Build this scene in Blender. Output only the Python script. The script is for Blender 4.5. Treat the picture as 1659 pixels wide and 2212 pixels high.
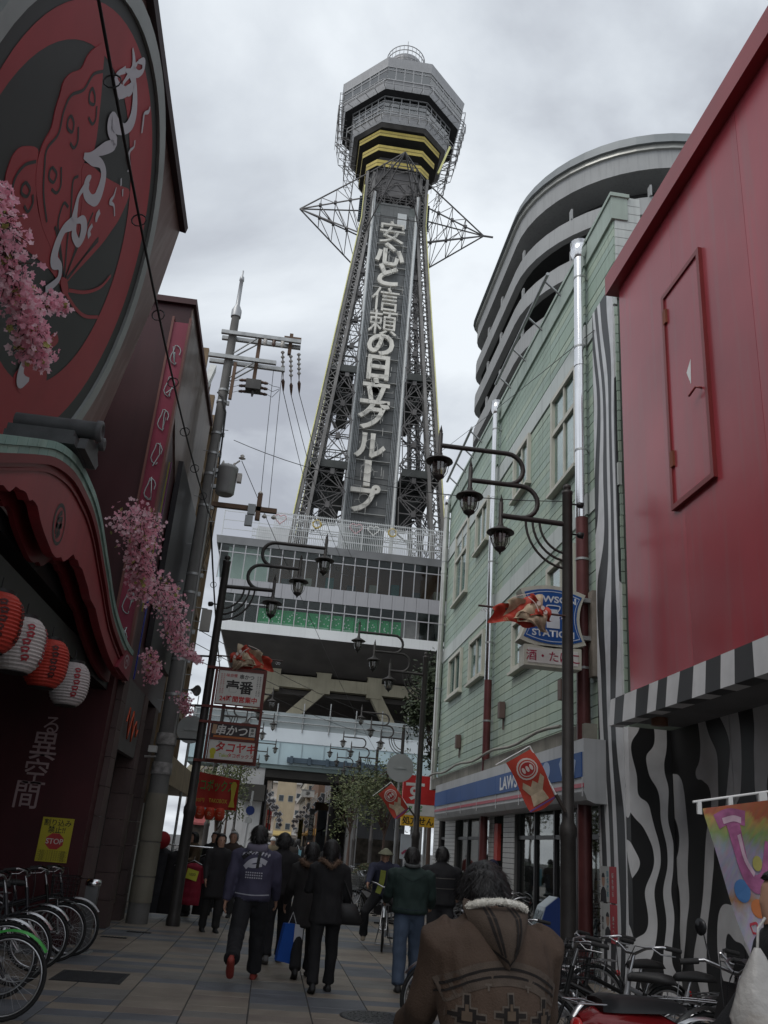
import bpy, math, random
import numpy as np
from mathutils import Vector, Matrix
from mathutils.bvhtree import BVHTree
random.seed(7)
for _o in list(bpy.data.objects): bpy.data.objects.remove(_o)
SC = bpy.context.scene; COL = SC.collection
V = Vector; PI = math.pi; rad = math.radians
# ------------------------------------------------------------------ camera
EYE = 1.58
def camera():
    p, y, r = rad(21.4), rad(5.48), rad(4.66)
    f = V((math.sin(y)*math.cos(p), math.cos(y)*math.cos(p), math.sin(p)))
    R0 = V((math.cos(y), -math.sin(y), 0)); U0 = R0.cross(f)
    R = math.cos(r)*R0 + math.sin(r)*U0; U = -math.sin(r)*R0 + math.cos(r)*U0
    c = bpy.data.cameras.new('camera'); o = bpy.data.objects.new('camera', c); COL.objects.link(o)
    o.matrix_world = Matrix(((R.x, U.x, -f.x, 0), (R.y, U.y, -f.y, 0), (R.z, U.z, -f.z, EYE), (0, 0, 0, 1)))
    c.sensor_fit = 'VERTICAL'; c.sensor_height = 24; c.lens = 24*1855/2212; c.clip_start = .05; c.clip_end = 3000
    SC.camera = o
camera()
# ------------------------------------------------------------------ sky and sun
SUN_EL, SUN_ROT = 52, 232
def world():
    w = bpy.data.worlds.new('World'); SC.world = w; w.use_nodes = True
    nt = w.node_tree; nt.nodes.clear(); N = nt.nodes.new; L = nt.links.new
    out = N('ShaderNodeOutputWorld'); bg = N('ShaderNodeBackground'); bg.inputs[1].default_value = .1
    sky = N('ShaderNodeTexSky'); sky.sky_type = 'NISHITA'; sky.sun_disc = False
    sky.sun_elevation = rad(SUN_EL); sky.sun_rotation = rad(SUN_ROT); sky.air_density = 1.2; sky.dust_density = 2
    tc = N('ShaderNodeTexCoord'); sep = N('ShaderNodeSeparateXYZ'); L(tc.outputs['Generated'], sep.inputs[0])
    # project the direction on a flat cloud deck, so that clouds flatten towards the horizon
    def math_(op, a, b=None):
        n = N('ShaderNodeMath'); n.operation = op
        for i, q in enumerate((a, b)):
            if q is None: continue
            if isinstance(q, (int, float)): n.inputs[i].default_value = q
            else: L(q, n.inputs[i])
        return n.outputs[0]
    zz = math_('ADD', math_('MAXIMUM', sep.outputs[2], 0.0), .22)
    cmb = N('ShaderNodeCombineXYZ'); L(math_('DIVIDE', sep.outputs[0], zz), cmb.inputs[0]); L(math_('DIVIDE', sep.outputs[1], zz), cmb.inputs[1])
    n1 = N('ShaderNodeTexNoise'); n1.inputs['Scale'].default_value = 1.7; n1.inputs['Detail'].default_value = 8; n1.inputs['Roughness'].default_value = .52; n1.inputs['Distortion'].default_value = .25
    mp = N('ShaderNodeMapping'); mp.inputs['Location'].default_value = (3.3, .35, 0); L(cmb.outputs[0], mp.inputs[0]); L(mp.outputs[0], n1.inputs['Vector'])
    ramp = N('ShaderNodeValToRGB'); L(n1.outputs[0], ramp.inputs[0])
    e = ramp.color_ramp; e.elements[0].position = .38; e.elements[0].color = (4.2, 4.45, 5.0, 1)
    e.elements[1].position = .63; e.elements[1].color = (8.8, 9.3, 9.75, 1)
    q = e.elements.new(.5); q.color = (6.5, 6.95, 7.5, 1)
    mix = N('ShaderNodeMixRGB'); mix.inputs[0].default_value = .93
    L(sky.outputs[0], mix.inputs[1]); L(ramp.outputs[0], mix.inputs[2]); L(mix.outputs[0], bg.inputs[0]); L(bg.outputs[0], out.inputs[0])
    s = bpy.data.lights.new('sun', 'SUN'); s.energy = 1.2; s.angle = rad(35); s.color = (1, .97, .93)
    o = bpy.data.objects.new('sun', s); COL.objects.link(o)
    a, el = rad(SUN_ROT), rad(SUN_EL)
    d = V((math.sin(a)*math.cos(el), math.cos(a)*math.cos(el), math.sin(el)))
    o.rotation_euler = d.to_track_quat('Z', 'Y').to_euler(); o.location = d*60
world()
vs = SC.view_settings; vs.view_transform = 'Standard'; vs.look = 'None'; vs.exposure = .1; vs.gamma = 1; vs.use_curve_mapping = False
SC.cycles.max_bounces = 6; SC.cycles.diffuse_bounces = 4; SC.cycles.glossy_bounces = 3; SC.cycles.transmission_bounces = 4; SC.cycles.transparent_max_bounces = 8
try: SC.cycles.use_denoising = True
except Exception: pass
# ------------------------------------------------------------------ materials
MATS = {}
def M(name, col=None, rough=.65, metal=0., var=.12, scale=2.5, bump=0., bscale=18., streak=0., dirt=None, detail=4, spec=.35, emit=0., alpha=1., world=False):
    """procedural surface: base colour broken up by noise, optional vertical streaks / dirt colour and fine relief"""
    if name in MATS: return MATS[name]
    m = bpy.data.materials.new(name); m.use_nodes = True; nt = m.node_tree; N = nt.nodes.new; L = nt.links.new
    b = nt.nodes['Principled BSDF']; b.inputs['Metallic'].default_value = metal; b.inputs['Roughness'].default_value = rough
    b.inputs['Specular IOR Level'].default_value = spec
    tc = N('ShaderNodeTexCoord'); geo = N('ShaderNodeNewGeometry') if world else None; CO = geo.outputs['Position'] if world else tc.outputs['Object']
    no = N('ShaderNodeTexNoise'); no.inputs['Scale'].default_value = scale; no.inputs['Detail'].default_value = detail; L(CO, no.inputs['Vector'])
    rp = N('ShaderNodeValToRGB'); L(no.outputs[0], rp.inputs[0])
    c = V(col)
    rp.color_ramp.elements[0].position = .3; rp.color_ramp.elements[1].position = .7
    rp.color_ramp.elements[0].color = (*(c*(1-var)), 1); rp.color_ramp.elements[1].color = (*[min(1, x) for x in c*(1+var)], 1)
    last = rp.outputs[0]
    if streak or dirt:
        mp = N('ShaderNodeMapping'); mp.inputs['Scale'].default_value = (7, 7, .35) if streak else (1.3, 1.3, 1.3); L(CO, mp.inputs[0])
        n2 = N('ShaderNodeTexNoise'); n2.inputs['Scale'].default_value = 1.; n2.inputs['Detail'].default_value = 5; L(mp.outputs[0], n2.inputs['Vector'])
        r2 = N('ShaderNodeValToRGB'); L(n2.outputs[0], r2.inputs[0]); r2.color_ramp.elements[0].position = .5; r2.color_ramp.elements[1].position = .72
        r2.color_ramp.elements[0].color = (0, 0, 0, 1); s_ = streak or .5; r2.color_ramp.elements[1].color = (s_, s_, s_, 1)
        mx = N('ShaderNodeMixRGB'); L(r2.outputs[0], mx.inputs[0]); L(last, mx.inputs[1]); mx.inputs[2].default_value = (*(dirt or c*.45), 1); last = mx.outputs[0]
    L(last, b.inputs['Base Color'])
    if bump:
        n3 = N('ShaderNodeTexNoise'); n3.inputs['Scale'].default_value = bscale; n3.inputs['Detail'].default_value = 4; L(CO, n3.inputs['Vector'])
        bp = N('ShaderNodeBump'); bp.inputs['Strength'].default_value = bump; bp.inputs['Distance'].default_value = .02; L(n3.outputs[0], bp.inputs['Height']); L(bp.outputs[0], b.inputs['Normal'])
    if emit:
        b.inputs['Emission Color'].default_value = (*c, 1); b.inputs['Emission Strength'].default_value = emit
    if alpha < 1: b.inputs['Alpha'].default_value = alpha
    MATS[name] = m; return m
def glass(name, col=(.6, .7, .72), rough=.03, mixf=.35):
    """window pane: mostly clear with a reflecting surface"""
    if name in MATS: return MATS[name]
    m = bpy.data.materials.new(name); m.use_nodes = True; nt = m.node_tree; N = nt.nodes.new; L = nt.links.new; nt.nodes.clear()
    o = N('ShaderNodeOutputMaterial'); g = N('ShaderNodeBsdfGlossy'); g.inputs['Roughness'].default_value = rough
    t = N('ShaderNodeBsdfTransparent'); t.inputs[0].default_value = (*col, 1); lw = N('ShaderNodeLayerWeight'); lw.inputs[0].default_value = .5; fr = N('ShaderNodeMath'); fr.operation = 'POWER'; L(lw.outputs['Facing'], fr.inputs[0]); fr.inputs[1].default_value = 4.
    ad = N('ShaderNodeMath'); ad.operation = 'MULTIPLY_ADD'; L(fr.outputs[0], ad.inputs[0]); ad.inputs[1].default_value = .6; ad.inputs[2].default_value = .03+mixf*.3
    x = N('ShaderNodeMixShader'); L(ad.outputs[0], x.inputs[0]); L(t.outputs[0], x.inputs[1]); L(g.outputs[0], x.inputs[2]); L(x.outputs[0], o.inputs[0])
    MATS[name] = m; return m
# ------------------------------------------------------------------ mesh helpers
class Fr:
    """a drawing plane: u to the right, v up, w out of the surface"""
    def __init__(s, o, u, v=(0, 0, 1)):
        s.o = V(o); s.u = V(u).normalized(); s.v = V(v).normalized(); s.w = s.u.cross(s.v)
    def __call__(s, a, b, c=0.): return s.o + s.u*a + s.v*b + s.w*c
def FL(X, Y=0, Z=0): return Fr((X, Y, Z), (0, 1, 0))      # faces +X (left side of the street)
def FRt(X, Y=0, Z=0): return Fr((X, Y, Z), (0, -1, 0))    # faces -X (right side)
def FF(Y, X=0, Z=0): return Fr((X, Y, Z), (1, 0, 0))      # faces the camera
def cr(pts, n=6, closed=False):
    """Catmull-Rom through points (tuples of any length)"""
    P = [np.array(p, float) for p in pts]; out = []; k = len(P)
    for i in range(k if closed else k-1):
        p1, p2 = P[i], P[(i+1) % k]
        p0 = P[(i-1) % k] if closed or i > 0 else 2*p1-p2
        p3 = P[(i+2) % k] if closed or i < k-2 else 2*p2-p1
        for j in range(n):
            t = j/n
            out.append(.5*((2*p1)+(p2-p0)*t+(2*p0-5*p1+4*p2-p3)*t*t+(3*p1-p0-3*p2+p3)*t**3))
    if not closed: out.append(P[-1])
    return out
class MB:
    def __init__(s): s.v = []; s.f = []; s.m = []; s.sm = []
    def add(s, vs, fs, mi=0, sm=False):
        k = len(s.v); s.v += [tuple(p) for p in vs]
        for f in fs: s.f.append([k+i for i in f]); s.m.append(mi); s.sm.append(sm)
        return s
    def box(s, x0, x1, y0, y1, z0, z1, mi=0):
        return s.add([(x, y, z) for x in (x0, x1) for y in (y0, y1) for z in (z0, z1)],
                     [(0, 1, 3, 2), (4, 6, 7, 5), (0, 4, 5, 1), (2, 3, 7, 6), (0, 2, 6, 4), (1, 5, 7, 3)], mi)
    def fbox(s, F, u0, u1, v0, v1, w0, w1, mi=0):
        return s.add([F(a, b, c) for a in (u0, u1) for b in (v0, v1) for c in (w0, w1)],
                     [(0, 1, 3, 2), (4, 6, 7, 5), (0, 4, 5, 1), (2, 3, 7, 6), (0, 2, 6, 4), (1, 5, 7, 3)], mi)
    def bar(s, a, b, w, h=None, up=(0, 0, 1), mi=0):
        a, b = V(a), V(b); d = (b-a).normalized(); h = h or w; up = V(up)
        if abs(d.dot(up)) > .98: up = V((0, 1, 0)) if abs(d.y) < .9 else V((1, 0, 0))
        x = d.cross(up).normalized()*w/2; y = x.cross(d).normalized()*h/2
        vs = [p+i*x+j*y for p in (a, b) for i in (-1, 1) for j in (-1, 1)]
        return s.add(vs, [(0, 1, 3, 2), (4, 6, 7, 5), (0, 4, 5, 1), (2, 3, 7, 6), (0, 2, 6, 4), (1, 5, 7, 3)], mi)
    def tube(s, pts, r, n=8, mi=0, sm=True, cap=True):
        P = [V(p) for p in pts]; k = len(P); rr = r if hasattr(r, '__len__') else [r]*k
        x = None; vs = []
        for i, p in enumerate(P):
            d = (P[min(i+1, k-1)]-P[max(i-1, 0)])
            if d.length < 1e-9: d = V((0, 0, 1))
            d.normalize()
            if x is None: x = d.orthogonal().normalized()
            else:
                x = x-d*x.dot(d); x = x.normalized() if x.length > 1e-6 else d.orthogonal().normalized()
            y = d.cross(x)
            for j in range(n):
                a = 2*PI*j/n; vs.append(p+(x*math.cos(a)+y*math.sin(a))*rr[i])
        fs = [(i*n+j, i*n+(j+1) % n, (i+1)*n+(j+1) % n, (i+1)*n+j) for i in range(k-1) for j in range(n)]
        s.add(vs, fs, mi, sm)
        if cap: s.add([vs[j] for j in range(n)][::-1], [tuple(range(n))], mi); s.add(vs[-n:], [tuple(range(n))], mi)
        return s
    def lathe(s, prof, n=16, c=(0, 0, 0), ax=(0, 0, 1), mi=0, sm=True, cap=True):
        ax = V(ax).normalized(); x = ax.orthogonal().normalized() if abs(ax.z) < .99 else V((1, 0, 0)); y = ax.cross(x); c = V(c); vs = []
        for r, z in prof:
            for j in range(n):
                a = 2*PI*(j+.5)/n; vs.append(c+ax*z+(x*math.cos(a)+y*math.sin(a))*r)
        k = len(prof)
        s.add(vs, [(i*n+j, i*n+(j+1) % n, (i+1)*n+(j+1) % n, (i+1)*n+j) for i in range(k-1) for j in range(n)], mi, sm)
        if cap:
            if prof[0][0] > 1e-4: s.add(vs[:n][::-1], [tuple(range(n))], mi)
            if prof[-1][0] > 1e-4: s.add(vs[-n:], [tuple(range(n))], mi)
        return s
    def prism(s, F, poly, w0, w1, mi=0):
        n = len(poly); vs = [F(a, b, w0) for a, b in poly]+[F(a, b, w1) for a, b in poly]
        ar = sum(poly[i][0]*poly[(i+1) % n][1]-poly[(i+1) % n][0]*poly[i][1] for i in range(n))
        r = range(n)
        fs = [tuple(r)[::-1], tuple(n+i for i in r)]+[(i, (i+1) % n, n+(i+1) % n, n+i) for i in r]
        if ar < 0: fs = [f[::-1] for f in fs]
        return s.add(vs, fs, mi)
    def stroke(s, F, pts, w, w0, w1, mi=0, n=6):
        """brush stroke on a plane through (u, v[, width factor]) points"""
        P = cr([(p[0], p[1], (p[2] if len(p) > 2 else 1)*w) for p in pts], n) if len(pts) > 2 else [np.array((p[0], p[1], (p[2] if len(p) > 2 else 1)*w)) for p in pts]
        k = len(P); L_, R_ = [], []
        for i in range(k):
            d = P[min(i+1, k-1)][:2]-P[max(i-1, 0)][:2]; d = d/(np.linalg.norm(d)+1e-9); nn = np.array((-d[1], d[0]))*P[i][2]/2
            L_.append(P[i][:2]+nn); R_.append(P[i][:2]-nn)
        vs = [F(q[0], q[1], w1) for q in L_]+[F(q[0], q[1], w1) for q in R_]
        return s.add(vs, [(i, k+i, k+i+1, i+1) for i in range(k-1)], mi)
    def build(s, name, mats, parent=None, smooth=False):
        me = bpy.data.meshes.new(name); me.from_pydata(s.v, [], s.f)
        if not isinstance(mats, (list, tuple)): mats = [mats]
        for m in mats: me.materials.append(m)
        if len(mats) > 1: me.polygons.foreach_set('material_index', s.m)
        me.polygons.foreach_set('use_smooth', [True]*len(s.f) if smooth else s.sm); me.update()
        o = bpy.data.objects.new(name, me); COL.objects.link(o)
        if parent: child(o, parent)
        else:
            b = np.array(s.v); c = V((float(b[:, 0].min()+b[:, 0].max())/2, float(b[:, 1].min()+b[:, 1].max())/2, float(b[:, 2].min())))
            me.transform(Matrix.Translation(-c)); o.location = c
        return o
def wmat(o):
    m = Matrix.LocRotScale(o.location, o.rotation_euler, o.scale)
    return wmat(o.parent) @ o.matrix_parent_inverse @ m if o.parent else m
def child(o, parent):
    o.parent = parent; o.matrix_parent_inverse = wmat(parent).inverted()
def tag(o, label=None, cat=None, group=None, kind=None):
    if label: o['label'] = label
    if cat: o['category'] = cat
    if group: o['group'] = group
    if kind: o['kind'] = kind
    return o
def thing(name, label, cat, loc=(0, 0, 0), group=None):
    e = bpy.data.objects.new(name, None); COL.objects.link(e); e.location = loc; e.empty_display_size = .2
    return tag(e, label, cat, group)
def copy_tree(o, parent=None):
    c = o.copy(); COL.objects.link(c); c.parent = parent
    if parent: c.matrix_parent_inverse = o.matrix_parent_inverse.copy()
    for ch in list(o.children): copy_tree(ch, c)
    return c
def inst(name, me, mat4, parent):
    """one more piece sharing mesh data"""
    o = bpy.data.objects.new(name, me); COL.objects.link(o); o.parent = parent
    o.matrix_parent_inverse = wmat(parent).inverted(); o.matrix_basis = mat4
    return o
TXT = {}
def text(name, body, F, size, w, mat, parent=None, u=0, v=0, fat=0., ext=0., sx=1., align='CENTER', shear=0., vert=False, gap=1.08):
    """lettering laid on plane F, centred on (u, v), cap height about size*.75"""
    if vert: body = '\n'.join(body)
    c = bpy.data.curves.new('t', 'FONT'); c.body = body; c.size = size; c.offset = fat*size; c.extrude = ext; c.shear = shear
    c.align_x = align; c.align_y = 'CENTER'; c.space_line = gap; c.resolution_u = 3
    o = bpy.data.objects.new('t', c); COL.objects.link(o)
    me = bpy.data.meshes.new_from_object(o); bpy.data.objects.remove(o); bpy.data.curves.remove(c)
    n = len(me.vertices); co = np.empty(n*3); me.vertices.foreach_get('co', co); co = co.reshape(n, 3)
    ctr = (co.max(0)+co.min(0))/2
    if align == 'CENTER': co[:, 0] -= ctr[0]
    co[:, 1] -= ctr[1]
    P = np.array(F(0, 0, 0)); B = np.array([F.u, F.v, F.w])
    q = P+(co*np.array((sx, 1, 1))+np.array((u, v, w+ext)))@B
    me.vertices.foreach_set('co', q.astype(np.float32).ravel()); me.materials.clear(); me.materials.append(mat); me.update()
    o = bpy.data.objects.new(name, me); COL.objects.link(o)
    if parent: child(o, parent)
    return o
# shared colours
steel = M('galvanised_steel', (.36, .37, .37), .45, .6, .2, 6)
chrome = M('chrome', (.75, .75, .76), .12, 1., .05)
black = M('black_paint', (.018, .018, .019), .45, 0, .2)
blackpl = M('black_rubber', (.014, .014, .014), .6, 0, .3, 20)
white = M('white_paint', (.74, .74, .73), .5, 0, .06)
# ================================================================== the ground
m_asph = M('worn_asphalt', (.075, .074, .072), .85, 0, .25, .8, .3, 60)
m_joint = M('dark_joint_sand', (.06, .058, .055), .95, 0, .2, 30, .3, 80)
g = MB(); g.box(-300, 300, -60, 900, -.5, -.02); tag(g.build('ground', m_asph), kind='structure')
pv = MB(); pv.box(-3.6, 5.7, -6, 29.5, -.018, -.004); pave = tag(pv.build('pavement', m_joint), kind='structure')
def granite(n, c): return M(n, c, .5, 0, .16, 2.2, .15, 160, dirt=tuple(x*.55 for x in c), spec=.4, world=True, detail=7)
TILES = [granite('tan_granite', (.24, .205, .165)), granite('blue_grey_granite', (.125, .132, .146)), granite('grey_granite', (.18, .17, .155)), granite('rose_granite', (.215, .178, .148))]
def tile_mesh(w, d, m):
    b = MB(); e = .006
    b.add([(0, 0, -.03), (w, 0, -.03), (w, d, -.03), (0, d, -.03), (e, e, 0), (w-e, e, 0), (w-e, d-e, 0), (e, d-e, 0), (0, 0, -.006), (w, 0, -.006), (w, d, -.006), (0, d, -.006)],
          [(4, 5, 6, 7), (8, 9, 5, 4), (9, 10, 6, 5), (10, 11, 7, 6), (11, 8, 4, 7), (0, 1, 9, 8), (1, 2, 10, 9), (2, 3, 11, 10), (3, 0, 8, 11)])
    me = bpy.data.meshes.new('paving_slab'); me.from_pydata(b.v, [], b.f); me.materials.append(m); return me
TW, TD = .62, .31; tme = [tile_mesh(TW-.009, TD-.003, m) for m in TILES]
def tile_kind(i, j):
    # bands of blue grey slabs that step across the street, tan between them
    k = (j+3*(i//2)+(i % 2)) % 11; r = random.random()
    if k in (0, 1, 2, 4): return 1 if r < .9 else 2
    return 0 if r < .55 else (3 if r < .8 else 2)
far = MB(); nn = 0
cells = [(i, j) for j in range(-16, 95) for i in range(-6, 10)]
cells.sort(key=lambda c: (c[1]*TD+(40 if c[1]*TD < 8.2 else 0)+(30 if c[0] < -4 or c[0] > 4 else 0)))
for i, j in cells:
    x, y = i*TW, j*TD; k = tile_kind(i, j)
    if nn < 300:
        inst('paving_slab', tme[k], Matrix.Translation((x, y, random.uniform(-.0015, .0015))), pave); nn += 1
    else:
        far.add([(x+.005, y+.002, -.001), (x+TW-.005, y+.002, -.001), (x+TW-.005, y+TD-.002, -.001), (x+.005, y+TD-.002, -.001)], [(0, 1, 2, 3)], k)
tag(far.build('paving_slabs', TILES, pave), kind='stuff')
# plaza paving beyond the crossing
pz = MB(); pz.box(-2.6, 6.2, 29.5, 58, -.019, -.006); plaza = tag(pz.build('plaza_paving', M('plaza_stone', (.2, .18, .16), .6, 0, .15, .5, .1, 40)), kind='structure')
rd = MB(); rd.box(-3, 7.5, 58, 400, -.019, -.003); tag(rd.build('road', M('far_paving', (.17, .155, .145), .7, 0, .2, .3)), kind='structure')
for nm, x0, x1, y0, y1 in (('verge', -9, -2.6, 29.5, 58), ('sidewalk', 6.2, 14, 29.5, 58)):
    b = MB(); b.box(x0, x1, y0, y1, -.3, .12); tag(b.build(nm, M('concrete_slab', (.28, .27, .25), .8, 0, .15, 1, .2, 30)), kind='structure')
# iron covers set in the paving
def cover_square():
    t = thing('drain_cover', 'dark rectangular iron drain cover let into the paving near the left bikes', 'drain cover', (-1.8, 11.25, 0))
    b = MB(); b.box(-2.18, -1.42, 10.85, 11.62, -.02, .004); b.build('plate', M('cast_iron', (.035, .035, .037), .6, .4, .2, 30, .4, 120), t)
    b = MB()
    for k in range(9): b.box(-2.14, -1.46, 10.9+k*.078, 10.93+k*.078, .004, .009)
    b.build('ribs', M('cast_iron2', (.05, .05, .052), .55, .4, .2, 30), t)
cover_square()
def manhole(x, y, r):
    t = thing('manhole_cover', 'round patterned manhole cover in front of the man in the patterned coat', 'manhole cover', (x, y, 0))
    b = MB(); b.lathe([(r, -.02), (r, .004), (r-.03, .005), (r-.035, .002), (0.001, .002)], 40, (x, y, 0)); b.build('rim', M('iron_rim', (.1, .1, .105), .4, .7, .2, 20), t)
    b = MB()
    for k in range(5):
        rr = r*(.17+.17*k); n = 6+6*k
        for q in range(n):
            a = 2*PI*q/n+k*.4; b.box(x+rr*math.cos(a)-.026, x+rr*math.cos(a)+.026, y+rr*math.sin(a)-.026, y+rr*math.sin(a)+.026, .002, .008)
    b.build('studs', M('iron_stud', (.16, .16, .165), .35, .8, .2, 20), t)
manhole(1.27, 9.85, .36)
for q, (x, y) in enumerate(((-1.95, 16.2), (-2.2, 15.2))):
    b = MB()
    b.box(x-.2, x+.2, y-.08, y+.08, -.02, .003)
    for k in range(8): b.box(x-.18+k*.048, x-.16+k*.048, y-.07, y+.07, .003, .008)
    tag(b.build('gully_grate', M('cast_iron', (.035, .035, .037))), ('small slotted gully grate nearest the grey lamp post', 'small slotted gully grate nearer the left bikes')[q], 'drain grate', 'gully grates along the left kerb')

# ================================================================== the steel tower
TX, TY = 5.8, 80.
m_tst = M('tower_grey_steel', (.2, .195, .19), .6, .2, .3, .6, streak=.4, dirt=(.1, .085, .075))
m_tdk = M('tower_dark_steel', (.12, .115, .115), .6, .2, .35, .6)
m_deck = M('tower_aluminium_cladding', (.36, .36, .365), .5, .25, .1, .5, streak=.25)
m_gold = M('tower_yellow_band', (.5, .4, .11), .5, .1, .15, .7, streak=.25)
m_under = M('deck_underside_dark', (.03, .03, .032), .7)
m_neon = M('yellow_neon_tube', (.7, .68, .3), .4)
m_wht = M('tower_white_post', (.62, .64, .64), .5, 0, .06, .5)
m_tglass = glass('tower_glass', (.5, .6, .6), .05, .7)
m_in = M('unlit_room_backing', (.05, .048, .046), .8, 0, .4, .6)
def hw(z): return 6.8-(z-29)*.0919 if z < 66 else 3.4+max(0, z-72)*.03
def tower():
    T = thing('lattice_tower', 'tall grey lattice steel observation tower with vertical lettering above the street', 'tower', (TX, TY, 0))
    C4 = [(-1, -1), (1, -1), (1, 1), (-1, 1)]
    # corner legs, each a laced four-chord column
    for sx, sy in C4:
        b = MB(); zs = [17, 23, 29, 36, 43, 50, 57, 63, 66, 70, 72.6]
        def cp(z, i, j):
            h = hw(z); w = 1.05-.0075*(z-29); return V((TX+sx*(h-i*w), TY+sy*(h-j*w), z))
        for i in (0, 1):
            for j in (0, 1):
                for a, c in zip(zs, zs[1:]): b.bar(cp(a, i, j), cp(c, i, j), .3, .3)
        z = 18.
        while z < 71.5:
            d = 1.15
            for (p, q) in (((0, 0), (1, 0)), ((1, 0), (0, 0)), ((0, 0), (0, 1)), ((0, 1), (0, 0))):
                b.bar(cp(z, *p), cp(z+d, *q), .085)
            b.bar(cp(z, 0, 0), cp(z, 1, 0), .1); b.bar(cp(z, 0, 0), cp(z, 0, 1), .1); z += d
        b.build('leg', m_tst, T)
        n = MB(); n.tube([(TX+sx*(hw(z)+.2), TY+sy*(hw(z)+.2), z) for z in (29, 40, 50, 60, 66, 70.5)], .06, 5); n.build('neon_tube', m_neon, T)
    # bracing of the four faces
    lv = [29, 32.3, 36, 40.2, 43.4, 47.2, 50.5, 54, 57.3, 60.3, 63.2, 66, 69, 72]
    for f in range(4):
        b = MB(); A, B = C4[f], C4[(f+1) % 4]
        def P(z, t):
            h = hw(z)-.35; a = V((TX+A[0]*h, TY+A[1]*h, z)); c = V((TX+B[0]*h, TY+B[1]*h, z)); return a.lerp(c, t)
        def lat(p, q, w, n):       # laced strut: two chords with zigzag
            d = (q-p).normalized(); up = V((0, 0, 1)) if abs(d.z) < .9 else V((A[0], 0, 0)); s = d.cross(up).cross(d).normalized()*w/2
            b.bar(p+s, q+s, .07); b.bar(p-s, q-s, .07)
            for k in range(n):
                e = 1 if k % 2 else -1; b.bar(p.lerp(q, k/n)+s*e, p.lerp(q, (k+1)/n)-s*e, .035)
        for a, c in zip(lv, lv[1:]):
            m_ = (a+c)/2; tm = .5-2.75/(2*hw(m_)) if f == 0 and a < 66 else .5
            if tm < .5: lat(P(a, .07), P(a, tm), .5, 6); lat(P(a, 1-tm), P(a, .93), .5, 6)
            else: lat(P(a, .07), P(a, .93), .5, 16 if a < 50 else 12)
            if f == 2:
                b.bar(P(a, .08), P(c, .5), .14); b.bar(P(a, .92), P(c, .5), .14); continue
            for t0, t1 in ((.08, tm), (.92, 1-tm)):
                lat(P(a, t0), P(c, t1), .24, 7); lat(P(c, t0), P(a, t1), .24, 7)
            for t0, t1 in ((.07, min(.3, tm)), (.93, max(.7, 1-tm))):
                b.bar(P(m_, t0), P(m_, t1), .1); b.bar(P(a, t1), P(m_, t0), .09); b.bar(P(c, t1), P(m_, t0), .09); b.bar(P(a, t1), P(c, t1), .08)
            g_ = P(m_, (.07+tm)/2 if tm < .5 else .29); b.box(g_.x-.2, g_.x+.2, g_.y-.2, g_.y+.2, g_.z-.3, g_.z+.3); g_ = P(m_, 1-(.07+tm)/2 if tm < .5 else .71); b.box(g_.x-.2, g_.x+.2, g_.y-.2, g_.y+.2, g_.z-.3, g_.z+.3)
        b.build('bracing', m_tdk, T)
    # two platforms inside the lattice
    for z in (35.2, 46.2):
        h = hw(z); b = MB()
        for s in (-1, 1):
            x0, x1 = sorted((TX+s*2.7, TX+s*(h-.25)))
            b.box(x0, x1, TY-h+.25, TY-1.7, z-.25, z)
            for k in range(9):
                y = TY-h+.4+k*(h-2.2)/8; b.box(x0, x1, y-.06, y+.06, z-.6, z-.25)
            b.box(x0, x1+.2, TY-h-.02, TY-h+.22, z-.7, z+.05); b.box(TX+s*(h-.1)-.12, TX+s*(h-.1)+.12, TY-h, TY+h, z-.7, z+.06)
            for k in range(7):
                x = x0+(x1-x0)*k/6; b.bar((x, TY-h, z), (x, TY-h, z+1.1), .05)
            for k in range(14): b.bar((TX+s*h, TY-h+2*h*k/13, z), (TX+s*h, TY-h+2*h*k/13, z+1.1), .05)
            b.box(x0, x1, TY-h-.04, TY-h+.04, z+1.06, z+1.14); b.box(TX+s*h-.04, TX+s*h+.04, TY-h, TY+h, z+1.05, z+1.13)
        b.box(TX-h+.25, TX+h-.25, TY-1.7, TY+h-.25, z-.25, z)
        # hanging lower stage
        for s in (-1, 1): b.box(min(TX+s*h*.75, TX+s*2.7), max(TX+s*h*.75, TX+s*2.7), TY-h*.72, TY+h*.72, z-2.6, z-2.4)
        for sx, sy in C4: b.bar((TX+sx*h*.72, TY+sy*h*.72, z-2.5), (TX+sx*(h-.5), TY+sy*(h-.5), z-.5), .18)
        b.build('platform', M('platform_steel', (.065, .07, .068), .7, .1, .3, .8), T)
    b = MB(); b.box(TX-1.9, TX+1.9, TY-1.6, TY+2.6, 17, 75); b.build('lift_shaft', M('shaft_cladding', (.2, .225, .21), .6, 0, .1, .4, streak=.3), T)
    # ---- vertical sign on the front
    Y0 = 75.9; F = FF(Y0)
    b = MB(); b.fbox(F, TX-1.62, TX+1.62, 30, 68.2, -.5, -.25)
    for k in range(26): b.fbox(F, TX-1.7, TX+1.7, 30.4+k*1.5, 30.5+k*1.5, -.25, -.2)
    b.build('sign_backing', M('sign_grey', (.155, .16, .16), .6, .1, .2, .5, streak=.35), T)
    for s in (-1, 1):
        b = MB(); b.tube([F(TX+s*2.42, 26, 0), F(TX+s*2.42, 69.3, 0)], .17, 8); b.build('white_post', m_wht, T)
        for k in range(4):
            b = MB(); x = TX+s*(1.7+.16*k); b.fbox(F, x-.03, x+.03, 29.8, 66.6, -.12, -.03); b.build('sign_rod', M('rod_grey', (.3, .31, .32), .5, .3), T)
        b = MB(); b.fbox(F, TX+s*1.95-.33, TX+s*1.95+.33, 29.8, 68, -.45, -.3); b.build('sign_wing', M('wing_steel', (.17, .19, .185), .6, .2, .2, 1), T)
    b = MB()
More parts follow.
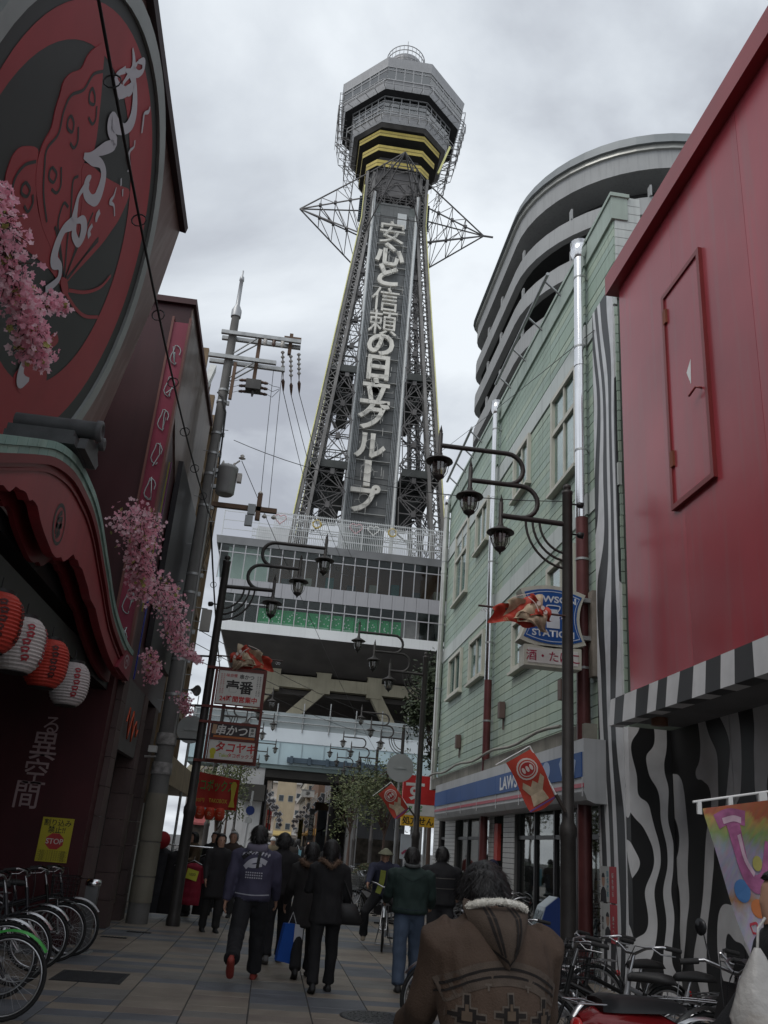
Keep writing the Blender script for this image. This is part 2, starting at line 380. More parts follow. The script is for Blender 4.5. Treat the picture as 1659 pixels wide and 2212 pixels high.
    for k in range(48):
        z = 30+k*.78
        for s in (-1, 1): b.fbox(F, TX+s*2.0-.42, TX+s*2.0+.42, z-.02, z+.02, -.16, -.1)
    tag(b.build('sign_rungs', m_tdk, T), kind='stuff')
    mch = M('cream_letter', (.72, .7, .64), .6, 0, .1, 1.5, streak=.3); mns = M('letter_neon', (.42, .42, .4), .4, .2)
    for ch, x, z in zip('安心と信頼の日立グルーブ', (0,)*12, (63.84, 60.95, 58.25, 55.13, 52.25, 49.6, 46.86, 44.18, 41.39, 38.07, 35.1, 32.5)):
        if ch == 'ブ': ch = 'プ'
        dx = -.12-.012*(63.84-z)
        if ch == 'ー':
            b = MB(); b.fbox(F, TX+dx-.32, TX+dx+.32, z-1.35, z+1.35, .2, .45); b.build('character', mch, T)
        else: text('character', ch, F, 3.15, .15, mch, T, TX+dx, z, .0 if ch in '頼信安' else .03, .14, sx=1.0)
        # the neon tubing in front of and around every character
        b = MB(); rr = random.Random(int(z*10))
        for k in range(7):
            x0 = TX+dx+rr.uniform(-1.35, 1.35); z0 = z+rr.uniform(-1.35, 1.35); x1 = x0+rr.choice((0, rr.uniform(-1, 1))); z1 = z0+rr.uniform(-1.2, 1.2)
            b.tube([F(x0, z0, .52), F(x1, z0, .52), F(x1, z1, .52)], .026, 4)
        c0 = (TX+dx+rr.uniform(-.5, .5), z+rr.uniform(-.4, .4)); b.tube([F(c0[0]+.55*math.cos(a/10*2*PI), c0[1]+.55*math.sin(a/10*2*PI), .52) for a in range(11)], .026, 4)
        b.fbox(F, TX-1.66, TX+1.66, z-1.5, z-1.44, -.15, .12)
        tag(b.build('neon_tubing', mns, T), kind='stuff')
    # top of the sign: two lattice panels
    b = MB(); b.fbox(F, TX+.35, TX+1.35, 64.9, 66.9, -.2, -.1); b.build('white_panel', m_wht, T)
    # ---- observation decks: octagons
    def octa(a, b_): return [(a, -b_), (b_, -a), (b_, a), (a, b_), (-a, b_), (-b_, a), (-b_, -a), (-a, -b_)]
    def ring(name, lo, hi, m, parent=T, cap=True):
        """solid between two octagons (a, b, z)"""
        b = MB(); P0 = [(TX+x, TY+y, lo[2]) for x, y in octa(lo[0], lo[1])]; P1 = [(TX+x, TY+y, hi[2]) for x, y in octa(hi[0], hi[1])]
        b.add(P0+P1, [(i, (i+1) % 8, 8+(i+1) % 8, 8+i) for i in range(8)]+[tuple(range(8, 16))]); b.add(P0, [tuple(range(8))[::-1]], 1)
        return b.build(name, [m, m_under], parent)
    ring('neck', (1.9, 2.9, 70), (2.3, 3.3, 78), m_tdk)
    for a, h, z0, z1 in ((2.5, 3.6, 73.5, 74.35), (2.52, 4.15, 75.2, 76.0), (2.55, 4.65, 76.9, 77.65)):
        ring('yellow_band', (a, h, z0), (a+.02, h+.05, z1), m_gold)
        ring('band_groove', (a+.015, h+.03, (z0+z1)/2-.04), (a+.015, h+.06, (z0+z1)/2+.04), M('band_dark_trim', (.25, .19, .06), .6), T)  # thin ring in a darker yellow round the middle of the band
    ring('deck_underside', (2.4, 4.9, 77.9), (2.52, 5.35, 78.15), m_tdk)
    ring('lower_deck_fascia', (2.52, 5.4, 78.16), (2.54, 5.6, 78.75), m_deck)
    ring('lower_deck_room', (2.2, 5.1, 78.76), (2.2, 5.3, 81.7), m_in)
    ring('upper_deck_fascia', (2.5, 6.75, 81.72), (2.54, 6.95, 82.45), m_deck)
    ring('upper_deck_room', (2.2, 6.5, 82.46), (2.25, 6.7, 84.75), m_in)
    ring('roof_fascia', (2.5, 7.15, 84.76), (2.56, 7.35, 85.9), m_deck)
    def window_band(lo, hi, nm):
        # one pane per bay on every face that the street sees, frames between
        P0 = octa(lo[0], lo[1]); P1 = octa(hi[0], hi[1])
        fr = MB()
        for f in (7, 0, 1, 6, 5):
            A0, B0 = V((*P0[f], lo[2])), V((*P0[(f+1) % 8], lo[2])); A1, B1 = V((*P1[f], hi[2])), V((*P1[(f+1) % 8], hi[2])); O = V((TX, TY, 0))
            n = 5
            for k in range(n):
                for v0, v1 in ((.02, .72), (.76, .98)):
                    q = [A0.lerp(B0, (k+.04)/n).lerp(A1.lerp(B1, (k+.04)/n), v0), A0.lerp(B0, (k+.96)/n).lerp(A1.lerp(B1, (k+.96)/n), v0),
                         A0.lerp(B0, (k+.96)/n).lerp(A1.lerp(B1, (k+.96)/n), v1), A0.lerp(B0, (k+.04)/n).lerp(A1.lerp(B1, (k+.04)/n), v1)]
                    b = MB(); b.add([p+O for p in q], [(0, 1, 2, 3)]); b.build('pane', m_tglass, T)
            for k in range(n+1): fr.bar(A0.lerp(B0, k/n)+O, A1.lerp(B1, k/n)+O, .1)
            fr.bar(A0.lerp(A1, .74)+O, B0.lerp(B1, .74)+O, .09); fr.bar(A0+O, B0+O, .12); fr.bar(A1+O, B1+O, .12)
        fr.build('window_frame', m_deck, T)
    window_band((2.42, 5.62, 79.35), (2.44, 5.8, 81.6), 'l'); window_band((2.46, 6.98, 82.95), (2.5, 7.12, 84.7), 'u')
    ring('lower_deck_parapet', (2.42, 5.56, 78.76), (2.42, 5.62, 79.33), M('deck_panel', (.25, .25, .255), .5, .2, .12, 1, streak=.3)); ring('upper_deck_parapet', (2.44, 6.9, 82.46), (2.45, 6.96, 82.93), M('deck_panel', (.25, .25, .255)))
    for a, h, z in ((2.75, 6.3, 79.0), (2.85, 7.6, 82.25)):         # outer walkway rails with struts
        b = MB(); O = V((TX, TY, 0)); q = octa(a, h); ci = octa(2.5, h-.85)
        for f in range(8):
            p0, p1 = V((*q[f], z))+O, V((*q[(f+1) % 8], z))+O
            for dz in (0, -.55): b.bar(p0+V((0, 0, dz)), p1+V((0, 0, dz)), .07)
            c0, c1 = V((*ci[f], z-.5))+O, V((*ci[(f+1) % 8], z-.5))+O
            for k in range(5): b.bar(p0.lerp(p1, k/5), p0.lerp(p1, k/5)-V((0, 0, 1.3)), .05); b.bar(p0.lerp(p1, k/5)-V((0, 0, .5)), c0.lerp(c1, k/5), .06)
        b.build('walkway_rail', m_deck, T)
    for s in (-1, 1):          # steel cages that hang beside the decks
        b = MB(); xo = [7.6, 7.3, 6.9, 6.2, 6.0, 4.9]; zo = [84.9, 80, 78.1, 77.6, 74.9, 73]
        for y in (-2.2, -1.1, 0, 1.1, 2.2):
            for k in range(5): b.bar((TX+s*xo[k], TY+y, zo[k]), (TX+s*xo[k+1], TY+y, zo[k+1]), .055); b.bar((TX+s*xo[k], TY+y, zo[k]), (TX+s*(xo[k]-.9), TY+y, zo[k]), .04)
        for k in range(10):
            z = 73+k*1.3; x = float(np.interp(z, zo[::-1], xo[::-1])); b.bar((TX+s*x, TY-2.2, z), (TX+s*x, TY+2.2, z), .045); b.bar((TX+s*x, TY-2.2, z), (TX+s*(x-.9), TY-2.2, z), .04)
        b.build('hanging_cage', m_tdk, T)
    b = MB(); b.lathe([(2.15, 85.9), (2.2, 92.6), (2.1, 93.1), (1.2, 93.5), (0.01, 93.6)], 28, (TX, TY, 0)); b.build('top_drum', M('drum_panel', (.33, .33, .34), .5, .2, .1, 1, streak=.3), T)
    b = MB()
    for k in range(28):
        a = 2*PI*k/28; b.bar((TX+2.3*math.cos(a), TY+2.3*math.sin(a), 90), (TX+2.36*math.cos(a), TY+2.36*math.sin(a), 94.1), .06)
    for z in (92.2, 93.4, 94.1): b.tube([(TX+2.36*math.cos(2*PI*k/28), TY+2.36*math.sin(2*PI*k/28), z) for k in range(29)], .06, 5)
    b.tube([(TX+.1, TY, 93), (TX+.1, TY, 97.6)], .04, 5)
    b.build('top_rail', m_deck, T)
    # ---- the four truss arms
    for ax in ((-1, 0), (1, 0), (0, -1), (0, 1)):
        b = MB(); d = V((ax[0], ax[1], 0)); s = V((-ax[1], ax[0], 0)); O = V((TX, TY, 0))
        tip = O+d*(10.9 if ax != (-1, 0) else 10.6)+V((0, 0, 68.9)); roots = [O+d*3.4+s*e*3.1+V((0, 0, z)) for e in (-1, 1) for z in (64.2, 72.6)]+[O+d*3.4+s*e*3.3+V((0, 0, 69.0)) for e in (-1, 1)]
        for r_ in roots: b.bar(r_, tip, .12)
        for t in (.22, .45, .68):
            P = [r_.lerp(tip, t) for r_ in roots]
            for i, j in ((0, 2), (1, 3), (4, 5), (0, 4), (1, 4), (2, 5), (3, 5)): b.bar(P[i], P[j], .07)
            Q = [r_.lerp(tip, max(0, t-.22)) for r_ in roots]
            for i, j in ((0, 4), (4, 1), (2, 5), (5, 3), (4, 5)): b.bar(Q[i], P[j], .065)
            for i in (4, 5): b.box(P[i].x-.16, P[i].x+.16, P[i].y-.16, P[i].y+.16, P[i].z-.16, P[i].z+.16)
        if ax == (1, 0): b.tube([tip-d*.6, tip+d*1.1], .13, 6)
        b.build('truss_arm', m_tdk, T)
    for s in (-1, 1):           # billboards of lamp tubes beside the neck
        b = MB(); b.box(TX+s*3.3-.7, TX+s*3.3+.7, TY-2.6, TY-2.5, 66.2, 69.8)
        for k in range(12): b.box(TX+s*3.3-.68, TX+s*3.3+.68, TY-2.68, TY-2.6, 66.4+k*.29, 66.5+k*.29)
        b.build('lamp_screen', M('lamp_screen_blue', (.08, .1, .12), .4, .3, .5, 9), T)
    b = MB(); b.bar((TX+4.4, TY-4.6, 72.7), (TX+5.6, TY-4.4, 77), .22); b.build('yellow_tube', m_neon, T)
tower()
# ================================================================== building that carries the tower
m_clad = M('base_grey_panel', (.4, .4, .42), .5, .1, .08, .4, streak=.15)
m_mull = M('base_mullion', (.42, .42, .43), .45, .3, .08, 1)
m_bgl = glass('base_glass', (.85, .9, .89), .04, 0.)
m_conc = M('ochre_concrete', (.4, .365, .27), .8, 0, .15, .7, .2, 8, streak=.25)
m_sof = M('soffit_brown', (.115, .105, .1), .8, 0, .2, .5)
def box_me(name, w, d, h, m):
    b = MB(); b.box(0, w, 0, d, 0, h); me = bpy.data.meshes.new(name); me.from_pydata(b.v, [], b.f); me.materials.append(m); return me
def base_building():
    T = thing('tower_base_building', 'grey glazed building with white lower band that carries the tower', 'building', (5.8, 80, 12))
    XL, XR, Y0, Y1 = -6.6, 18.4, 70., 90.; F = FF(Y0)
    def lx(z): return -5.85-(z-17.2)*.165        # the left end leans outwards
    b = MB()
    for z0, z1, d in ((17.2, 18.02, -.35),): b.add([(lx(z0), Y0+d, z0), (XR, Y0+d, z0), (XR, Y0+d, z1), (lx(z1), Y0+d, z1), (lx(z0), Y1, z0), (XR, Y1, z0), (XR, Y1, z1), (lx(z1), Y1, z1)], [(0, 1, 2, 3), (1, 5, 6, 2), (5, 4, 7, 6), (4, 0, 3, 7), (3, 2, 6, 7), (0, 4, 5, 1)])
    b.build('white_band', M('band_white', (.76, .78, .78), .45, 0, .05, .5, streak=.12), T)
    def slab(name, z0, z1, m, d=0., l=0.): 
        b = MB(); b.add([(lx(z0)-l, Y0-d, z0), (XR, Y0-d, z0), (XR, Y0-d, z1), (lx(z1)-l, Y0-d, z1), (lx(z0)-l, Y1, z0), (XR, Y1, z0), (XR, Y1, z1), (lx(z1)-l, Y1, z1)], [(0, 1, 2, 3), (1, 5, 6, 2), (5, 4, 7, 6), (4, 0, 3, 7), (3, 2, 6, 7), (0, 4, 5, 1)]); return b.build(name, m, T)
    slab('middle_floor', 20.4, 21.6, M('floor_core', (.2, .2, .2), .7)); slab('roof_slab', 24.62, 25.3, M('roof_edge', (.2, .205, .21), .6, .2, .15, .7), .12, .15)
    # rooms behind the glass
    b = MB(); b.box(lx(22)+.5, XR, Y0+2.4, Y0+2.6, 21.6, 24.62); b.build('upper_room_wall', M('brown_room', (.17, .09, .06), .8, 0, .25, .25), T)
    b = MB(); b.box(-6.2, -2.6, Y0+.6, Y0+.7, 21.6, 24.6); b.build('pale_blind', M('pale_blind', (.5, .55, .5), .8, 0, .06, 1), T)
    b = MB(); b.box(lx(18)+.5, XR, Y0+3, Y0+3.2, 18.02, 20.4); b.build('lower_room_wall', M('unlit_room_backing2', (.06, .058, .055), .8, 0, .4, .4), T)
    for k in range(12):
        b = MB(); b.box(-3.0+k, -2.04+k, Y0+.25, Y0+.3, 18.05, 19.45); o = b.build('green_poster', M('green_poster', (.025, .3, .1), .5, 0, .12, 2), T)
        p = MB(); r_ = random.Random(k)
        for q in range(7): x = -2.9+k+r_.random()*.75; z = 18.35+r_.random()*.95; p.box(x, x+.1, Y0+.24, Y0+.248, z, z+.1)
        for q in range(3): p.box(-2.95+k, -2.1+k, Y0+.24, Y0+.247, 18.15+q*.07, 18.18+q*.07)
        p.build('print', M('poster_white', (.6, .65, .6), .5), o)
    b = MB(); b.box(9, 10.6, Y0+.7, Y0+.8, 18.05, 19.8); b.build('pinkish_panel', M('pinkish', (.35, .27, .27), .7), T)
    for k in range(9):      # people-height things inside the upper room
        x = -1.5+k*1.9; b = MB(); b.box(x, x+.7, Y0+1.3, Y0+2.0, 21.6, 22.5+.25*(k % 3)); b.build('room_furniture', M('furn%d' % (k % 3), ((.05, .05, .05), (.25, .22, .18), (.05, .1, .09))[k % 3], .7), T)
    # bays
    n = 24; w = (XR-lx(21))/n
    pm = {'p1': box_me('pane', w-.1, .02, 2.2, m_bgl), 'p2': box_me('pane', w-.1, .02, .58, m_bgl), 'p3': box_me('pane', w-.1, .02, 1.5, m_bgl), 'p4': box_me('pane', w-.1, .02, .6, m_bgl),
          'sp': box_me('spandrel_panel', w-.03, .1, 1.24, m_clad), 'mu': box_me('mullion', .08, .14, 2.98, m_mull), 'ml': box_me('mullion', .08, .14, 2.36, m_mull)}
    def put(k, x, z, y): inst(pm[k].name.split('.')[0], pm[k], Matrix.Translation((x, y, z)), T)
    for i in range(n):
        x = lx(23)+i*w if i else lx(23)
        put('p1', x+.05, 21.66, Y0+.02); put('p2', x+.05, 24.0, Y0+.02); put('mu', x-.04, 21.64, Y0-.08)
        x2 = lx(19)+i*(XR-lx(19))/n
        put('p3', x2+.05, 18.05, Y0+.02); put('p4', x2+.05, 19.72, Y0+.02); put('ml', x2-.04, 18.03, Y0-.08)
        put('sp', lx(21)+i*w, 20.38, Y0-.11)
    for z in (23.93, 19.63): 
        b = MB(); b.box(lx(z), XR, Y0-.06, Y0+.05, z-.045, z+.045); b.build('transom', m_mull, T)
    b = MB(); b.add([(lx(z), y, z) for z in (18.03, 24.6) for y in (Y0+.1, Y1)], [(0, 1, 3, 2)]); b.build('end_wall', M('end_glass', (.3, .36, .35), .3, .1, .1, .6), T)
    # underside and the frame below
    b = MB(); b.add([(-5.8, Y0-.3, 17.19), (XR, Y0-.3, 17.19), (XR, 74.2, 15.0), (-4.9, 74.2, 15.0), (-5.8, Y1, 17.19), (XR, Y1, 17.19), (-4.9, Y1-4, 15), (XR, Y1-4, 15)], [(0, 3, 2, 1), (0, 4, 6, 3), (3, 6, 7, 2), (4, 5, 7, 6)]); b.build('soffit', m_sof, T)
    b = MB(); b.box(-4.6, XR-1, 75.4, 75.6, 14.9, 17.0); b.build('clerestory_wall', M('clerestory', (.1, .1, .105), .6, 0, .3, .5), T)
    for k in range(11): b = MB(); b.box(-3.8+k*1.7, -2.4+k*1.7, 75.3, 75.38, 15.1, 16.4); b.build('clerestory_pane', M('dim_glass', (.12, .13, .14), .15, 0, .2, .4), T)
    Y = 74.
    def frame(Yf, m=m_conc):
        b = MB(); b.box(-3.9, 17, Yf-.45, Yf+.45, 13.75, 14.75); b.build('ring_beam', m, T)
        for x in (3.1, 7.45, 11.8, -1.2): b = MB(); b.box(x-.6, x+.6, Yf-.5, Yf+.5, 13.45, 15.2); b.build('node_block', m, T)
        for a, c in (((3.1, 15), (.7, 17.3)), ((3.1, 15), (5.28, 17.3)), ((7.45, 15), (5.28, 17.3)), ((7.45, 15), (9.8, 17.3)), ((-1.2, 15), (.7, 17.3)), ((-1.2, 15), (-3.4, 17.3)), ((11.8, 15), (9.8, 17.3))):
            b = MB(); b.bar((a[0], Yf, a[1]), (c[0], Yf, c[1]), .7, .55, (0, 1, 0)); b.build('brace', m, T)
        for a, c in (((3.05, 13.9), (-6.3, 4.2)), ((7.5, 13.9), (13.3, 4.2)), ((11.8, 13.9), (17.5, 4.2)), ((-1.2, 13.9), (-7, 6))):
            b = MB(); b.bar((a[0], Yf, a[1]), (c[0], Yf, c[1]), .95, .86, (0, 1, 0)); b.build('raking_leg', m, T)
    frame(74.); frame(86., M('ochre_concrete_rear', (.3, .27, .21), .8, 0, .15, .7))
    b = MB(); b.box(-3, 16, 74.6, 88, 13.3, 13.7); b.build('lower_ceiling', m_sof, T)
    # roof fence of white pickets
    def fence(x0, x1, y, z0, z1, step=.17):
        R_ = MB()
        for z in (z0+.12, (z0+z1)/2, z1-.12): R_.box(x0, x1, y-.035, y+.035, z-.04, z+.04)
        R_.build('fence_rail', m_wht, T)
        P_ = MB(); x = x0
        while x < x1: P_.box(x-.022, x+.022, y-.06, y-.03, z0, z1); x += step
        tag(P_.build('fence_pickets', m_wht, T), kind='stuff')
    fence(-2.7, 13.5, 71, 25.4, 28.4); fence(-4.5, -2.75, 71.6, 25.4, 26.9); fence(-2.7, 13.5, 73.2, 25.4, 28.7)
    for z in (26.1, 26.9, 27.7): b = MB(); b.box(-7, 14, 70.4, 70.44, z, z+.05) ; b.build('guard_wire', m_wht, T)
    for k in range(8): b = MB(); b.box(-7+k*3, -6.94+k*3, 70.38, 70.46, 25.3, 27.8); b.build('guard_post', m_wht, T)
    def heart(x, z, s, m):
        pts = [(s*16*math.sin(t)**3/16, s*(13*math.cos(t)-5*math.cos(2*t)-2*math.cos(3*t)-math.cos(4*t))/16) for t in [2*PI*k/24 for k in range(25)]]
        b = MB(); b.tube([(x+p, 70.8, z+q) for p, q in pts], .05, 5); b.build('neon_heart', m, T)
    heart(4.45, 27.6, .55, M('pink_tube', (.6, .4, .42), .4)); heart(6.0, 27.6, .5, M('pale_tube', (.75, .75, .72), .4)); heart(-2.2, 27.7, .5, M('pink_tube', (.6, .4, .42)))
    for x in (1.0, 7.7):
        b = MB()
        for k in range(9): a = k*2*PI/9; b.tube([(x+.42*math.cos(a+q*.5)*(1-.1*q), 70.85, 27.6+.42*math.sin(a+q*.5)*(1-.1*q)) for q in range(4)], .045, 4)
        tag(b.build('yellow_flower_neon', M('ochre_tube', (.55, .42, .12), .4), T), kind='stuff')
    b = MB(); b.box(-4.2, -.8, 73, 76, 25.3, 27.6); b.build('roof_hut', M('roof_hut_white', (.6, .61, .62), .6, 0, .1, 1), T)
base_building()

# ================================================================== sheeted footbridge in front of the tower
def hoarding():
    T = thing('sheeted_overpass', 'pale blue sheeted overpass crossing the street below the tower', 'overpass', (4, 61, 0))
    b = MB(); b.box(-6, 14.5, 60, 63.5, 6.32, 7.8); b.build('lower_sheeting', M('blue_sheet', (.42, .54, .58), .35, 0, .08, .5, .25, 1.2), T)
    b = MB(); b.box(-6, 14.5, 59.95, 63.5, 7.81, 8.7); b.build('upper_sheeting', M('white_sheet', (.62, .68, .72), .35, 0, .06, .5, .3, 1.0), T)
    b = MB(); b.box(-6, 14.5, 59.98, 60.03, 8.71, 9.75); b.build('mesh_screen', M('grey_mesh', (.3, .34, .35), .6, 0, .12, .7, .2, 4), T)
    for k in range(12): b = MB(); b.tube([(-5.8+k*1.8, 59.9, 8.5), (-5.8+k*1.8, 59.9, 10.3+.15*(k % 3))], .04, 6); b.build('scaffold_pole', steel, T)
    for z in (9.1, 9.5): b = MB(); b.tube([(-6, 59.86, z), (14.5, 59.86, z)], .035, 6); b.build('scaffold_rail', steel, T)
    for k in range(14): b = MB(); b.box(-6+k*1.5, -5.97+k*1.5, 59.94, 59.99, 6.33, 7.8); b.build('sheet_seam', M('seam_grey', (.35, .42, .45), .5), T)
    b = MB(); b.box(.6, 8.2, 59.6, 59.95, 6.5, 6.82); b.build('cable_tray', M('blue_steel', (.07, .1, .13), .5, .3, .2, 1), T)
    for k in range(7): b = MB(); b.box(.8+k*1.2, 1.0+k*1.2, 59.5, 60, 6.42, 6.9); b.build('tray_bracket', M('blue_steel', (.07, .1, .13)), T)
    b = MB(); b.box(-6, 14.5, 60.1, 63.4, 6.05, 6.31); b.build('bridge_edge', M('green_grey_edge', (.2, .26, .26), .6, .1, .15, .6), T)
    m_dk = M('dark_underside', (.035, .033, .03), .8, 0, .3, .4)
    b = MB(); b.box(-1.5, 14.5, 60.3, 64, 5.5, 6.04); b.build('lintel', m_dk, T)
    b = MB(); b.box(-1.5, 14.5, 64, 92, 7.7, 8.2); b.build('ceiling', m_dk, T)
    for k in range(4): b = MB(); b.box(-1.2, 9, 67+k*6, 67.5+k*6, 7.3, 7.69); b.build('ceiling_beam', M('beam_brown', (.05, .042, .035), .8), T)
    b = MB(); b.box(-3.9, -.75, 60.2, 62, 0, 6.04); b.build('pier', M('white_pier', (.42, .42, .42), .6, 0, .1, .8, streak=.3), T)
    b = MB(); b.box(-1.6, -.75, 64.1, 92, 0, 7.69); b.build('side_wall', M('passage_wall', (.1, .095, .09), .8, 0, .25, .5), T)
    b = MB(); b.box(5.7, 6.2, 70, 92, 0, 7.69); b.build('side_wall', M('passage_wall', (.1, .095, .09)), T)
    for x, y in ((5.1, 61), (9.5, 61), (13.5, 61)): b = MB(); b.box(x, x+.7, y, y+.8, 0, 6.04); b.build('pier', M('dark_pier', (.13, .13, .13), .7, 0, .2, 1), T)
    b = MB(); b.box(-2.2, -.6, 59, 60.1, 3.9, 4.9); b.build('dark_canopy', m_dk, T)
hoarding()

# ================================================================== the far street seen under the tower
def far_building(name, label, x0, x1, y0, y1, h, col, side, floors, ncol, wcol=(.05, .055, .06), cat='building', balc=False, awn=None):
    T = thing(name, label, cat, ((x0+x1)/2, (y0+y1)/2, 0), 'buildings in the far street')
    mw = M('wall_'+label[:24], col, .8, 0, .12, .5, streak=.25); b = MB(); b.box(x0, x1, y0, y1, 0, h); b.build('wall', mw, T)
    mg = M('far_window_glass', (.06, .07, .08), .12, 0, .3, .5); fr = M('far_window_frame', (.4, .4, .38), .6)
    b = MB(); b.box(x0-.2, x1+.2, y0-.2, y1+.2, h, h+.35); b.build('roof_edge', M('far_roof', (.22, .21, .2), .8), T)
    F, L_ = {'L': (FL(x1), (y0, y1)), 'R': (FRt(x0), (-y1, -y0)), 'F': (FF(y0), (x0, x1))}[side]
    faces = [(F, L_)] + ([(FF(y0), (x0, x1))] if side != 'F' else [])
    for Fc, (a, c) in faces:
        for i in range(floors):
            z = 3.2+i*(h-3.4)/floors
            for k in range(ncol):
                u = a+(c-a)*(k+.22)/ncol; u2 = a+(c-a)*(k+.78)/ncol
                b = MB(); b.fbox(Fc, u, u2, z+.5, z+1.7, .0, .05); o = b.build('window', fr, T)
                b = MB(); b.fbox(Fc, u+.07, u2-.07, z+.57, z+1.63, .051, .06); b.build('pane', mg, o)
            if balc: b = MB(); b.fbox(Fc, a, c, z-.1, z+.45, .02, .6); b.build('balcony', M('far_balcony', (.45, .43, .4), .7), T)
        b = MB(); b.fbox(Fc, a+.2, c-.2, .1, 2.5, .0, .04); b.build('shopfront', M('far_shop_%s' % side, (.12, .1, .08), .5, 0, .6, 1.5), T)
        if awn: b = MB(); b.prism(Fr(Fc(a+.1, 2.6, 0), Fc.w, Fc.v), [(0, 0), (1.1, -.1), (1.1, .1), (0, .8)], 0, 0+(a-c)+.2); b.build('awning', M('awn_'+str(awn), awn, .7), T)
    return T
fb = far_building
fb('far_house', 'tan gabled shop house closing the far street', .6, 4.2, 176, 190, 13.5, (.4, .33, .23), 'F', 2, 2, awn=(.4, .3, .12))
fb('far_apartment_block', 'cream balcony apartment block rising behind the tan far house', -6, 7, 215, 230, 26, (.42, .36, .3), 'F', 6, 6, balc=True)
fb('far_shop', 'pale shop left of the far street, first beyond the passage', -9, -1.9, 96, 112, 11, (.33, .31, .3), 'L', 3, 5, awn=(.3, .08, .08))
fb('far_shop', 'peach shop left of the far street, second beyond the passage', -9, -1.3, 114, 134, 13, (.5, .33, .22), 'L', 3, 5)
fb('far_shop', 'white shop left of the far street, third beyond the passage', -9, -.5, 136, 160, 10, (.55, .54, .5), 'L', 2, 5, balc=True)
fb('far_shop', 'grey tall shop right of the far street, first beyond the passage', 6.3, 14, 95, 114, 14, (.2, .2, .21), 'R', 4, 5)
fb('far_shop', 'brown shop right of the far street, second beyond the passage', 5.6, 13, 116, 138, 12, (.22, .14, .1), 'R', 3, 5, awn=(.35, .2, .05))
fb('far_shop', 'beige shop right of the far street, third beyond the passage', 4.9, 12, 140, 168, 11, (.45, .4, .32), 'R', 3, 5, balc=True)
def diamond_arch(x, y, s, label):
    T = thing('diamond_lamp_standard', label, 'street lamp', (x, y, 0), 'diamond lamp standards in the far street')
    b = MB(); b.tube([(x, y, 0), (x, y, 6.6)], .1, 8); b.build('post', M('dark_post', (.08, .08, .09), .6), T)
    mf = M('white_diamond', (.62, .62, .64), .4); md = M('diamond_inner', (.1, .1, .11), .5)
    for r in range(4):
        for c in range(2):
            cx = x+s*(.35+r*.42); cz = 5.7-r*.62+c*.6-.2; d = .36; F = FF(y-.05)
            b = MB(); b.prism(F, [(cx-d, cz), (cx, cz-d), (cx+d, cz), (cx, cz+d)], 0, .06); o = b.build('diamond_panel', mf, T); d = .25
            b = MB(); b.prism(F, [(cx-d, cz), (cx, cz-d), (cx+d, cz), (cx, cz+d)], .061, .07); b.build('diamond_pattern', md, o)
diamond_arch(-.75, 97, 1, 'white diamond panel lamp standard left of the far street, nearer one'); diamond_arch(5.3, 97, -1, 'white diamond panel lamp standard right of the far street, nearer one')
diamond_arch(-.3, 125, 1, 'white diamond panel lamp standard left of the far street, farther one'); diamond_arch(4.7, 125, -1, 'white diamond panel lamp standard right of the far street, farther one')
def hang_sign(label, x, y, z0, z1, w, col, txt=None, tc=(.8, .8, .8), sz=.5):
    T = thing('hanging_sign', label, 'sign', (x, y, z0), 'signs in the far street')
    b = MB(); b.box(x-w/2, x+w/2, y, y+.25, z0, z1); b.build('board', M('hs_%s' % label[:14], col, .5, 0, .1, 1), T)
    b = MB(); b.box(x-w/2-.05, x+w/2+.05, y-.03, y+.28, z1, z1+.08); b.build('cap', steel, T)
    if txt: text('lettering', txt, FF(y), sz, .006, M('hst_%s' % label[:14], tc, .5), T, x, (z0+z1)/2, .02, vert=len(txt) > 1)
hang_sign('tall pale blue sign with dark bar right of the passage', 5.05, 91, .9, 4.7, .95, (.42, .48, .56), 'イ', (.05, .05, .12), .9)
hang_sign('brown sign board above the pale blue sign', 5.0, 92.4, 4.75, 5.5, 1.4, (.2, .12, .07))
hang_sign('white vertical lettering sign beside the dark far wall', 4.15, 94, 1.9, 4.9, .5, (.09, .09, .09), 'はきもの', (.6, .6, .55), .5)
hang_sign('small white sign high over the far street', 3.9, 105, 6.6, 7.3, 1.5, (.6, .6, .58), '寿', (.1, .1, .1), .55)
hang_sign('tall yellow sign figure at the end of the street', 2.9, 88, 1.6, 3.6, .4, (.72, .58, .05))
hang_sign('red vertical shop sign left of the far street', -.3, 130, 3, 5.6, .7, (.5, .07, .06), '酒場', (.8, .75, .6), .6)
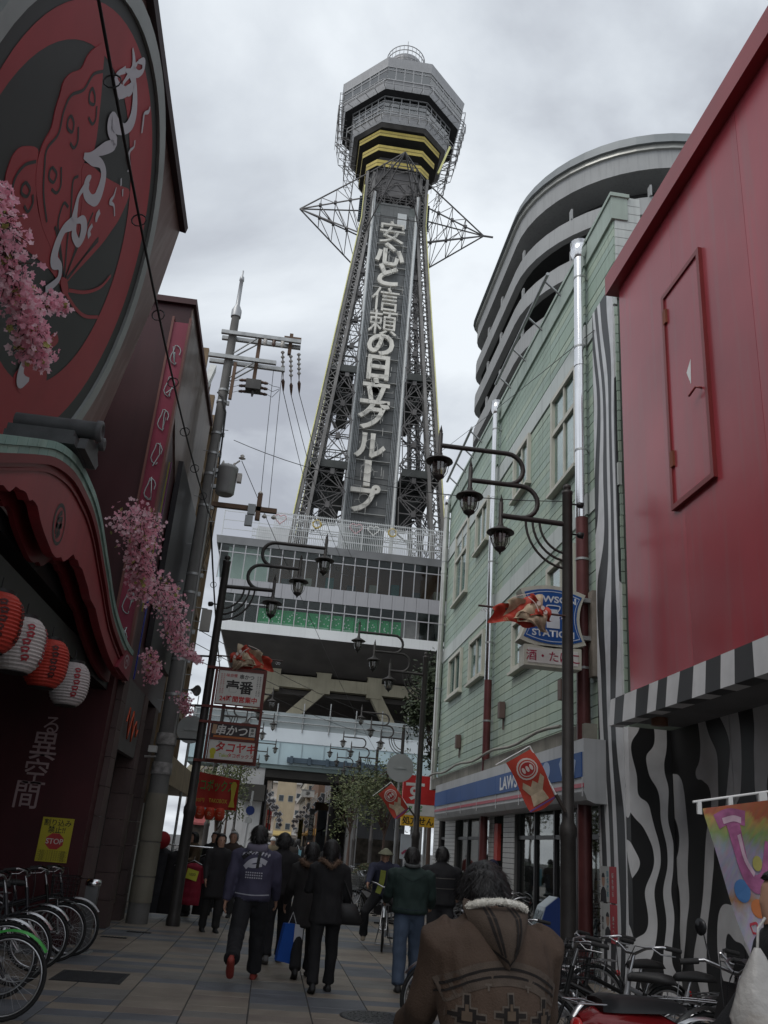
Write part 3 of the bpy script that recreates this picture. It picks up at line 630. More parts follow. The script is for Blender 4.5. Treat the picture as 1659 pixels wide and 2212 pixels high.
# ================================================================== right side: green boarded building
def wave_mat(name, c0, c1, axis, scale, dist, th, rough=.5, stretch=.3, dscale=1.2):
    """painted zebra stripes: bands across `axis`, bent by noise, crisp edges"""
    if name in MATS: return MATS[name]
    m = bpy.data.materials.new(name); m.use_nodes = True; nt = m.node_tree; N = nt.nodes.new; L = nt.links.new; b = nt.nodes['Principled BSDF']; b.inputs['Roughness'].default_value = rough
    tc = N('ShaderNodeTexCoord'); mp = N('ShaderNodeMapping'); mp.inputs['Scale'].default_value = (1, 1, stretch); L(tc.outputs['Object'], mp.inputs[0])
    n = N('ShaderNodeTexNoise'); n.inputs['Scale'].default_value = dscale; n.inputs['Detail'].default_value = 1.2; L(mp.outputs[0], n.inputs['Vector'])
    sp = N('ShaderNodeSeparateXYZ'); L(tc.outputs['Object'], sp.inputs[0])
    ma = N('ShaderNodeMath'); ma.operation = 'MULTIPLY_ADD'; L(n.outputs[0], ma.inputs[0]); ma.inputs[1].default_value = dist
    a = N('ShaderNodeMath'); a.operation = 'MULTIPLY'; L(sp.outputs[axis], a.inputs[0]); a.inputs[1].default_value = scale; L(a.outputs[0], ma.inputs[2])
    si = N('ShaderNodeMath'); si.operation = 'SINE'; L(ma.outputs[0], si.inputs[0])
    r = N('ShaderNodeValToRGB'); L(si.outputs[0], r.inputs[0]); r.color_ramp.elements[0].position = max(0, th-.02); r.color_ramp.elements[1].position = th+.02
    r.color_ramp.elements[0].color = (*c0, 1); r.color_ramp.elements[1].color = (*c1, 1)
    n2 = N('ShaderNodeTexNoise'); n2.inputs['Scale'].default_value = 3; n2.inputs['Detail'].default_value = 6; L(tc.outputs['Object'], n2.inputs['Vector'])
    mx = N('ShaderNodeMixRGB'); mx.blend_type = 'MULTIPLY'; mx.inputs[0].default_value = .45; L(r.outputs[0], mx.inputs[1]); L(n2.outputs[0], mx.inputs[2]); L(mx.outputs[0], b.inputs['Base Color'])
    MATS[name] = m; return m
GX = 5.0
GB = [M('sage_board_%d' % k, c, .55, 0, .07, .9, .12, 30, streak=.5, dirt=(.2, .23, .19), world=True) for k, c in enumerate(((.35, .44, .36), (.31, .4, .33), (.37, .45, .36), (.33, .42, .36)))]
m_band = M('pale_grey_band', (.5, .54, .52), .55, 0, .06, 1, streak=.3)
m_wfr = M('beige_window_frame', (.52, .51, .44), .5, 0, .08, 3, streak=.15)
m_wgl = glass('house_glass', (.8, .88, .88), .03, .35); m_cur = M('net_curtain', (.5, .54, .52), .8, 0, .12, 4)
m_pane = M('frosted_window_pane', (.3, .38, .41), .12, 0, .12, .8, spec=.6)
def green_building():
    T = thing('boarded_building', 'sage green boarded building with silver downpipes above the convenience store', 'building', (8.5, 20, 0))
    Y0, Y1, ZT = 12.3, 27.6, 13.0
    b = MB(); b.box(GX+.03, 12, Y0+.02, Y1, 3.2, ZT-.05); b.build('wall_core', M('board_joint_dark', (.1, .12, .1), .9), T)
    h = .19; z = 3.25; F = FRt(GX); segs = [(12.31, 16.1), (16.11, 19.95), (19.96, 23.8), (23.81, 27.58)]
    meshes = [[box_me('board', .045, c-a, h-.014, m) for m in GB] for a, c in segs]
    while z < ZT-.3:
        if not (7.35 < z+h*.5 < 7.8 or 10.85 < z+h*.5 < 11.35):
            for k, (a, c) in enumerate(segs):
                inst('board', random.choice(meshes[k]), Matrix.Translation((GX-.012+random.uniform(-.004, .004), a, z)), T)
        z += h
    for z0, z1 in ((7.38, 7.78), (10.88, 11.33)): b = MB(); b.fbox(F, -Y1, -Y0, z0, z1, -.02, .04); b.build('grey_band', m_band, T)
    b = MB(); b.box(GX-.06, GX+.25, Y0-.06, Y1+.05, ZT-.28, ZT+.22); b.box(GX-.09, GX+.28, Y0-.09, Y1+.08, ZT+.22, ZT+.3); b.build('parapet', M('parapet_green', (.36, .43, .38), .6, 0, .1, 1.2, streak=.35), T)
    # near end wall above the red neighbour, then the set-back face
    for k in range(12): b = MB(); b.box(GX+.01, GX+.5, Y0-.03, Y0+.02, 11+k*.19, 11.178+k*.19); b.build('end_board', m_band, T)
    b = MB(); b.box(GX+.5, GX+3, Y0+1.2, Y0+1.3, 11, 12.6); b.build('set_back_wall', GB[1], T)
    b = MB(); b.box(GX+.7, GX+2.2, Y0+1.13, Y0+1.2, 11.2, 12.3); o = b.build('window', m_wfr, T); b = MB(); b.box(GX+.8, GX+2.1, Y0+1.1, Y0+1.13, 11.3, 12.2); b.build('pane', M('yellowish_pane', (.33, .37, .27), .3), o)
    # windows: (y0, y1, z0, z1, sashes, upper light)
    for y0, y1, z0, z1, n, top in ((14.35, 15.75, 8.7, 10.72, 2, .62), (24.25, 25.95, 9.0, 11.2, 2, .62), (21.65, 22.95, 9.75, 10.83, 2, 0), (17.65, 18.8, 9.75, 10.8, 2, 0), (14.5, 16.0, 5.55, 6.98, 2, 0), (17.15, 18.6, 5.55, 6.5, 2, 0), (21.7, 23.2, 6.05, 7.05, 2, 0), (24.5, 26.15, 6.1, 7.15, 2, 0)):
        W = MB(); a, c = -y1, -y0
        for u0, u1, v0, v1 in ((a-.1, a, z0-.1, z1+.1), (c, c+.1, z0-.1, z1+.1), (a, c, z1, z1+.1), (a, c, z0-.1, z0)): W.fbox(F, u0, u1, v0, v1, .0, .09)
        for k in range(1, n): u = a+(c-a)*k/n; W.fbox(F, u-.03, u+.03, z0, z1, .015, .06)
        if top: W.fbox(F, a, c, z0+(z1-z0)*top-.05, z0+(z1-z0)*top+.05, .02, .075)
        o = W.build('window', m_wfr, T)
        s = MB(); s.fbox(F, a-.16, c+.16, z0-.16, z0-.1, .0, .15); s.build('sill', m_wfr, o)
        for k in range(n):
            u = a+(c-a)*k/n
            for v0, v1 in (((z0, z0+(z1-z0)*top-.05), (z0+(z1-z0)*top+.05, z1)) if top else ((z0, z1),)):
                p = MB(); p.fbox(F, u+.03, u+(c-a)/n-.03, v0, v1, .018, .024); p.build('pane', m_wgl, o)
        p = MB(); p.fbox(F, a, c, z0, z1, .0, .003); p.build('unlit_room_backing', m_in, o)  # thin backing sheet; the unlit room's darkness is put into its colour
        q_ = random.Random(int(y0*10)); nf = 9; cw = (c-a)*q_.choice((.45, .8, 1.)); p = MB()
        p.add([F(a+cw*i/(nf*2), v, .006+.005*(i % 2)) for v in (z0+(z1-z0)*q_.choice((0, 0, .3)), z1) for i in range(nf*2+1)], [(i, i+1, nf*2+2+i, nf*2+1+i) for i in range(nf*2)]); p.build('curtain', m_cur, o)
    # downpipes: silver above, rusty red below
    m_red = M('oxide_red_pipe', (.11, .035, .035), .4, .2, .3, 2, streak=.4)
    for y, zb, r in ((13.72, 7.3, .115), (20.5, 5.6, .095), (27.45, 3.4, .095)):
        x = GX-.16; b = MB(); b.tube([(x, y, zb), (x, y, 12.95)], r, 14); b.lathe([(r+.012, 0), (r+.012, .1)], 14, (x, y, 10.4)); b.build('silver_downpipe', chrome if y != 27.45 else M('dull_pipe', (.5, .5, .47), .3, .6), T)
        b = MB(); b.lathe([(r+.01, 12.9), (r*1.55, 13.0), (r*1.6, 13.28), (r*1.45, 13.28)], 14, (x, y, 0)); b.build('hopper', chrome, T)
        if zb > 4: b = MB(); b.tube([(x, y, .05), (x, y, zb+.02)], r*.97, 12); b.build('red_downpipe', m_red, T)
        for z in (4.6, 6.5, 8.6, 10.8, 12.4): b = MB(); b.lathe([(r+.008, z), (r+.008, z+.04)], 12, (x, y, 0)); b.box(x, GX, y-.02, y+.02, z, z+.04); b.build('pipe_bracket', steel, T)
    # slanting rails that stand off the parapet
    for y0, y1 in ((15.0, 19.6), (22.5, 26.3)):
        b = MB(); x = GX-.42; b.tube([(x, y0, 13.45), (x, y1, 13.3)], .04, 8)
        for t in (.05, .35, .65, .95): y = y0+(y1-y0)*t; b.tube([(x, y, 13.42), (GX-.05, y, 13.1)], .025, 6)
        b.build('roof_rail', steel, T)
    for y, z in ((24.2, 4.35), (19.4, 4.55), (15.0, 4.3)):      # vents and boxes low on the wall
        b = MB(); b.fbox(F, -y-.09, -y+.09, z, z+.36, .03, .16); b.fbox(F, -y-.02, -y+.02, z-.25, z, .03, .06); b.build('vent_box', M('vent_brown', (.12, .08, .07), .6), T)
    # grey stained lintel above the shop sign
    b = MB(); b.fbox(F, -Y1+.1, -13.5, 3.4, 3.7, -.05, .22); b.build('lintel', M('stained_lintel', (.22, .21, .18), .8, 0, .25, 2, streak=.5), T)
    b = MB(); b.tube([(GX-.3, y, 3.78+.04*math.sin(y*1.7)) for y in np.linspace(14.5, 27.4, 20)], .03, 6); b.build('cable_run', M('dusty_cable', (.3, .29, .26), .7), T)
green_building()

# ================================================================== convenience store at its foot
def store():
    T = thing('convenience_store', 'convenience store front with long blue sign band and dark glass', 'shop', (5, 19, 0)); X = 4.6; F = FRt(X); a, c = -25.6, -13.05
    P = [(0, 3.4), (.0, 2.62), (.05, 2.5), (.16, 2.46), (.38, 2.46), (.38, 3.4)]
    b = MB()
    n = len(P); vs_ = [(X+p[0], y, p[1]) for y in (13.05, 25.6) for p in P]; b.add(vs_, [tuple(range(n)), tuple(range(n, 2*n))[::-1]]+[(i, n+i, n+(i+1) % n, (i+1) % n) for i in range(n)])
    b.build('fascia', M('fascia_white', (.4, .41, .42), .4, 0, .1, 1.5, streak=.3), T)
    seg = 7; wv = (c-a-.1)/seg; mb = M('shop_blue', (.03, .09, .27), .5, 0, .12, .8, .12, 1.6, spec=.2)
    for k in range(seg): p = MB(); p.fbox(F, a+.05+k*wv+.006, a+.05+(k+1)*wv-.006, 2.83, 3.2, .003, .02); p.build('blue_panel', mb, T)
    p = MB(); p.fbox(F, a, c, 2.68, 2.74, .002, .012); p.build('red_stripe', M('shop_red', (.42, .06, .09), .4), T)
    for k in range(seg+1): p = MB(); u = a+.05+k*wv; p.fbox(F, u-.015, u+.015, 2.55, 2.83, .0, .016); p.build('fascia_joint', M('fascia_white', (.4, .41, .42)), T)
    text('lettering', 'LAWSON', F, .34, .024, M('sign_white', (.62, .63, .66), .4), T, -17.0, 3.01, .03, sx=1.5)
    # milk can mark and snowy print on the band
    p = MB(); p.stroke(F, [(-14.1, 2.98), (-13.9, 3.1), (-13.6, 3.02), (-13.4, 2.95)], .3, 0, .024); p.build('cloud_print', M('cloud_blue', (.25, .33, .5), .4), T); p = MB(); p.prism(F, [(-14.9+.22*math.cos(t*PI/8), 3.04+.15*math.sin(t*PI/8)) for t in range(16)], .02, .024); p.build('moon_print', M('cloud_blue', (.25, .33, .5), .4), T)
    # piers of white brick tiles with dark joints
    mt = M('white_tile', (.42, .42, .41), .35, 0, .1, 4, streak=.3); mj = M('tile_joint', (.1, .1, .1), .9); XW = 4.98; FW = FRt(XW)
    tm = box_me('tile', .02, .2, .085, mt)
    for y0, y1 in ((26.75, 27.6), (24.35, 25.75), (20.05, 20.5), (18.3, 19.2), (13.1, 13.45)):
        b = MB(); b.box(XW, XW+.3, y0, y1, 0, 2.6 if y0 > 13.2 else 3.4); b.build('pier', mj, T)
        ncol = max(1, round((y1-y0)/.22)); w = (y1-y0)/ncol
        tmm = box_me('tile', .015, w-.012, .088, mt)
        for r in range(26 if y0 > 13.2 else 34):
            for q in range(ncol): inst('tile', tmm, Matrix.Translation((XW-.015, y0+q*w+.006, .02+r*.1)), T)
    m_g = glass('shop_glass', (.55, .6, .58), .02, .3); m_fr = M('dark_aluminium', (.05, .05, .052), .4, .6, .15, 4)
    for y0, y1 in ((25.75, 26.75), (20.5, 24.35), (19.2, 20.05), (13.45, 18.3)):
        W = MB(); n = max(1, round((y1-y0)/1.25)); 
        for k in range(n+1): y = y0+(y1-y0)*k/n; W.box(XW+.05, XW+.15, y-.035, y+.035, 0, 2.6)
        for z in (.02, 1.98, 2.52): W.box(XW+.06, XW+.14, y0, y1, z, z+.07)
        o = W.build('window_frame', m_fr, T)
        for k in range(n):
            for z0, z1 in ((.09, 1.98), (2.05, 2.52)): p = MB(); ya = y0+(y1-y0)*k/n; p.box(XW+.1, XW+.108, ya+.035, y0+(y1-y0)*(k+1)/n-.035, z0, z1); p.build('pane', m_g, o)
    # interior
    b = MB(); b.box(9.4, 9.6, 12.9, 27.5, 0, 3.1); b.box(XW+.3, 9.5, 12.8, 12.9, 0, 3.1); b.box(XW+.3, 9.5, 27.5, 27.6, 0, 3.1); b.build('back_wall', M('shop_wall', (.3, .27, .22), .7, 0, .3, .8), T)
    b = MB(); b.box(XW+.3, 9.5, 12.9, 27.5, 3.05, 3.15); b.build('ceiling', M('shop_ceiling', (.4, .4, .39), .7), T); b = MB(); b.box(XW+.3, 9.5, 12.9, 27.5, -.003, .01); b.build('floor', M('shop_floor', (.3, .3, .29), .3), T)
    lm = M('tube_light', (1, .98, .9), .5, emit=3.0)
    for y in (14.6, 16.6, 19, 22.6):
        for x in (6.1, 7.6): b = MB(); b.box(x-.06, x+.06, y-.62, y+.62, 2.96, 3.02); b.build('tube_lamp', lm, T)
    for k, (y, hh) in enumerate(((14, 1.35), (15.3, 1.4), (16.8, 1.3), (18.9, 1.5), (21.2, 1.4), (23.4, 1.4))):
        S_ = MB(); S_.box(5.75, 6.1, y-.55, y+.55, .02, hh); o = S_.build('shelf_unit', M('shelf_dark', (.1, .1, .11), .6), T)
        for r in range(4):
            for q in range(6): p = MB(); z = .12+r*.33; p.box(5.66, 5.75, y-.52+q*.175, y-.52+q*.175+.15, z, z+.2+.05*((q+k) % 2)); p.build('packet', M('pk%d' % ((q*7+r*3+k) % 5), ((.3, .08, .07), (.35, .33, .3), (.08, .14, .26), (.34, .27, .07), (.1, .2, .12))[(q*7+r*3+k) % 5], .5), o)
    b = MB(); b.box(XW+.17, XW+.18, 13.6, 15.6, 1.62, 1.72); b.box(XW+.17, XW+.18, 13.6, 18.2, 1.5, 1.56); b.build('window_stripe', M('white_film', (.55, .53, .45), .5), T)
    for k in range(4):
        b = MB(); y = 13.7+k*.95; b.box(XW+.16, XW+.165, y, y+.7, 1.9 if k < 3 else .5, 2.4 if k < 3 else 1.1); b.build('window_poster', M('wposter%d' % k, ((.16, .03, .05), (.13, .03, .045), (.16, .04, .05), (.1, .13, .2))[k], .5, 0, .4, 7), T)
    b = MB(); b.box(XW-.05, XW+.03, 19.55, 19.85, 1.55, 2.3); b.build('red_window_banner', M('red_banner', (.4, .05, .04), .6, 0, .2, 5), T)
store()

# ================================================================== blade signs of the store
def blade_sign():
    Y = 13.4; F = FF(Y)
    T = thing('shop_blade_sign', 'blue and white shield shaped shop sign with milk can behind the tall lamp post', 'sign', (4.24, Y, 4.9))
    cx, cz = 4.22, 5.36
    def shield(k):
        w, h = .53*k, .5*k; p = []
        for t in range(9): u = -1+t/4; p.append((cx+u*w, cz+h*(.8+.2*(1-u*u))))
        for t in range(1, 8): v = 1-t/4; p.append((cx+w*(.8+.2*v*v), cz+h*.8*v))
        for t in range(9): u = 1-t/4; p.append((cx+u*w, cz-h*(.8+.2*(1-u*u))))
        for t in range(1, 8): v = -1+t/4; p.append((cx-w*(.8+.2*v*v), cz+h*.8*v))
        return p
    b = MB(); b.prism(F, shield(1.06), -.3, 0); b.build('case', M('case_cream', (.5, .49, .42), .5, 0, .08, 3, streak=.3), T)
    b = MB(); b.prism(F, shield(.93), 0, .008); b.build('blue_face', M('sign_blue', (.018, .085, .3), .3, 0, .06, 3), T)
    b = MB(); q = shield(.86); r = shield(.835); n = len(q)
    b.add([F(*p, .012) for p in q]+[F(*p, .012) for p in r], [(i, n+i, n+(i+1) % n, (i+1) % n) for i in range(n)]); b.build('white_line', M('sign_line', (.5, .55, .66), .4), T)
    mw = M('sign_pale', (.62, .65, .7), .4)
    text('lettering', 'LAWSON', F, .15, .012, mw, T, cx, cz+.29, .03, sx=1.25); text('lettering', 'STATION', F, .15, .012, mw, T, cx, cz-.29, .03, sx=1.15)
    b = MB(); b.prism(F, [(cx-.11, cz-.2), (cx+.11, cz-.2), (cx+.11, cz), (cx+.1, cz+.05), (cx+.06, cz+.08), (cx+.075, cz+.12), (cx-.075, cz+.12), (cx-.06, cz+.08), (cx-.1, cz+.05), (cx-.11, cz)], .008, .016); b.build('milk_can', mw, T)
    b = MB(); b.stroke(F, [(cx-.06, cz+.06), (cx-.11, cz+.14), (cx-.09, cz+.18), (cx+.09, cz+.18), (cx+.11, cz+.14), (cx+.06, cz+.06)], .02, 0, .018); b.build('can_handle', mw, T)
    T = thing('shop_blade_sign', 'small white box sign with red lettering hung under the blue shield sign', 'sign', (4.24, Y, 4.5))
    b = MB(); b.fbox(F, 3.74, 4.7, 4.52, 4.86, -.3, 0); b.build('case', M('case_cream', (.5, .49, .42)), T)
    b = MB(); b.fbox(F, 3.8, 4.64, 4.57, 4.81, 0, .006); b.build('white_face', M('sign_face_white', (.6, .58, .56), .4), T)
    text('lettering', '酒・たばこ', F, .185, .009, M('maroon_print', (.3, .01, .05), .5), T, 4.22, 4.69, .008, sx=1.0)
    T = thing('sign_bracket', 'weathered steel bracket holding the blade signs to the green wall', 'bracket', (4.85, 13.6, 4.7))
    for z in (5.05, 5.7): b = MB(); b.box(4.72, 5.0, 13.5, 13.6, z, z+.07); b.build('arm', steel, T)
    b = MB(); b.box(4.9, 4.99, 13.42, 13.62, 4.45, 5.9); b.build('plate', M('rusty_plate', (.25, .22, .19), .7, .2, .3, 4), T)
blade_sign()

# ================================================================== red clad building with zebra ground floor
def red_building():
    T = thing('red_clad_building', 'red metal clad building with zebra striped ground floor on the right', 'building', (8, 8, 0)); X = 4.7; F = FRt(X)
    m_r = M('red_cladding', (.33, .05, .064), .26, 0, .2, .45, .08, 2, streak=.4, dirt=(.22, .085, .09), spec=.42)
    mrs = [m_r]+[M('red_cladding_%d' % k, c_, .28, 0, .2, .5, .1, 2.2, streak=.5, dirt=(.24, .1, .105), spec=.42) for k, c_ in enumerate(((.31, .045, .058), (.35, .055, .07)))]
    for k in range(4):      # tall sheets with a hairline joint
        b = MB(); b.box(X+random.uniform(-.002, .002), X+.24, 11.42-(k+1)*1.9+.003, 11.42-k*1.9, 3.78, 10.55); b.build('red_sheet', mrs[k % 3], T)
    b = MB(); b.box(X+.24, 12, 3.5, 11.42, 3.6, 10.5); b.build('wall_core', M('red_core', (.15, .03, .03), .7), T)
    b = MB(); b.box(X-.16, X+.3, 3.5, 11.62, 10.5, 10.86); b.build('roof_lip', M('red_lip', (.25, .03, .035), .35, .05, .1, 1), T)
    # flush service door high on the wall
    y0, y1, z0, z1 = 8.72, 9.72, 5.98, 9.12
    D = MB(); D.box(X-.03, X, y0, y1, z0, z1); d = D.build('door', m_r, T)
    fr = MB(); 
    for q in ((y0-.07, y0, z0-.07, z1+.07), (y1, y1+.07, z0-.07, z1+.07), (y0, y1, z1, z1+.07), (y0, y1, z0-.07, z0)): fr.box(X-.055, X, *q)
    fr.build('door_frame', M('red_frame', (.2, .03, .03), .4, .1), d)
    h = MB(); h.tube([(X-.03, y0+.12, 7.2), (X-.11, y0+.12, 7.2), (X-.11, y0+.3, 7.17)], .016, 6); h.build('handle', M('red_handle', (.22, .03, .03), .35), d)
    for z in (6.5, 8.7): h = MB(); h.box(X-.06, X-.03, y1-.06, y1+.03, z, z+.22); h.build('hinge', M('rust', (.2, .06, .03), .7), d)
    b = MB(); b.prism(F, [(-9.2, 7.62), (-9.07, 7.75), (-9.1, 7.4)], .031, .034); b.build('torn_sticker', white, d)
    # zebra fascia over the entrance
    mz1 = wave_mat('zebra_awning', (.035, .035, .037), (.66, .66, .67), 1, 9.5, 6., .1, .5, .25, .9)
    b = MB(); b.prism(Fr((0, 3.5, 0), (1, 0, 0)), [(4.52, 3.42), (4.72, 3.42), (4.72, 3.79), (4.56, 3.79)], 0, -8.3); b.build('zebra_awning', mz1, T)
    b = MB(); b.box(4.72, 6.2, 3.5, 11.8, 3.5, 3.58); b.build('awning_soffit', M('soffit_grey', (.14, .14, .145), .7, 0, .2, 1), T)
    for y in (11.2, 8.2): b = MB(); b.lathe([(.001, 3.4), (.11, 3.4), (.11, 3.5)], 12, (5.0, y, 0)); b.build('downlight', M('copper_ring', (.15, .07, .04), .5), T)
    # zebra walls: street strip, side of the recess, back of the recess, shutter boxes
    mzs = wave_mat('zebra_strip', (.04, .042, .046), (.75, .76, .78), 1, 17., 20., .1, .5, .3, .8)
    b = MB(); b.box(4.95, 5.4, 12.35, 13.36, 0, 11.35); b.build('zebra_pier', mzs, T)
    mzb = wave_mat('zebra_recess', (.02, .02, .021), (.8, .8, .81), 0, 17., 19., .12, .45, .7, 1.2)
    b = MB(); b.box(4.96, 5.62, 12.18, 12.34, 0, 3.5); b.build('zebra_return', mzb, T)
    mzk = wave_mat('zebra_back', (.016, .016, .017), (.66, .66, .67), 1, 8., 21., .15, .45, .7, .8)
    for k in range(4):
        b = MB(); b.box(5.6, 5.7, 12.18-(k+1)*1.7+.01, 12.18-k*1.7-.01, 0, 3.5); b.build('zebra_panel', mzk, T)
red_building()
def posters():
    F = FRt(4.948)
    T = thing('election_poster', 'upper portrait poster with red text strip on the zebra pier', 'poster', (4.94, 13, 1.1))
    mp = [M('poster_paper', (.42, .43, .42), .5), M('poster_red', (.36, .04, .05), .5), M('poster_suit', (.03, .03, .035), .6), M('poster_skin', (.32, .19, .14), .6), M('poster_blue', (.08, .22, .28), .6)]
    for z0, z1, tt, o_ in ((1.12, 1.6, T, 0), (.6, 1.1, None, 1)):
        if tt is None: tt = thing('election_poster', 'lower portrait poster with black lettering on the zebra pier', 'poster', (4.94, 13, .6))
        b = MB(); b.fbox(F, -13.33, -13.0, z0, z1, 0, .004); b.build('sheet', mp[0], tt)
        b = MB(); b.fbox(F, -12.99, -12.72, z0, z1, 0, .004); b.build('side_strip', mp[1], tt)
        b = MB(); u = -13.23 if o_ == 0 else -13.08; b.prism(F, [(u+.06*math.cos(t*PI/8), z0+.29+.085*math.sin(t*PI/8)) for t in range(16)], .004, .006); b.build('portrait_face', mp[3], tt)
        b = MB(); b.prism(F, [(u-.12, z0), (u+.12, z0), (u+.1, z0+.15), (u+.03, z0+.2), (u-.03, z0+.2), (u-.1, z0+.15)], .004, .0065); b.prism(F, [(u+.062*math.cos(t*PI/8), z0+.33+.06*math.sin(t*PI/8)) for t in range(9)], .006, .0075); b.build('portrait_suit', mp[2], tt)
        text('lettering', '国会改革' if o_ == 0 else '安心', F, .085, .006, mp[4 if o_ == 0 else 2], tt, -13.06 if o_ == 0 else -13.27, z0+.24, .02, vert=True)
        text('lettering', '街を守る' if o_ == 0 else '未来へ', F, .075, .006, mp[0], tt, -12.86, z0+.24, .02, vert=True)
posters()

# ================================================================== curved grey car park behind
def car_park():
    T = thing('curved_car_park', 'grey multi storey building with curved banded parapets behind the green building', 'building', (24, 56, 0))
    k = 1.6
    def outline(off):
        o = -off; pts = [(14., 42.5+o*0-.0), ]
        P = [(13.5, 42.3-o), (10.5, 41.7-o)]
        P += [(9.8+(1.55-o)*math.cos(a), 40+(1.55-o)*math.sin(a)) for a in [PI/2+q*PI/2/6 for q in range(7)]]
        P += [(14.5+(6.25-o)*math.cos(a), 32+(6.25-o)*math.sin(a)) for a in [PI+q*PI/2/14 for q in range(15)]]
        P += [(30, 25.75+o)]
        return [(x*k, y*k) for x, y in P]
    def band(name, z0, z1, m, off0=0., off1=None, th=.3):
        off1 = off0 if off1 is None else off1
        A, B, C_, D_ = outline(off0), outline(off1), outline(off0-th), outline(off1-th); n = len(A); b = MB()
        vs_ = [(x, y, z0) for x, y in A]+[(x, y, z1) for x, y in B]+[(x, y, z0) for x, y in C_]+[(x, y, z1) for x, y in D_]
        fs = []
        for i in range(n-1): fs += [(i, n+i, n+i+1, i+1), (2*n+i, 2*n+i+1, 3*n+i+1, 3*n+i), (i, i+1, 2*n+i+1, 2*n+i), (n+i, 3*n+i, 3*n+i+1, n+i+1)]
        b.add(vs_, fs); return b.build(name, m, T)
    mc = M('car_park_concrete', (.34, .345, .345), .75, 0, .08, .35, .08, 3, streak=.3); Z = 46.9
    band('roof_cap', Z-.9, Z, M('roof_cap_grey', (.2, .215, .22), .5, .2, .1, .5), .25, .1); band('metal_strip', Z-1.25, Z-.9, M('bright_strip', (.42, .42, .39), .35, .5, .1, .6), .12)
    band('parapet', Z-2.75, Z-1.25, mc)
    z = Z-4.6
    for f in range(13):
        band('parapet', z-1.75, z-.42, mc)
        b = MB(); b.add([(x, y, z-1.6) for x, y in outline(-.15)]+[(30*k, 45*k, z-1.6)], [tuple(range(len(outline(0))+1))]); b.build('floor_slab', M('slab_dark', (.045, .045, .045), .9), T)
        for x, y in ((8.32, 37.5), (8.32, 34.8), (8.4, 31.2), (9.6, 28.2), (12.2, 26.2)):
            b = MB(); X_, Y_ = x*k, y*k; b.bar((X_, Y_, z-.42), (X_, Y_, z+.4), .12, .4); b.build('fin', mc, T)
        z -= 3.3
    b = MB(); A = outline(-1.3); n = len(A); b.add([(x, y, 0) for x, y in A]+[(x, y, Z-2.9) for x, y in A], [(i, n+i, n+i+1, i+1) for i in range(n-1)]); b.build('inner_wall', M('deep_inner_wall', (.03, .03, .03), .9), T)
    b = MB(); b.add([(x, y, Z-2.8) for x, y in outline(-.2)]+[(30*k, 45*k, Z-2.8)], [tuple(range(len(outline(0))+1))]); b.build('roof', mc, T)
car_park()
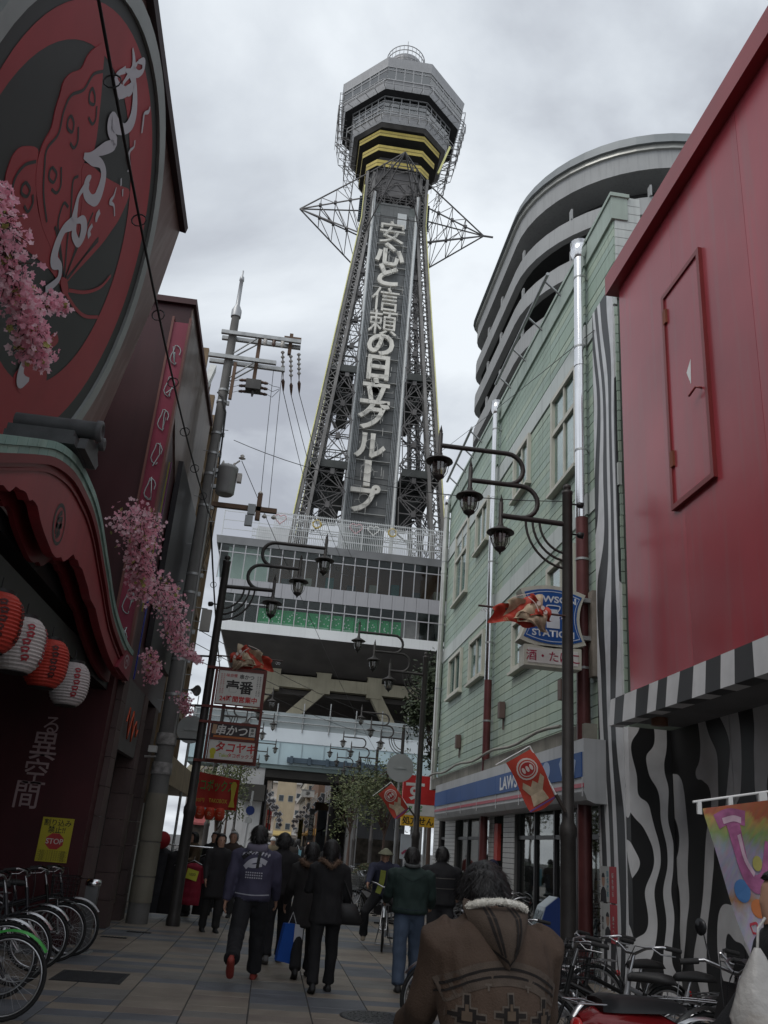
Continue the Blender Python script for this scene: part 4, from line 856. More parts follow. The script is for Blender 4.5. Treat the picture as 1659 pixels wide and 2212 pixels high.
# ================================================================== left side: leaning brown building with the round sign
DISC = {'wing1':[[-1.3,1.68],[-1.41,1.49],[-1.45,1.32],[-1.43,1.15],[-1.54,0.95],[-1.57,0.79],[-1.51,0.67],[-1.45,0.53],[-1.35,0.38],[-1.34,0.2],[-1.3,0.07],[-1.23,-0.03],[-1.08,-0.14],[-0.88,-0.21],[-0.6,-0.27],[-0.32,-0.26],[0.35,-0.23],[0.2,0.2],[-0.26,0.64],[-0.49,0.75],[-0.44,1.03],[-0.79,1.35],[-1.07,1.55]],'wing2':[[-1.37,0.07],[-1.59,-0.13],[-1.65,-0.29],[-1.62,-0.43],[-1.56,-0.53],[-1.37,-0.67],[-1.01,-0.7],[-0.73,-0.66],[-0.05,-0.41],[0.39,-0.31],[-0.32,-0.26],[-0.6,-0.27],[-0.93,-0.21],[-1.23,-0.03]],'wing3':[[-0.49,0.75],[0.1,1.11],[0.52,1.38],[0.83,1.56],[0.92,1.22],[0.88,0.94],[0.8,0.62],[0.56,0.02],[0.43,-0.23],[0.2,0.2],[-0.1,0.51]],'body':[[0.31,-0.26],[0.43,-0.2],[0.58,-0.22],[0.64,-0.28],[0.54,-0.34],[0.37,-0.32]],'ant1':[[0.62,-0.22],[1.03,0.06],[1.35,0.38],[1.48,0.68]],'ant2':[[0.64,-0.28],[1.02,-0.21],[1.35,-0.09],[1.71,0.15]],'petal':[[0.43,-1.03],[0.47,-0.9],[0.61,-0.83],[0.73,-0.85],[0.84,-0.7],[1.01,-0.72],[0.91,-0.9],[0.68,-1.07]],'petal2':[[0.45,-1.61],[0.49,-1.4],[0.64,-1.1],[0.94,-1.07],[1.21,-1.17],[1.17,-1.41],[0.77,-1.62]],'lines':[[[-1.07,1.55],[-1.2,1.34],[-1.21,1.1],[-1.35,0.85],[-1.32,0.65],[-1.2,0.46],[-1.24,0.21],[-1.12,0.08],[-0.88,-0.08],[-0.56,-0.18]],[[-1.09,1.27],[-0.98,1.28],[-0.9,1.23],[-1.0,1.15],[-1.08,1.19],[-1.09,1.27]],[[-0.84,1.27],[-0.73,1.19],[-0.74,1.1],[-0.87,1.06]],[[-1.17,0.76],[-1.06,0.77],[-1.0,0.7],[-1.11,0.64],[-1.18,0.69],[-1.17,0.76]],[[-0.95,0.83],[-0.82,0.75],[-0.82,0.65],[-0.93,0.61]],[[-0.99,0.2],[-0.86,0.23],[-0.83,0.14],[-0.94,0.09],[-1.0,0.14],[-0.99,0.2]],[[-0.85,0.34],[-0.68,0.24],[-0.68,0.13],[-0.8,0.07]],[[-1.26,-0.27],[-1.14,-0.25],[-1.12,-0.33],[-1.23,-0.39],[-1.28,-0.34],[-1.26,-0.27]],[[-1.05,-0.24],[-0.97,-0.29],[-0.97,-0.4],[-1.08,-0.42]],[[-1.29,-0.02],[-1.42,-0.2],[-1.45,-0.38],[-1.38,-0.5],[-1.17,-0.59]],[[0.35,-0.23],[-0.13,-0.08],[-0.36,-0.0],[-0.45,0.19],[-0.32,0.25]],[[0.37,-0.22],[0.01,0.05],[-0.21,0.26],[-0.5,0.46],[-0.46,0.59]],[[0.39,-0.2],[0.26,0.17],[0.1,0.46]],[[0.42,-0.19],[0.55,0.24],[0.69,0.62]],[[0.39,-0.2],[0.33,0.03],[0.23,0.67]],[[0.45,-0.18],[0.62,0.54],[0.67,0.63]],[[0.35,-0.23],[-0.3,-0.08],[-0.35,-0.1]]],'script':[[[-0.79,2.27],[-0.65,2.25],[-0.57,2.19],[-0.59,2.0],[-0.6,1.9]],[[-0.55,2.34],[-0.44,2.47],[-0.36,2.41],[-0.43,2.27],[-0.55,2.21],[-0.55,2.34]],[[-0.7,2.02],[-0.8,1.82],[-0.72,1.76],[-0.56,1.82],[-0.42,1.99],[-0.39,2.15],[-0.53,2.14],[-0.7,2.02]],[[-0.52,1.75],[-0.49,1.91],[-0.4,2.04],[-0.38,2.16],[-0.14,2.08],[-0.01,1.94],[-0.07,1.74],[-0.25,1.59],[-0.42,1.5],[-0.35,1.42],[-0.11,1.46],[-0.26,1.22],[-0.45,0.94],[-0.57,0.79]],[[-0.57,0.79],[-0.36,0.94],[-0.14,1.08],[0.04,1.05],[0.14,0.84],[0.04,0.7],[-0.14,0.64],[-0.24,0.72],[-0.22,0.82]],[[-0.23,0.67],[-0.25,0.48],[-0.14,0.33],[-0.08,0.24],[-0.18,0.05],[-0.14,-0.17],[-0.03,-0.29],[0.15,-0.23],[0.25,-0.34],[0.11,-0.6]],[[-0.06,0.26],[0.08,0.42],[0.23,0.39],[0.27,0.23],[0.08,0.19],[-0.03,0.26]],[[0.46,-1.04],[0.48,-1.2],[0.47,-1.41],[0.55,-1.52],[0.65,-1.52],[0.77,-1.42]],[[0.43,0.46],[0.35,0.48],[0.35,0.58]],[[0.4,0.67],[0.35,0.72],[0.35,0.8]],[[0.21,2.44],[0.24,2.38],[0.17,2.27],[0.25,2.2],[0.35,2.12]],[[0.28,1.92],[0.34,1.87],[0.3,1.76],[0.35,1.69],[0.53,1.68],[0.49,1.6]],[[0.43,1.27],[0.48,1.17],[0.47,1.06],[0.6,1.12],[0.75,1.08]],[[0.43,1.42],[0.52,1.38]],[[0.6,1.4],[0.69,1.36]]]}
LEAN = rad(12)
FD = Fr((-3.11, 8.44, 7.73), (0, 1, 0), (math.sin(LEAN), 0, math.cos(LEAN)))     # leaning facade, origin at the disc centre
m_brown = M('brown_metal_panel', (.17, .115, .105), .32, .35, .35, .45, .2, 1.2, streak=.55, dirt=(.3, .25, .23), spec=.5)
def brown_building():
    T = thing('brown_panel_building', 'dark brown metal clad restaurant building leaning over the street at left', 'building', (-6, 7, 0))
    # leaning upper facade in wide panels
    for k in range(5):
        u1 = 3.6-k*2.3; u0 = u1-2.29
        b = MB(); b.prism(FD, [(u0, -3.3), (u1+(.75 if k == 0 else 0), -3.3), (u1+(.72 if k == 0 else 0), -1), (u1+(.36 if k == 0 else 0), 2.1), (u1, 3.2), (u0, 3.2)], -.28, -.2); b.build('facade_panel', m_brown, T)
    b = MB(); b.fbox(FD, -8, 3.62, 3.2, 3.32, -.3, -.1); b.build('roof_trim', M('dark_trim', (.035, .02, .022), .5), T)
    b = MB(); b.fbox(FD, -8, -2.6, -3.0, 3.19, -.2, -.17); b.build('pale_panel', M('pale_panel', (.4, .4, .41), .6), T)
    b = MB(); b.box(-9, -3.55, -1, 12.4, 4.2, 10.4); b.build('upper_wall', M('brown_core', (.07, .045, .04), .8), T)
    # recessed ground floor: back wall, far end wall, dark ceiling
    m_m = M('maroon_wall', (.05, .008, .011), .55, 0, .25, .8, streak=.25)
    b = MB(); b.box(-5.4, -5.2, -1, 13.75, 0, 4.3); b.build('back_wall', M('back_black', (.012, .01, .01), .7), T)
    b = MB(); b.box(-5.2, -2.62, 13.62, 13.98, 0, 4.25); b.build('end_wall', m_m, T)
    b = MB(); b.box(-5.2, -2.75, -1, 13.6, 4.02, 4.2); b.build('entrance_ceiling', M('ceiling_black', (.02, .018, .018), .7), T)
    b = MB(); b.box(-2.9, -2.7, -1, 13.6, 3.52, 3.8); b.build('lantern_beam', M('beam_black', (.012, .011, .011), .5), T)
    for i, (c, u, v, s) in enumerate((('る', -3.52, 2.93, .3), ('異', -3.56, 2.62, .44), ('空', -3.6, 2.26, .4), ('間', -3.66, 1.93, .42))):
        text('lettering', c, FF(13.62), s, .004, M('faded_white_paint', (.32, .24, .24), .6), T, u+.12, v, .006, sx=.95)
brown_building()
def round_sign():
    T = thing('round_sign', 'huge round black sign with red butterfly and white brush lettering', 'sign', tuple(FD(0, -2.86, 0)))
    R = 2.86
    def circ(r, n=64): return [(r*math.cos(2*PI*k/n), r*math.sin(2*PI*k/n)) for k in range(n)]
    b = MB(); b.prism(FD, circ(2.72), -.17, .02); b.build('black_disc', M('disc_black', (.032, .033, .032), .5, 0, .12, 1.2, spec=.4), T)
    b = MB(); A, B = circ(2.86), circ(2.66); n = len(A)
    vs_ = [FD(*p, -.2) for p in A]+[FD(*p, .06) for p in A]+[FD(*p, .06) for p in B]+[FD(*p, .02) for p in B]
    b.add(vs_, [q for i in range(n) for j in [(i+1) % n] for q in ((i, j, n+j, n+i), (n+i, n+j, 2*n+j, 2*n+i), (2*n+i, 2*n+j, 3*n+j, 3*n+i))]); b.build('rim', M('rim_steel', (.3, .32, .31), .45, .4, .1, 2), T)
    mr = M('disc_red', (.3, .04, .047), .5, 0, .1, 1.5); mk = M('disc_line', (.03, .028, .028), .5)
    # open red ring, thin where the brush starts
    b = MB(); L_, R_ = [], []
    for k in range(61):
        a = rad(205-k*295/60); t = k/60; ro = 2.4+.12*math.sin(min(1, t*2.2)*PI/2)-.3*max(0, t-.35); w = .06+.62*min(1, t*2.4); ri = ro-w
        L_.append((ro*math.cos(a), ro*math.sin(a))); R_.append((ri*math.cos(a), ri*math.sin(a)))
    b.add([FD(*p, .024) for p in L_]+[FD(*p, .024) for p in R_], [(i+1, i, 61+i, 62+i) for i in range(60)]); b.build('red_ring', mr, T)
    for k, nm in (('wing1', 'butterfly_wing'), ('wing2', 'butterfly_wing'), ('wing3', 'butterfly_wing'), ('body', 'butterfly_body'), ('petal', 'petal_print'), ('petal2', 'petal_print')):
        b = MB(); P = [tuple(p) for p in cr(DISC[k], 4, True)]; o_ = {'wing1': .03, 'wing2': .028, 'wing3': .032, 'body': .034}.get(k, .026); b.prism(FD, P, .02, o_); b.build(nm, mr, T)
    for k in ('ant1', 'ant2'): b = MB(); b.stroke(FD, DISC[k], .045, 0, .03); b.build('antenna', mr, T)
    b = MB()
    for l in DISC['lines']: b.stroke(FD, l, .035, 0, .0335)
    tag(b.build('wing_lines', mk, T), kind='stuff')
    mw = M('brush_white', (.46, .46, .49), .5, 0, .05, 2)
    W = [.09, .09, .13, .17, .16, .15, .14, .16, .09, .09, .05, .05, .05, .04, .04]
    for i, l in enumerate(DISC['script']):
        n_ = len(l); b = MB(); b.stroke(FD, [(p[0], p[1], .35+.85*math.sin(PI*min(.97, max(.06, (k+.5)/n_)))+.25*((k*7+i) % 3-1)) for k, p in enumerate(l)], W[i]*.85, 0, .034+.0006*i); b.build('brush_stroke', mw, T)
round_sign()

# ================================================================== curved gable porch (karahafu)
G_TOP = [(5.0, 4.05), (5.5, 4.08), (5.9, 4.17), (6.268, 4.317), (6.791, 4.549), (7.154, 4.706), (7.48, 4.838), (7.799, 4.933), (8.172, 5.009), (8.483, 5.038), (8.795, 5.036), (9.146, 5.018), (9.427, 4.974), (9.72, 4.901), (10.0, 4.80), (10.317, 4.681), (10.662, 4.557), (11.048, 4.406), (11.5, 4.27), (12.2, 4.15), (12.75, 4.09), (13.25, 4.08)]
G_LOW = [(5.0, 3.7), (5.5, 3.72), (6.0, 3.8), (6.526, 4.0), (6.61, 4.03), (6.765, 4.04), (6.87, 4.13), (6.98, 4.15), (7.08, 4.18), (7.17, 4.19), (7.28, 4.165), (7.354, 4.205), (7.52, 4.21), (7.65, 4.155), (7.75, 4.12), (7.9, 4.08), (8.14, 4.035), (8.284, 4.01), (8.46, 4.02), (8.6, 4.075), (8.7, 4.06), (8.85, 4.13), (9.02, 4.24), (9.12, 4.225), (9.25, 4.245), (9.36, 4.215), (9.51, 4.225), (9.73, 4.175), (9.96, 4.125), (10.17, 4.05), (10.5, 4.03), (10.921, 3.9), (11.684, 3.73), (12.2, 3.66), (12.7, 3.62), (13.2, 3.64)]
def porch():
    T = thing('curved_gable_porch', 'red curved gable porch with verdigris copper edge over the restaurant entrance', 'porch', (-2.7, 9, 3.6)); X = -2.4; F = FL(X)
    top = [tuple(p) for p in cr(G_TOP, 3)]; n = len(top)
    low = [(p[0], p[1]-.15) for p in top]
    m_red = M('porch_red', (.25, .028, .036), .45, 0, .15, 1.2, .05, 8, streak=.2); m_redd = M('porch_moulding', (.15, .014, .018), .5, 0, .15, 1.2)
    gl = [tuple(p) for p in cr(G_LOW, 2)]
    b = MB(); b.prism(F, [(p[0], p[1]-.02) for p in low]+gl[::-1], -.1, 0); b.build('bargeboard', m_red, T)
    b = MB(); b.prism(F, low+[(p[0], p[1]-.085) for p in low][::-1], 0, .045); b.build('upper_moulding', m_redd, T)
    b = MB(); q = [(p[0], p[1]-.13) for p in low]; b.prism(F, q+[(p[0], p[1]-.03) for p in q][::-1], .001, .02); b.build('lower_moulding', m_redd, T)
    # inner board that shows below the scallops
    b = MB(); b.prism(Fr((-2.62, 0, 0), (0, 1, 0)), [(p[0], p[1]-.05) for p in low]+[(p[0]+.05, p[1]-.06) for p in gl][::-1], -.05, 0); b.build('inner_board', m_redd, T)
    # roof deck behind
    b = MB(); b.prism(F, [(p[0], p[1]-.02) for p in top]+[(p[0], p[1]-.13) for p in top][::-1], -.75, -.02); b.build('roof_deck', M('porch_deck', (.1, .1, .1), .8), T)
    # copper sheets: two courses of separate plates along the edge
    mc = [M('verdigris_%d' % k, c, .55, .15, .15, 4, .15, 30, streak=.2, dirt=(.1, .13, .12)) for k, c in enumerate(((.25, .38, .33), (.22, .35, .31), (.27, .4, .345)))]
    def at(s, L_=[]):
        if not L_:
            d = [0]
            for a, c in zip(top, top[1:]): d.append(d[-1]+math.hypot(c[0]-a[0], c[1]-a[1]))
            L_.append(d)
        d = L_[0]; i = max(0, min(len(d)-2, int(np.searchsorted(d, s))-1)); t = (s-d[i])/(d[i+1]-d[i]); p = (top[i][0]+(top[i+1][0]-top[i][0])*t, top[i][1]+(top[i+1][1]-top[i][1])*t); return p, d[-1]
    tot = at(0)[1]
    for row, (v0, v1, st, w) in enumerate(((0.0, -.075, 0, .055), (-.079, -.15, .12, .035))):
        s = -st
        while s < tot-.02:
            s0, s1 = max(0, s+.004), min(tot, s+.255); b = MB(); ps = [at(s0+(s1-s0)*k/3)[0] for k in range(4)]
            b.prism(F, [(p[0], p[1]+v0) for p in ps]+[(p[0], p[1]+v1) for p in ps][::-1], -.03 if row else -.74, w); b.build('copper_plate', random.choice(mc), T); s += .26
    # painted crest
    b = MB()
    cx, cz, k = 8.28, 4.31, 1
    b.stroke(FL(X), [(cx+.2*math.cos(a), cz+.19*math.sin(a), .6+.5*abs(math.sin(a/2))) for a in [2*PI*q/16 for q in range(17)]], .04, 0, .003)
    for pts in ([(-.1, .02), (-.04, .1), (.02, .13)], [(-.06, -.12), (-.08, 0), (-.01, .05), (.07, .08)], [(-.1, -.04), (0, -.02), (.1, .02)], [(-.02, -.15), (.02, -.05), (.06, .05)], [(.02, -.12), (.08, -.05)]): b.stroke(FL(X), [(cx+p[0], cz+p[1]) for p in pts], .05, 0, .0035)
    b.build('crest', M('crest_black', (.025, .02, .02), .5), T)
    # end block with spiral
    b = MB(); b.prism(F, [(12.3, 3.66), (13.3, 3.63), (13.35, 4.0), (12.7, 3.98)], -.05, .05); o = b.build('end_block', M('end_pink', (.2, .03, .045), .5), T)
    b = MB(); b.stroke(F, [(12.85+.22*(1-q/16)*math.cos(q*.75), 3.82+.12*(1-q/16)*math.sin(q*.75)) for q in range(15)], .03, 0, .053); b.build('spiral', M('spiral_white', (.4, .4, .4), .5), o)
    # grey ridge-end tiles on the crown
    mt = M('grey_roof_tile', (.075, .078, .08), .55, 0, .2, 6, .1, 25)
    b = MB(); b.tube([(-3.0, 8.15, 5.3), (-2.2, 8.15, 5.3)], .095, 14); b.lathe([(.11, 0), (.11, .05), (.07, .06), (.06, .04), (.0001, .04)], 14, (-2.2, 8.15, 5.3), (1, 0, 0)); b.build('ridge_tile', mt, T)
    b = MB(); b.lathe([(.07, 0), (.07, .05), (.04, .055), (.0001, .035)], 12, (-2.22, 8.42, 5.28), (1, 0, 0)); b.prism(FL(-2.24), [(8.0, 5.03), (8.55, 5.04), (8.62, 5.12), (8.5, 5.2), (8.5, 5.32), (8.36, 5.26), (8.2, 5.22), (8.05, 5.16)], -.08, 0); b.build('ridge_ornament', mt, T)
    b = MB(); b.box(-3.0, -2.32, 7.9, 8.5, 5.02, 5.1); b.box(-3.0, -2.36, 7.95, 8.45, 5.11, 5.19); b.build('ridge_course', mt, T)
porch()
# paper lanterns in a row under the porch
def lantern(x, y, z, r, h, col, label, tc, txt):
    T = thing('paper_lantern', label, 'lantern', (x, y, z-h/2), 'paper lanterns under the porch')
    n = 15; prof = []
    for k in range(n*2+1):
        t = -1+k/n; rr = r*(1-abs(t)**3.2*.42); prof.append((rr*(1.0 if k % 2 else .955), z+t*h/2))
    m = M('lantern_'+label[:12], col, .55, 0, .06, 8, streak=.1)
    b = MB(); b.lathe(prof, 26, (x, y, 0), sm=False); b.build('ribbed_shade', m, T)
    for s in (-1, 1): b = MB(); zz = z+s*h/2; b.lathe([(r*.56, zz-.012), (r*.56, zz+.02*s+.012)], 18, (x, y, 0)); b.build('end_ring', M('lantern_ring', (.02, .02, .02), .5), T)
    b = MB(); b.tube([(x, y, z+h/2), (x, y, z+h/2+.16)], .008, 5); b.build('hook', black, T)
    # brushed writing that follows the curve of the paper
    b = MB(); mt_ = M('lantern_ink_'+str(tc), tc, .6)
    def on(a, v): 
        t = max(-.9, min(.9, v)); rr = r*(1-abs(t)**3.2*.42)+.004; return (x+rr*math.cos(a), y+rr*math.sin(a), z+t*h/2)
    for st in txt:
        P = cr([(a, v) for a, v in st], 5); k = len(P); vs_ = []
        for i in range(k):
            d = P[min(i+1, k-1)]-P[max(i-1, 0)]; d = d/(np.linalg.norm(d)+1e-9); nn = np.array((-d[1], d[0]*1.3))*.024
            vs_ += [on(*(P[i]+nn)), on(*(P[i]-nn))]
        b.add(vs_, [(2*i, 2*i+1, 2*i+3, 2*i+2) for i in range(k-1)])
    tag(b.build('brushed_writing', mt_, T), kind='stuff')
def ltxt(seed, a0):
    r_ = random.Random(seed); out = []
    for c in range(5):
        v = .62-c*.29; a = a0+r_.uniform(-.05, .05)
        out += [[(a-.16, v), (a+.02, v+.07), (a+.16, v+.02), (a+.05, v-.07), (a-.1, v-.13)], [(a-.12, v-.05), (a+.14, v-.1)]]
    return out
a_ = -PI/2+.55
lantern(-2.66, 7.9, 3.2, .25, .52, (.42, .04, .025), 'red paper lantern cut by the left edge of the photo', (.05, .01, .01), ltxt(1, a_)+ltxt(5, a_+.9))
lantern(-2.62, 8.66, 3.16, .245, .52, (.5, .46, .44), 'large white paper lantern nearest the left edge', (.3, .02, .03), ltxt(2, a_)+ltxt(6, a_+1.0))
lantern(-2.6, 9.66, 3.17, .23, .5, (.42, .04, .025), 'red paper lantern hung between two white ones', (.05, .01, .01), ltxt(3, a_))
lantern(-2.6, 10.85, 3.15, .23, .5, (.48, .44, .43), 'white paper lantern at the far end of the row', (.3, .02, .03), ltxt(4, a_))
def stop_poster():
    F = FF(13.615); T = thing('stop_poster', 'yellow no cutting in poster with red STOP octagon on the maroon wall', 'poster', (-3.02, 13.6, 1.06))
    b = MB(); b.fbox(F, -3.24, -2.8, 1.06, 1.65, .0, .006); b.build('sheet', M('poster_yellow', (.46, .4, .03), .5, 0, .06, 4), T)
    b = MB(); R_ = .115; b.prism(F, [(-3.02+R_*1.15*math.cos(PI/8+k*PI/4), 1.335+R_*math.sin(PI/8+k*PI/4)) for k in range(8)], .006, .009); b.build('octagon', M('stop_red', (.42, .04, .04), .5), T)
    mk = M('poster_ink', (.04, .04, .02), .6)
    text('lettering', 'STOP', F, .1, .011, M('stop_white', (.6, .55, .5), .5), T, -3.02, 1.335, .015)
    text('lettering', '割り込み', F, .098, .008, mk, T, -3.02, 1.585, .015); text('lettering', '禁止!!', F, .098, .008, mk, T, -3.02, 1.49, .015)
    for k in range(5): text('lettering', 'ご迷惑になりますので順番に', F, .033-.002*(k % 2), .008, mk, T, -3.02, 1.2-.028*k, .0)
stop_poster()

# ================================================================== second building with the pink upright sign
def maroon_building():
    T = thing('maroon_building', 'dark maroon building with stained metal top and pink upright sign', 'building', (-4, 16.5, 0)); XF = -2.55; Y0, Y1, ZT = 14.0, 18.9, 10.75
    mm = M('maroon_cladding', (.045, .014, .017), .4, .1, .25, .6, streak=.3); F = FL(XF); F0 = FF(Y0)
    b = MB(); b.box(-8, XF-.02, Y0, Y1, 3.9, ZT); b.build('wall', mm, T)
    b = MB(); b.box(-8.1, XF+.06, Y0-.08, Y1+.1, ZT, ZT+.12); b.build('roof_trim', M('roof_maroon', (.06, .02, .022), .5), T)
    b = MB(); b.prism(F, [(Y0+.02, 8.6), (Y1, 5.6), (Y1, ZT-.02), (Y0+.02, ZT-.02)], -.02, .01); b.build('stained_metal_face', M('stained_metal', (.14, .1, .085), .3, .45, .4, .7, .15, 3, streak=.4, dirt=(.3, .26, .23)), T)
    b = MB(); b.fbox(F, 15.4, 18.5, 4.6, 8.2, .0, .1); b.build('black_sign_box', M('sign_box_black', (.012, .01, .012), .35), T)
    # pink upright sign on the camera-facing edge with neon outline lettering
    mp = M('pink_sign', (.24, .035, .065), .4, 0, .12, 1, streak=.15); b = MB(); b.fbox(F0, -2.84, XF+.03, 3.75, 10.3, .0, .12); S_ = b.build('upright_sign', mp, T)
    for u in (-2.84, XF+.02): b = MB(); b.fbox(F0, u-.02, u+.02, 3.7, 10.4, -.01, .15); b.build('sign_edge', M('sign_edge_brown', (.16, .07, .06), .4, .2), S_)
    mn = M('neon_glass', (.35, .42, .42), .3); r_ = random.Random(3)
    for c in range(9):
        z = 9.6-c*.66; b = MB(); b.tube([F0(-2.68+.07*math.cos(a)+.02*math.sin(3*a), z+.2*math.sin(a), .14) for a in [2*PI*q/14 for q in range(13)]], .009, 4)
        b.tube([F0(-2.68+r_.uniform(-.07, .07), z+r_.uniform(-.25, .25), .14) for q in range(4)], .009, 4); tag(b.build('neon_character', mn, S_), kind='stuff')
    for u, col in ((XF+.07, (.24, .22, .03)), (XF+.1, (.12, .02, .09)), (XF+.13, (.02, .03, .21))):
        b = MB(); b.box(u-.01, u+.01, Y0+.1, Y0+.14, 4.9 if col[2] < .2 else 3.8, 7.6 if col[2] < .2 else 5.2); b.build('neon_strip', M('strip_%d' % int(col[2]*100), col, .4), T)
    # ground floor: stone pilasters, black doorway, glowing wavy sign panel
    ms = M('reddish_stone', (.09, .062, .058), .7, 0, .2, 2, .2, 20)
    for y0, y1 in ((14.0, 14.45), (16.35, 16.8), (17.9, 18.35)):
        for r in range(9):
            b = MB(); b.box(XF-.3, XF+.02, y0+.005, y1-.005, r*.43+.004, r*.43+.426); b.build('stone_block', ms, T)
    b = MB(); b.box(-5, XF-.3, 14.0, 14.1, 0, 3.9); b.build('side_wall', ms, T)
    b = MB(); b.box(XF-.75, XF-.7, 14.1, 18.9, 0, 3.9); b.build('dark_interior', M('interior_black', (.008, .007, .007), .7), T)
    b = MB(); b.box(XF-.1, XF, 14.46, 16.34, 2.75, 3.88); o = b.build('sign_panel', M('panel_grey', (.075, .07, .068), .5, 0, .2, 2), T)
    b = MB(); b.tube([F(14.7+q*.14, 3.2+.28*math.sin(q*2.1)*(1 if q < 7 else .5), .04) for q in range(10)], .014, 5); b.build('red_neon', M('red_neon', (.5, .07, .02), .4), o)
    for y in (15.1, 15.3): b = MB(); b.tube([(XF-.2, y, .5), (XF-.2, y, 2.4)], .014, 6); b.build('door_handle', chrome, T)
    b = MB(); b.box(XF-.66, XF-.6, 14.5, 16.3, 0, 2.7); b.build('door', M('maroon_door', (.03, .006, .007), .4), T)
    b = MB(); b.prism(F, [(14.5, .5), (14.8, .5), (14.75, 1.3), (14.66, 1.95), (14.6, 1.95)], -.12, -.1); b.build('white_curtain', M('noren_grey', (.22, .22, .22), .8), T)
    for y0 in (16.9, 17.35): b = MB(); b.box(XF-.15, XF-.1, y0, y0+.4, .3, 2.2); b.build('menu_board', M('menu_dim', (.1, .085, .07), .6, 0, .4, 6), T)
maroon_building()
# ================================================================== third building: white panels in brown frames
def framed_building():
    T = thing('brown_framed_building', 'white panelled building with brown steel frames behind the concrete utility pole', 'building', (-6, 24, 0)); X = -3.0; F = FL(X); Y0, Y1, ZT = 19.0, 26.3, 12.6
    b = MB(); b.box(-10, X-.12, Y0, Y1, 0, ZT); b.build('wall', M('off_white_wall', (.42, .42, .4), .7, 0, .12, 1, streak=.3), T)  # off-white wall, slightly greyer than its panels
    m_br = M('brown_frame', (.2, .14, .085), .5, .3, .2, 2, streak=.3); nb = 6
    for k in range(nb+1): y = Y0+(Y1-Y0)*k/nb; b = MB(); b.fbox(F, y-.07, y+.07, 2.9, ZT+.25, -.12, .12); b.build('upright', m_br, T)
    for r in range(7):
        z = 3.2+r*1.52; b = MB(); b.fbox(F, Y0, Y1, z-.07, z+.07, -.12, .08); b.build('rail', m_br, T)
        for k in range(nb):
            y = Y0+(Y1-Y0)*k/nb
            if r < 6:
                b = MB(); b.fbox(F, y+.09, y+(Y1-Y0)/nb-.09, z+.1, z+.62, -.1, -.04); b.build('white_panel', M('panel_white', (.52, .52, .5), .6, 0, .1, 2, streak=.3), T)
                b = MB(); b.fbox(F, y+.09, y+(Y1-Y0)/nb-.09, z+.66, z+1.42, -.11, -.1); b.build('pane', M('grey_pane', (.16, .18, .18), .2, 0, .2, 1), T)  # panes in one plain grey
    b = MB(); b.bar((X+.1, Y0+.4, 12.0), (X+.05, Y0+1.7, 13.3), .16, .2); b.build('corner_strut', M('strut_white', (.5, .5, .48), .5), T)
    b = MB(); b.box(-6, X-.02, Y0-.25, Y0+.35, 11.5, 12.1); b.build('beige_box', M('beige_box', (.36, .3, .26), .7), T)
    b = MB(); b.tube([(X+.12, Y0-.05, 3.4), (X+.12, Y0-.05, 8.9), (X+.02, Y0-.1, 9.4), (X+.02, Y0-.1, 11)], .1, 10); b.build('grey_downpipe', M('grey_pipe', (.2, .2, .21), .5), T)
    # clothes shop at street level
    b = MB(); b.box(X-.3, X-.2, Y0, Y1, 0, 2.9); b.build('shop_interior', M('shop_dim', (.035, .03, .028), .7, 0, .5, 2), T)
    b = MB(); b.box(X-.2, X+.7, Y0-.3, Y1, 2.55, 3.15); b.build('shop_canopy', M('canopy_tan', (.26, .2, .13), .7, 0, .2, 3, streak=.3), T)
    b = MB(); b.box(X+.3, X+.75, Y0-.32, Y0+.2, 2.1, 2.72); b.build('canopy_box', M('box_tan', (.22, .17, .12), .7, 0, .2, 6), T)
framed_building()
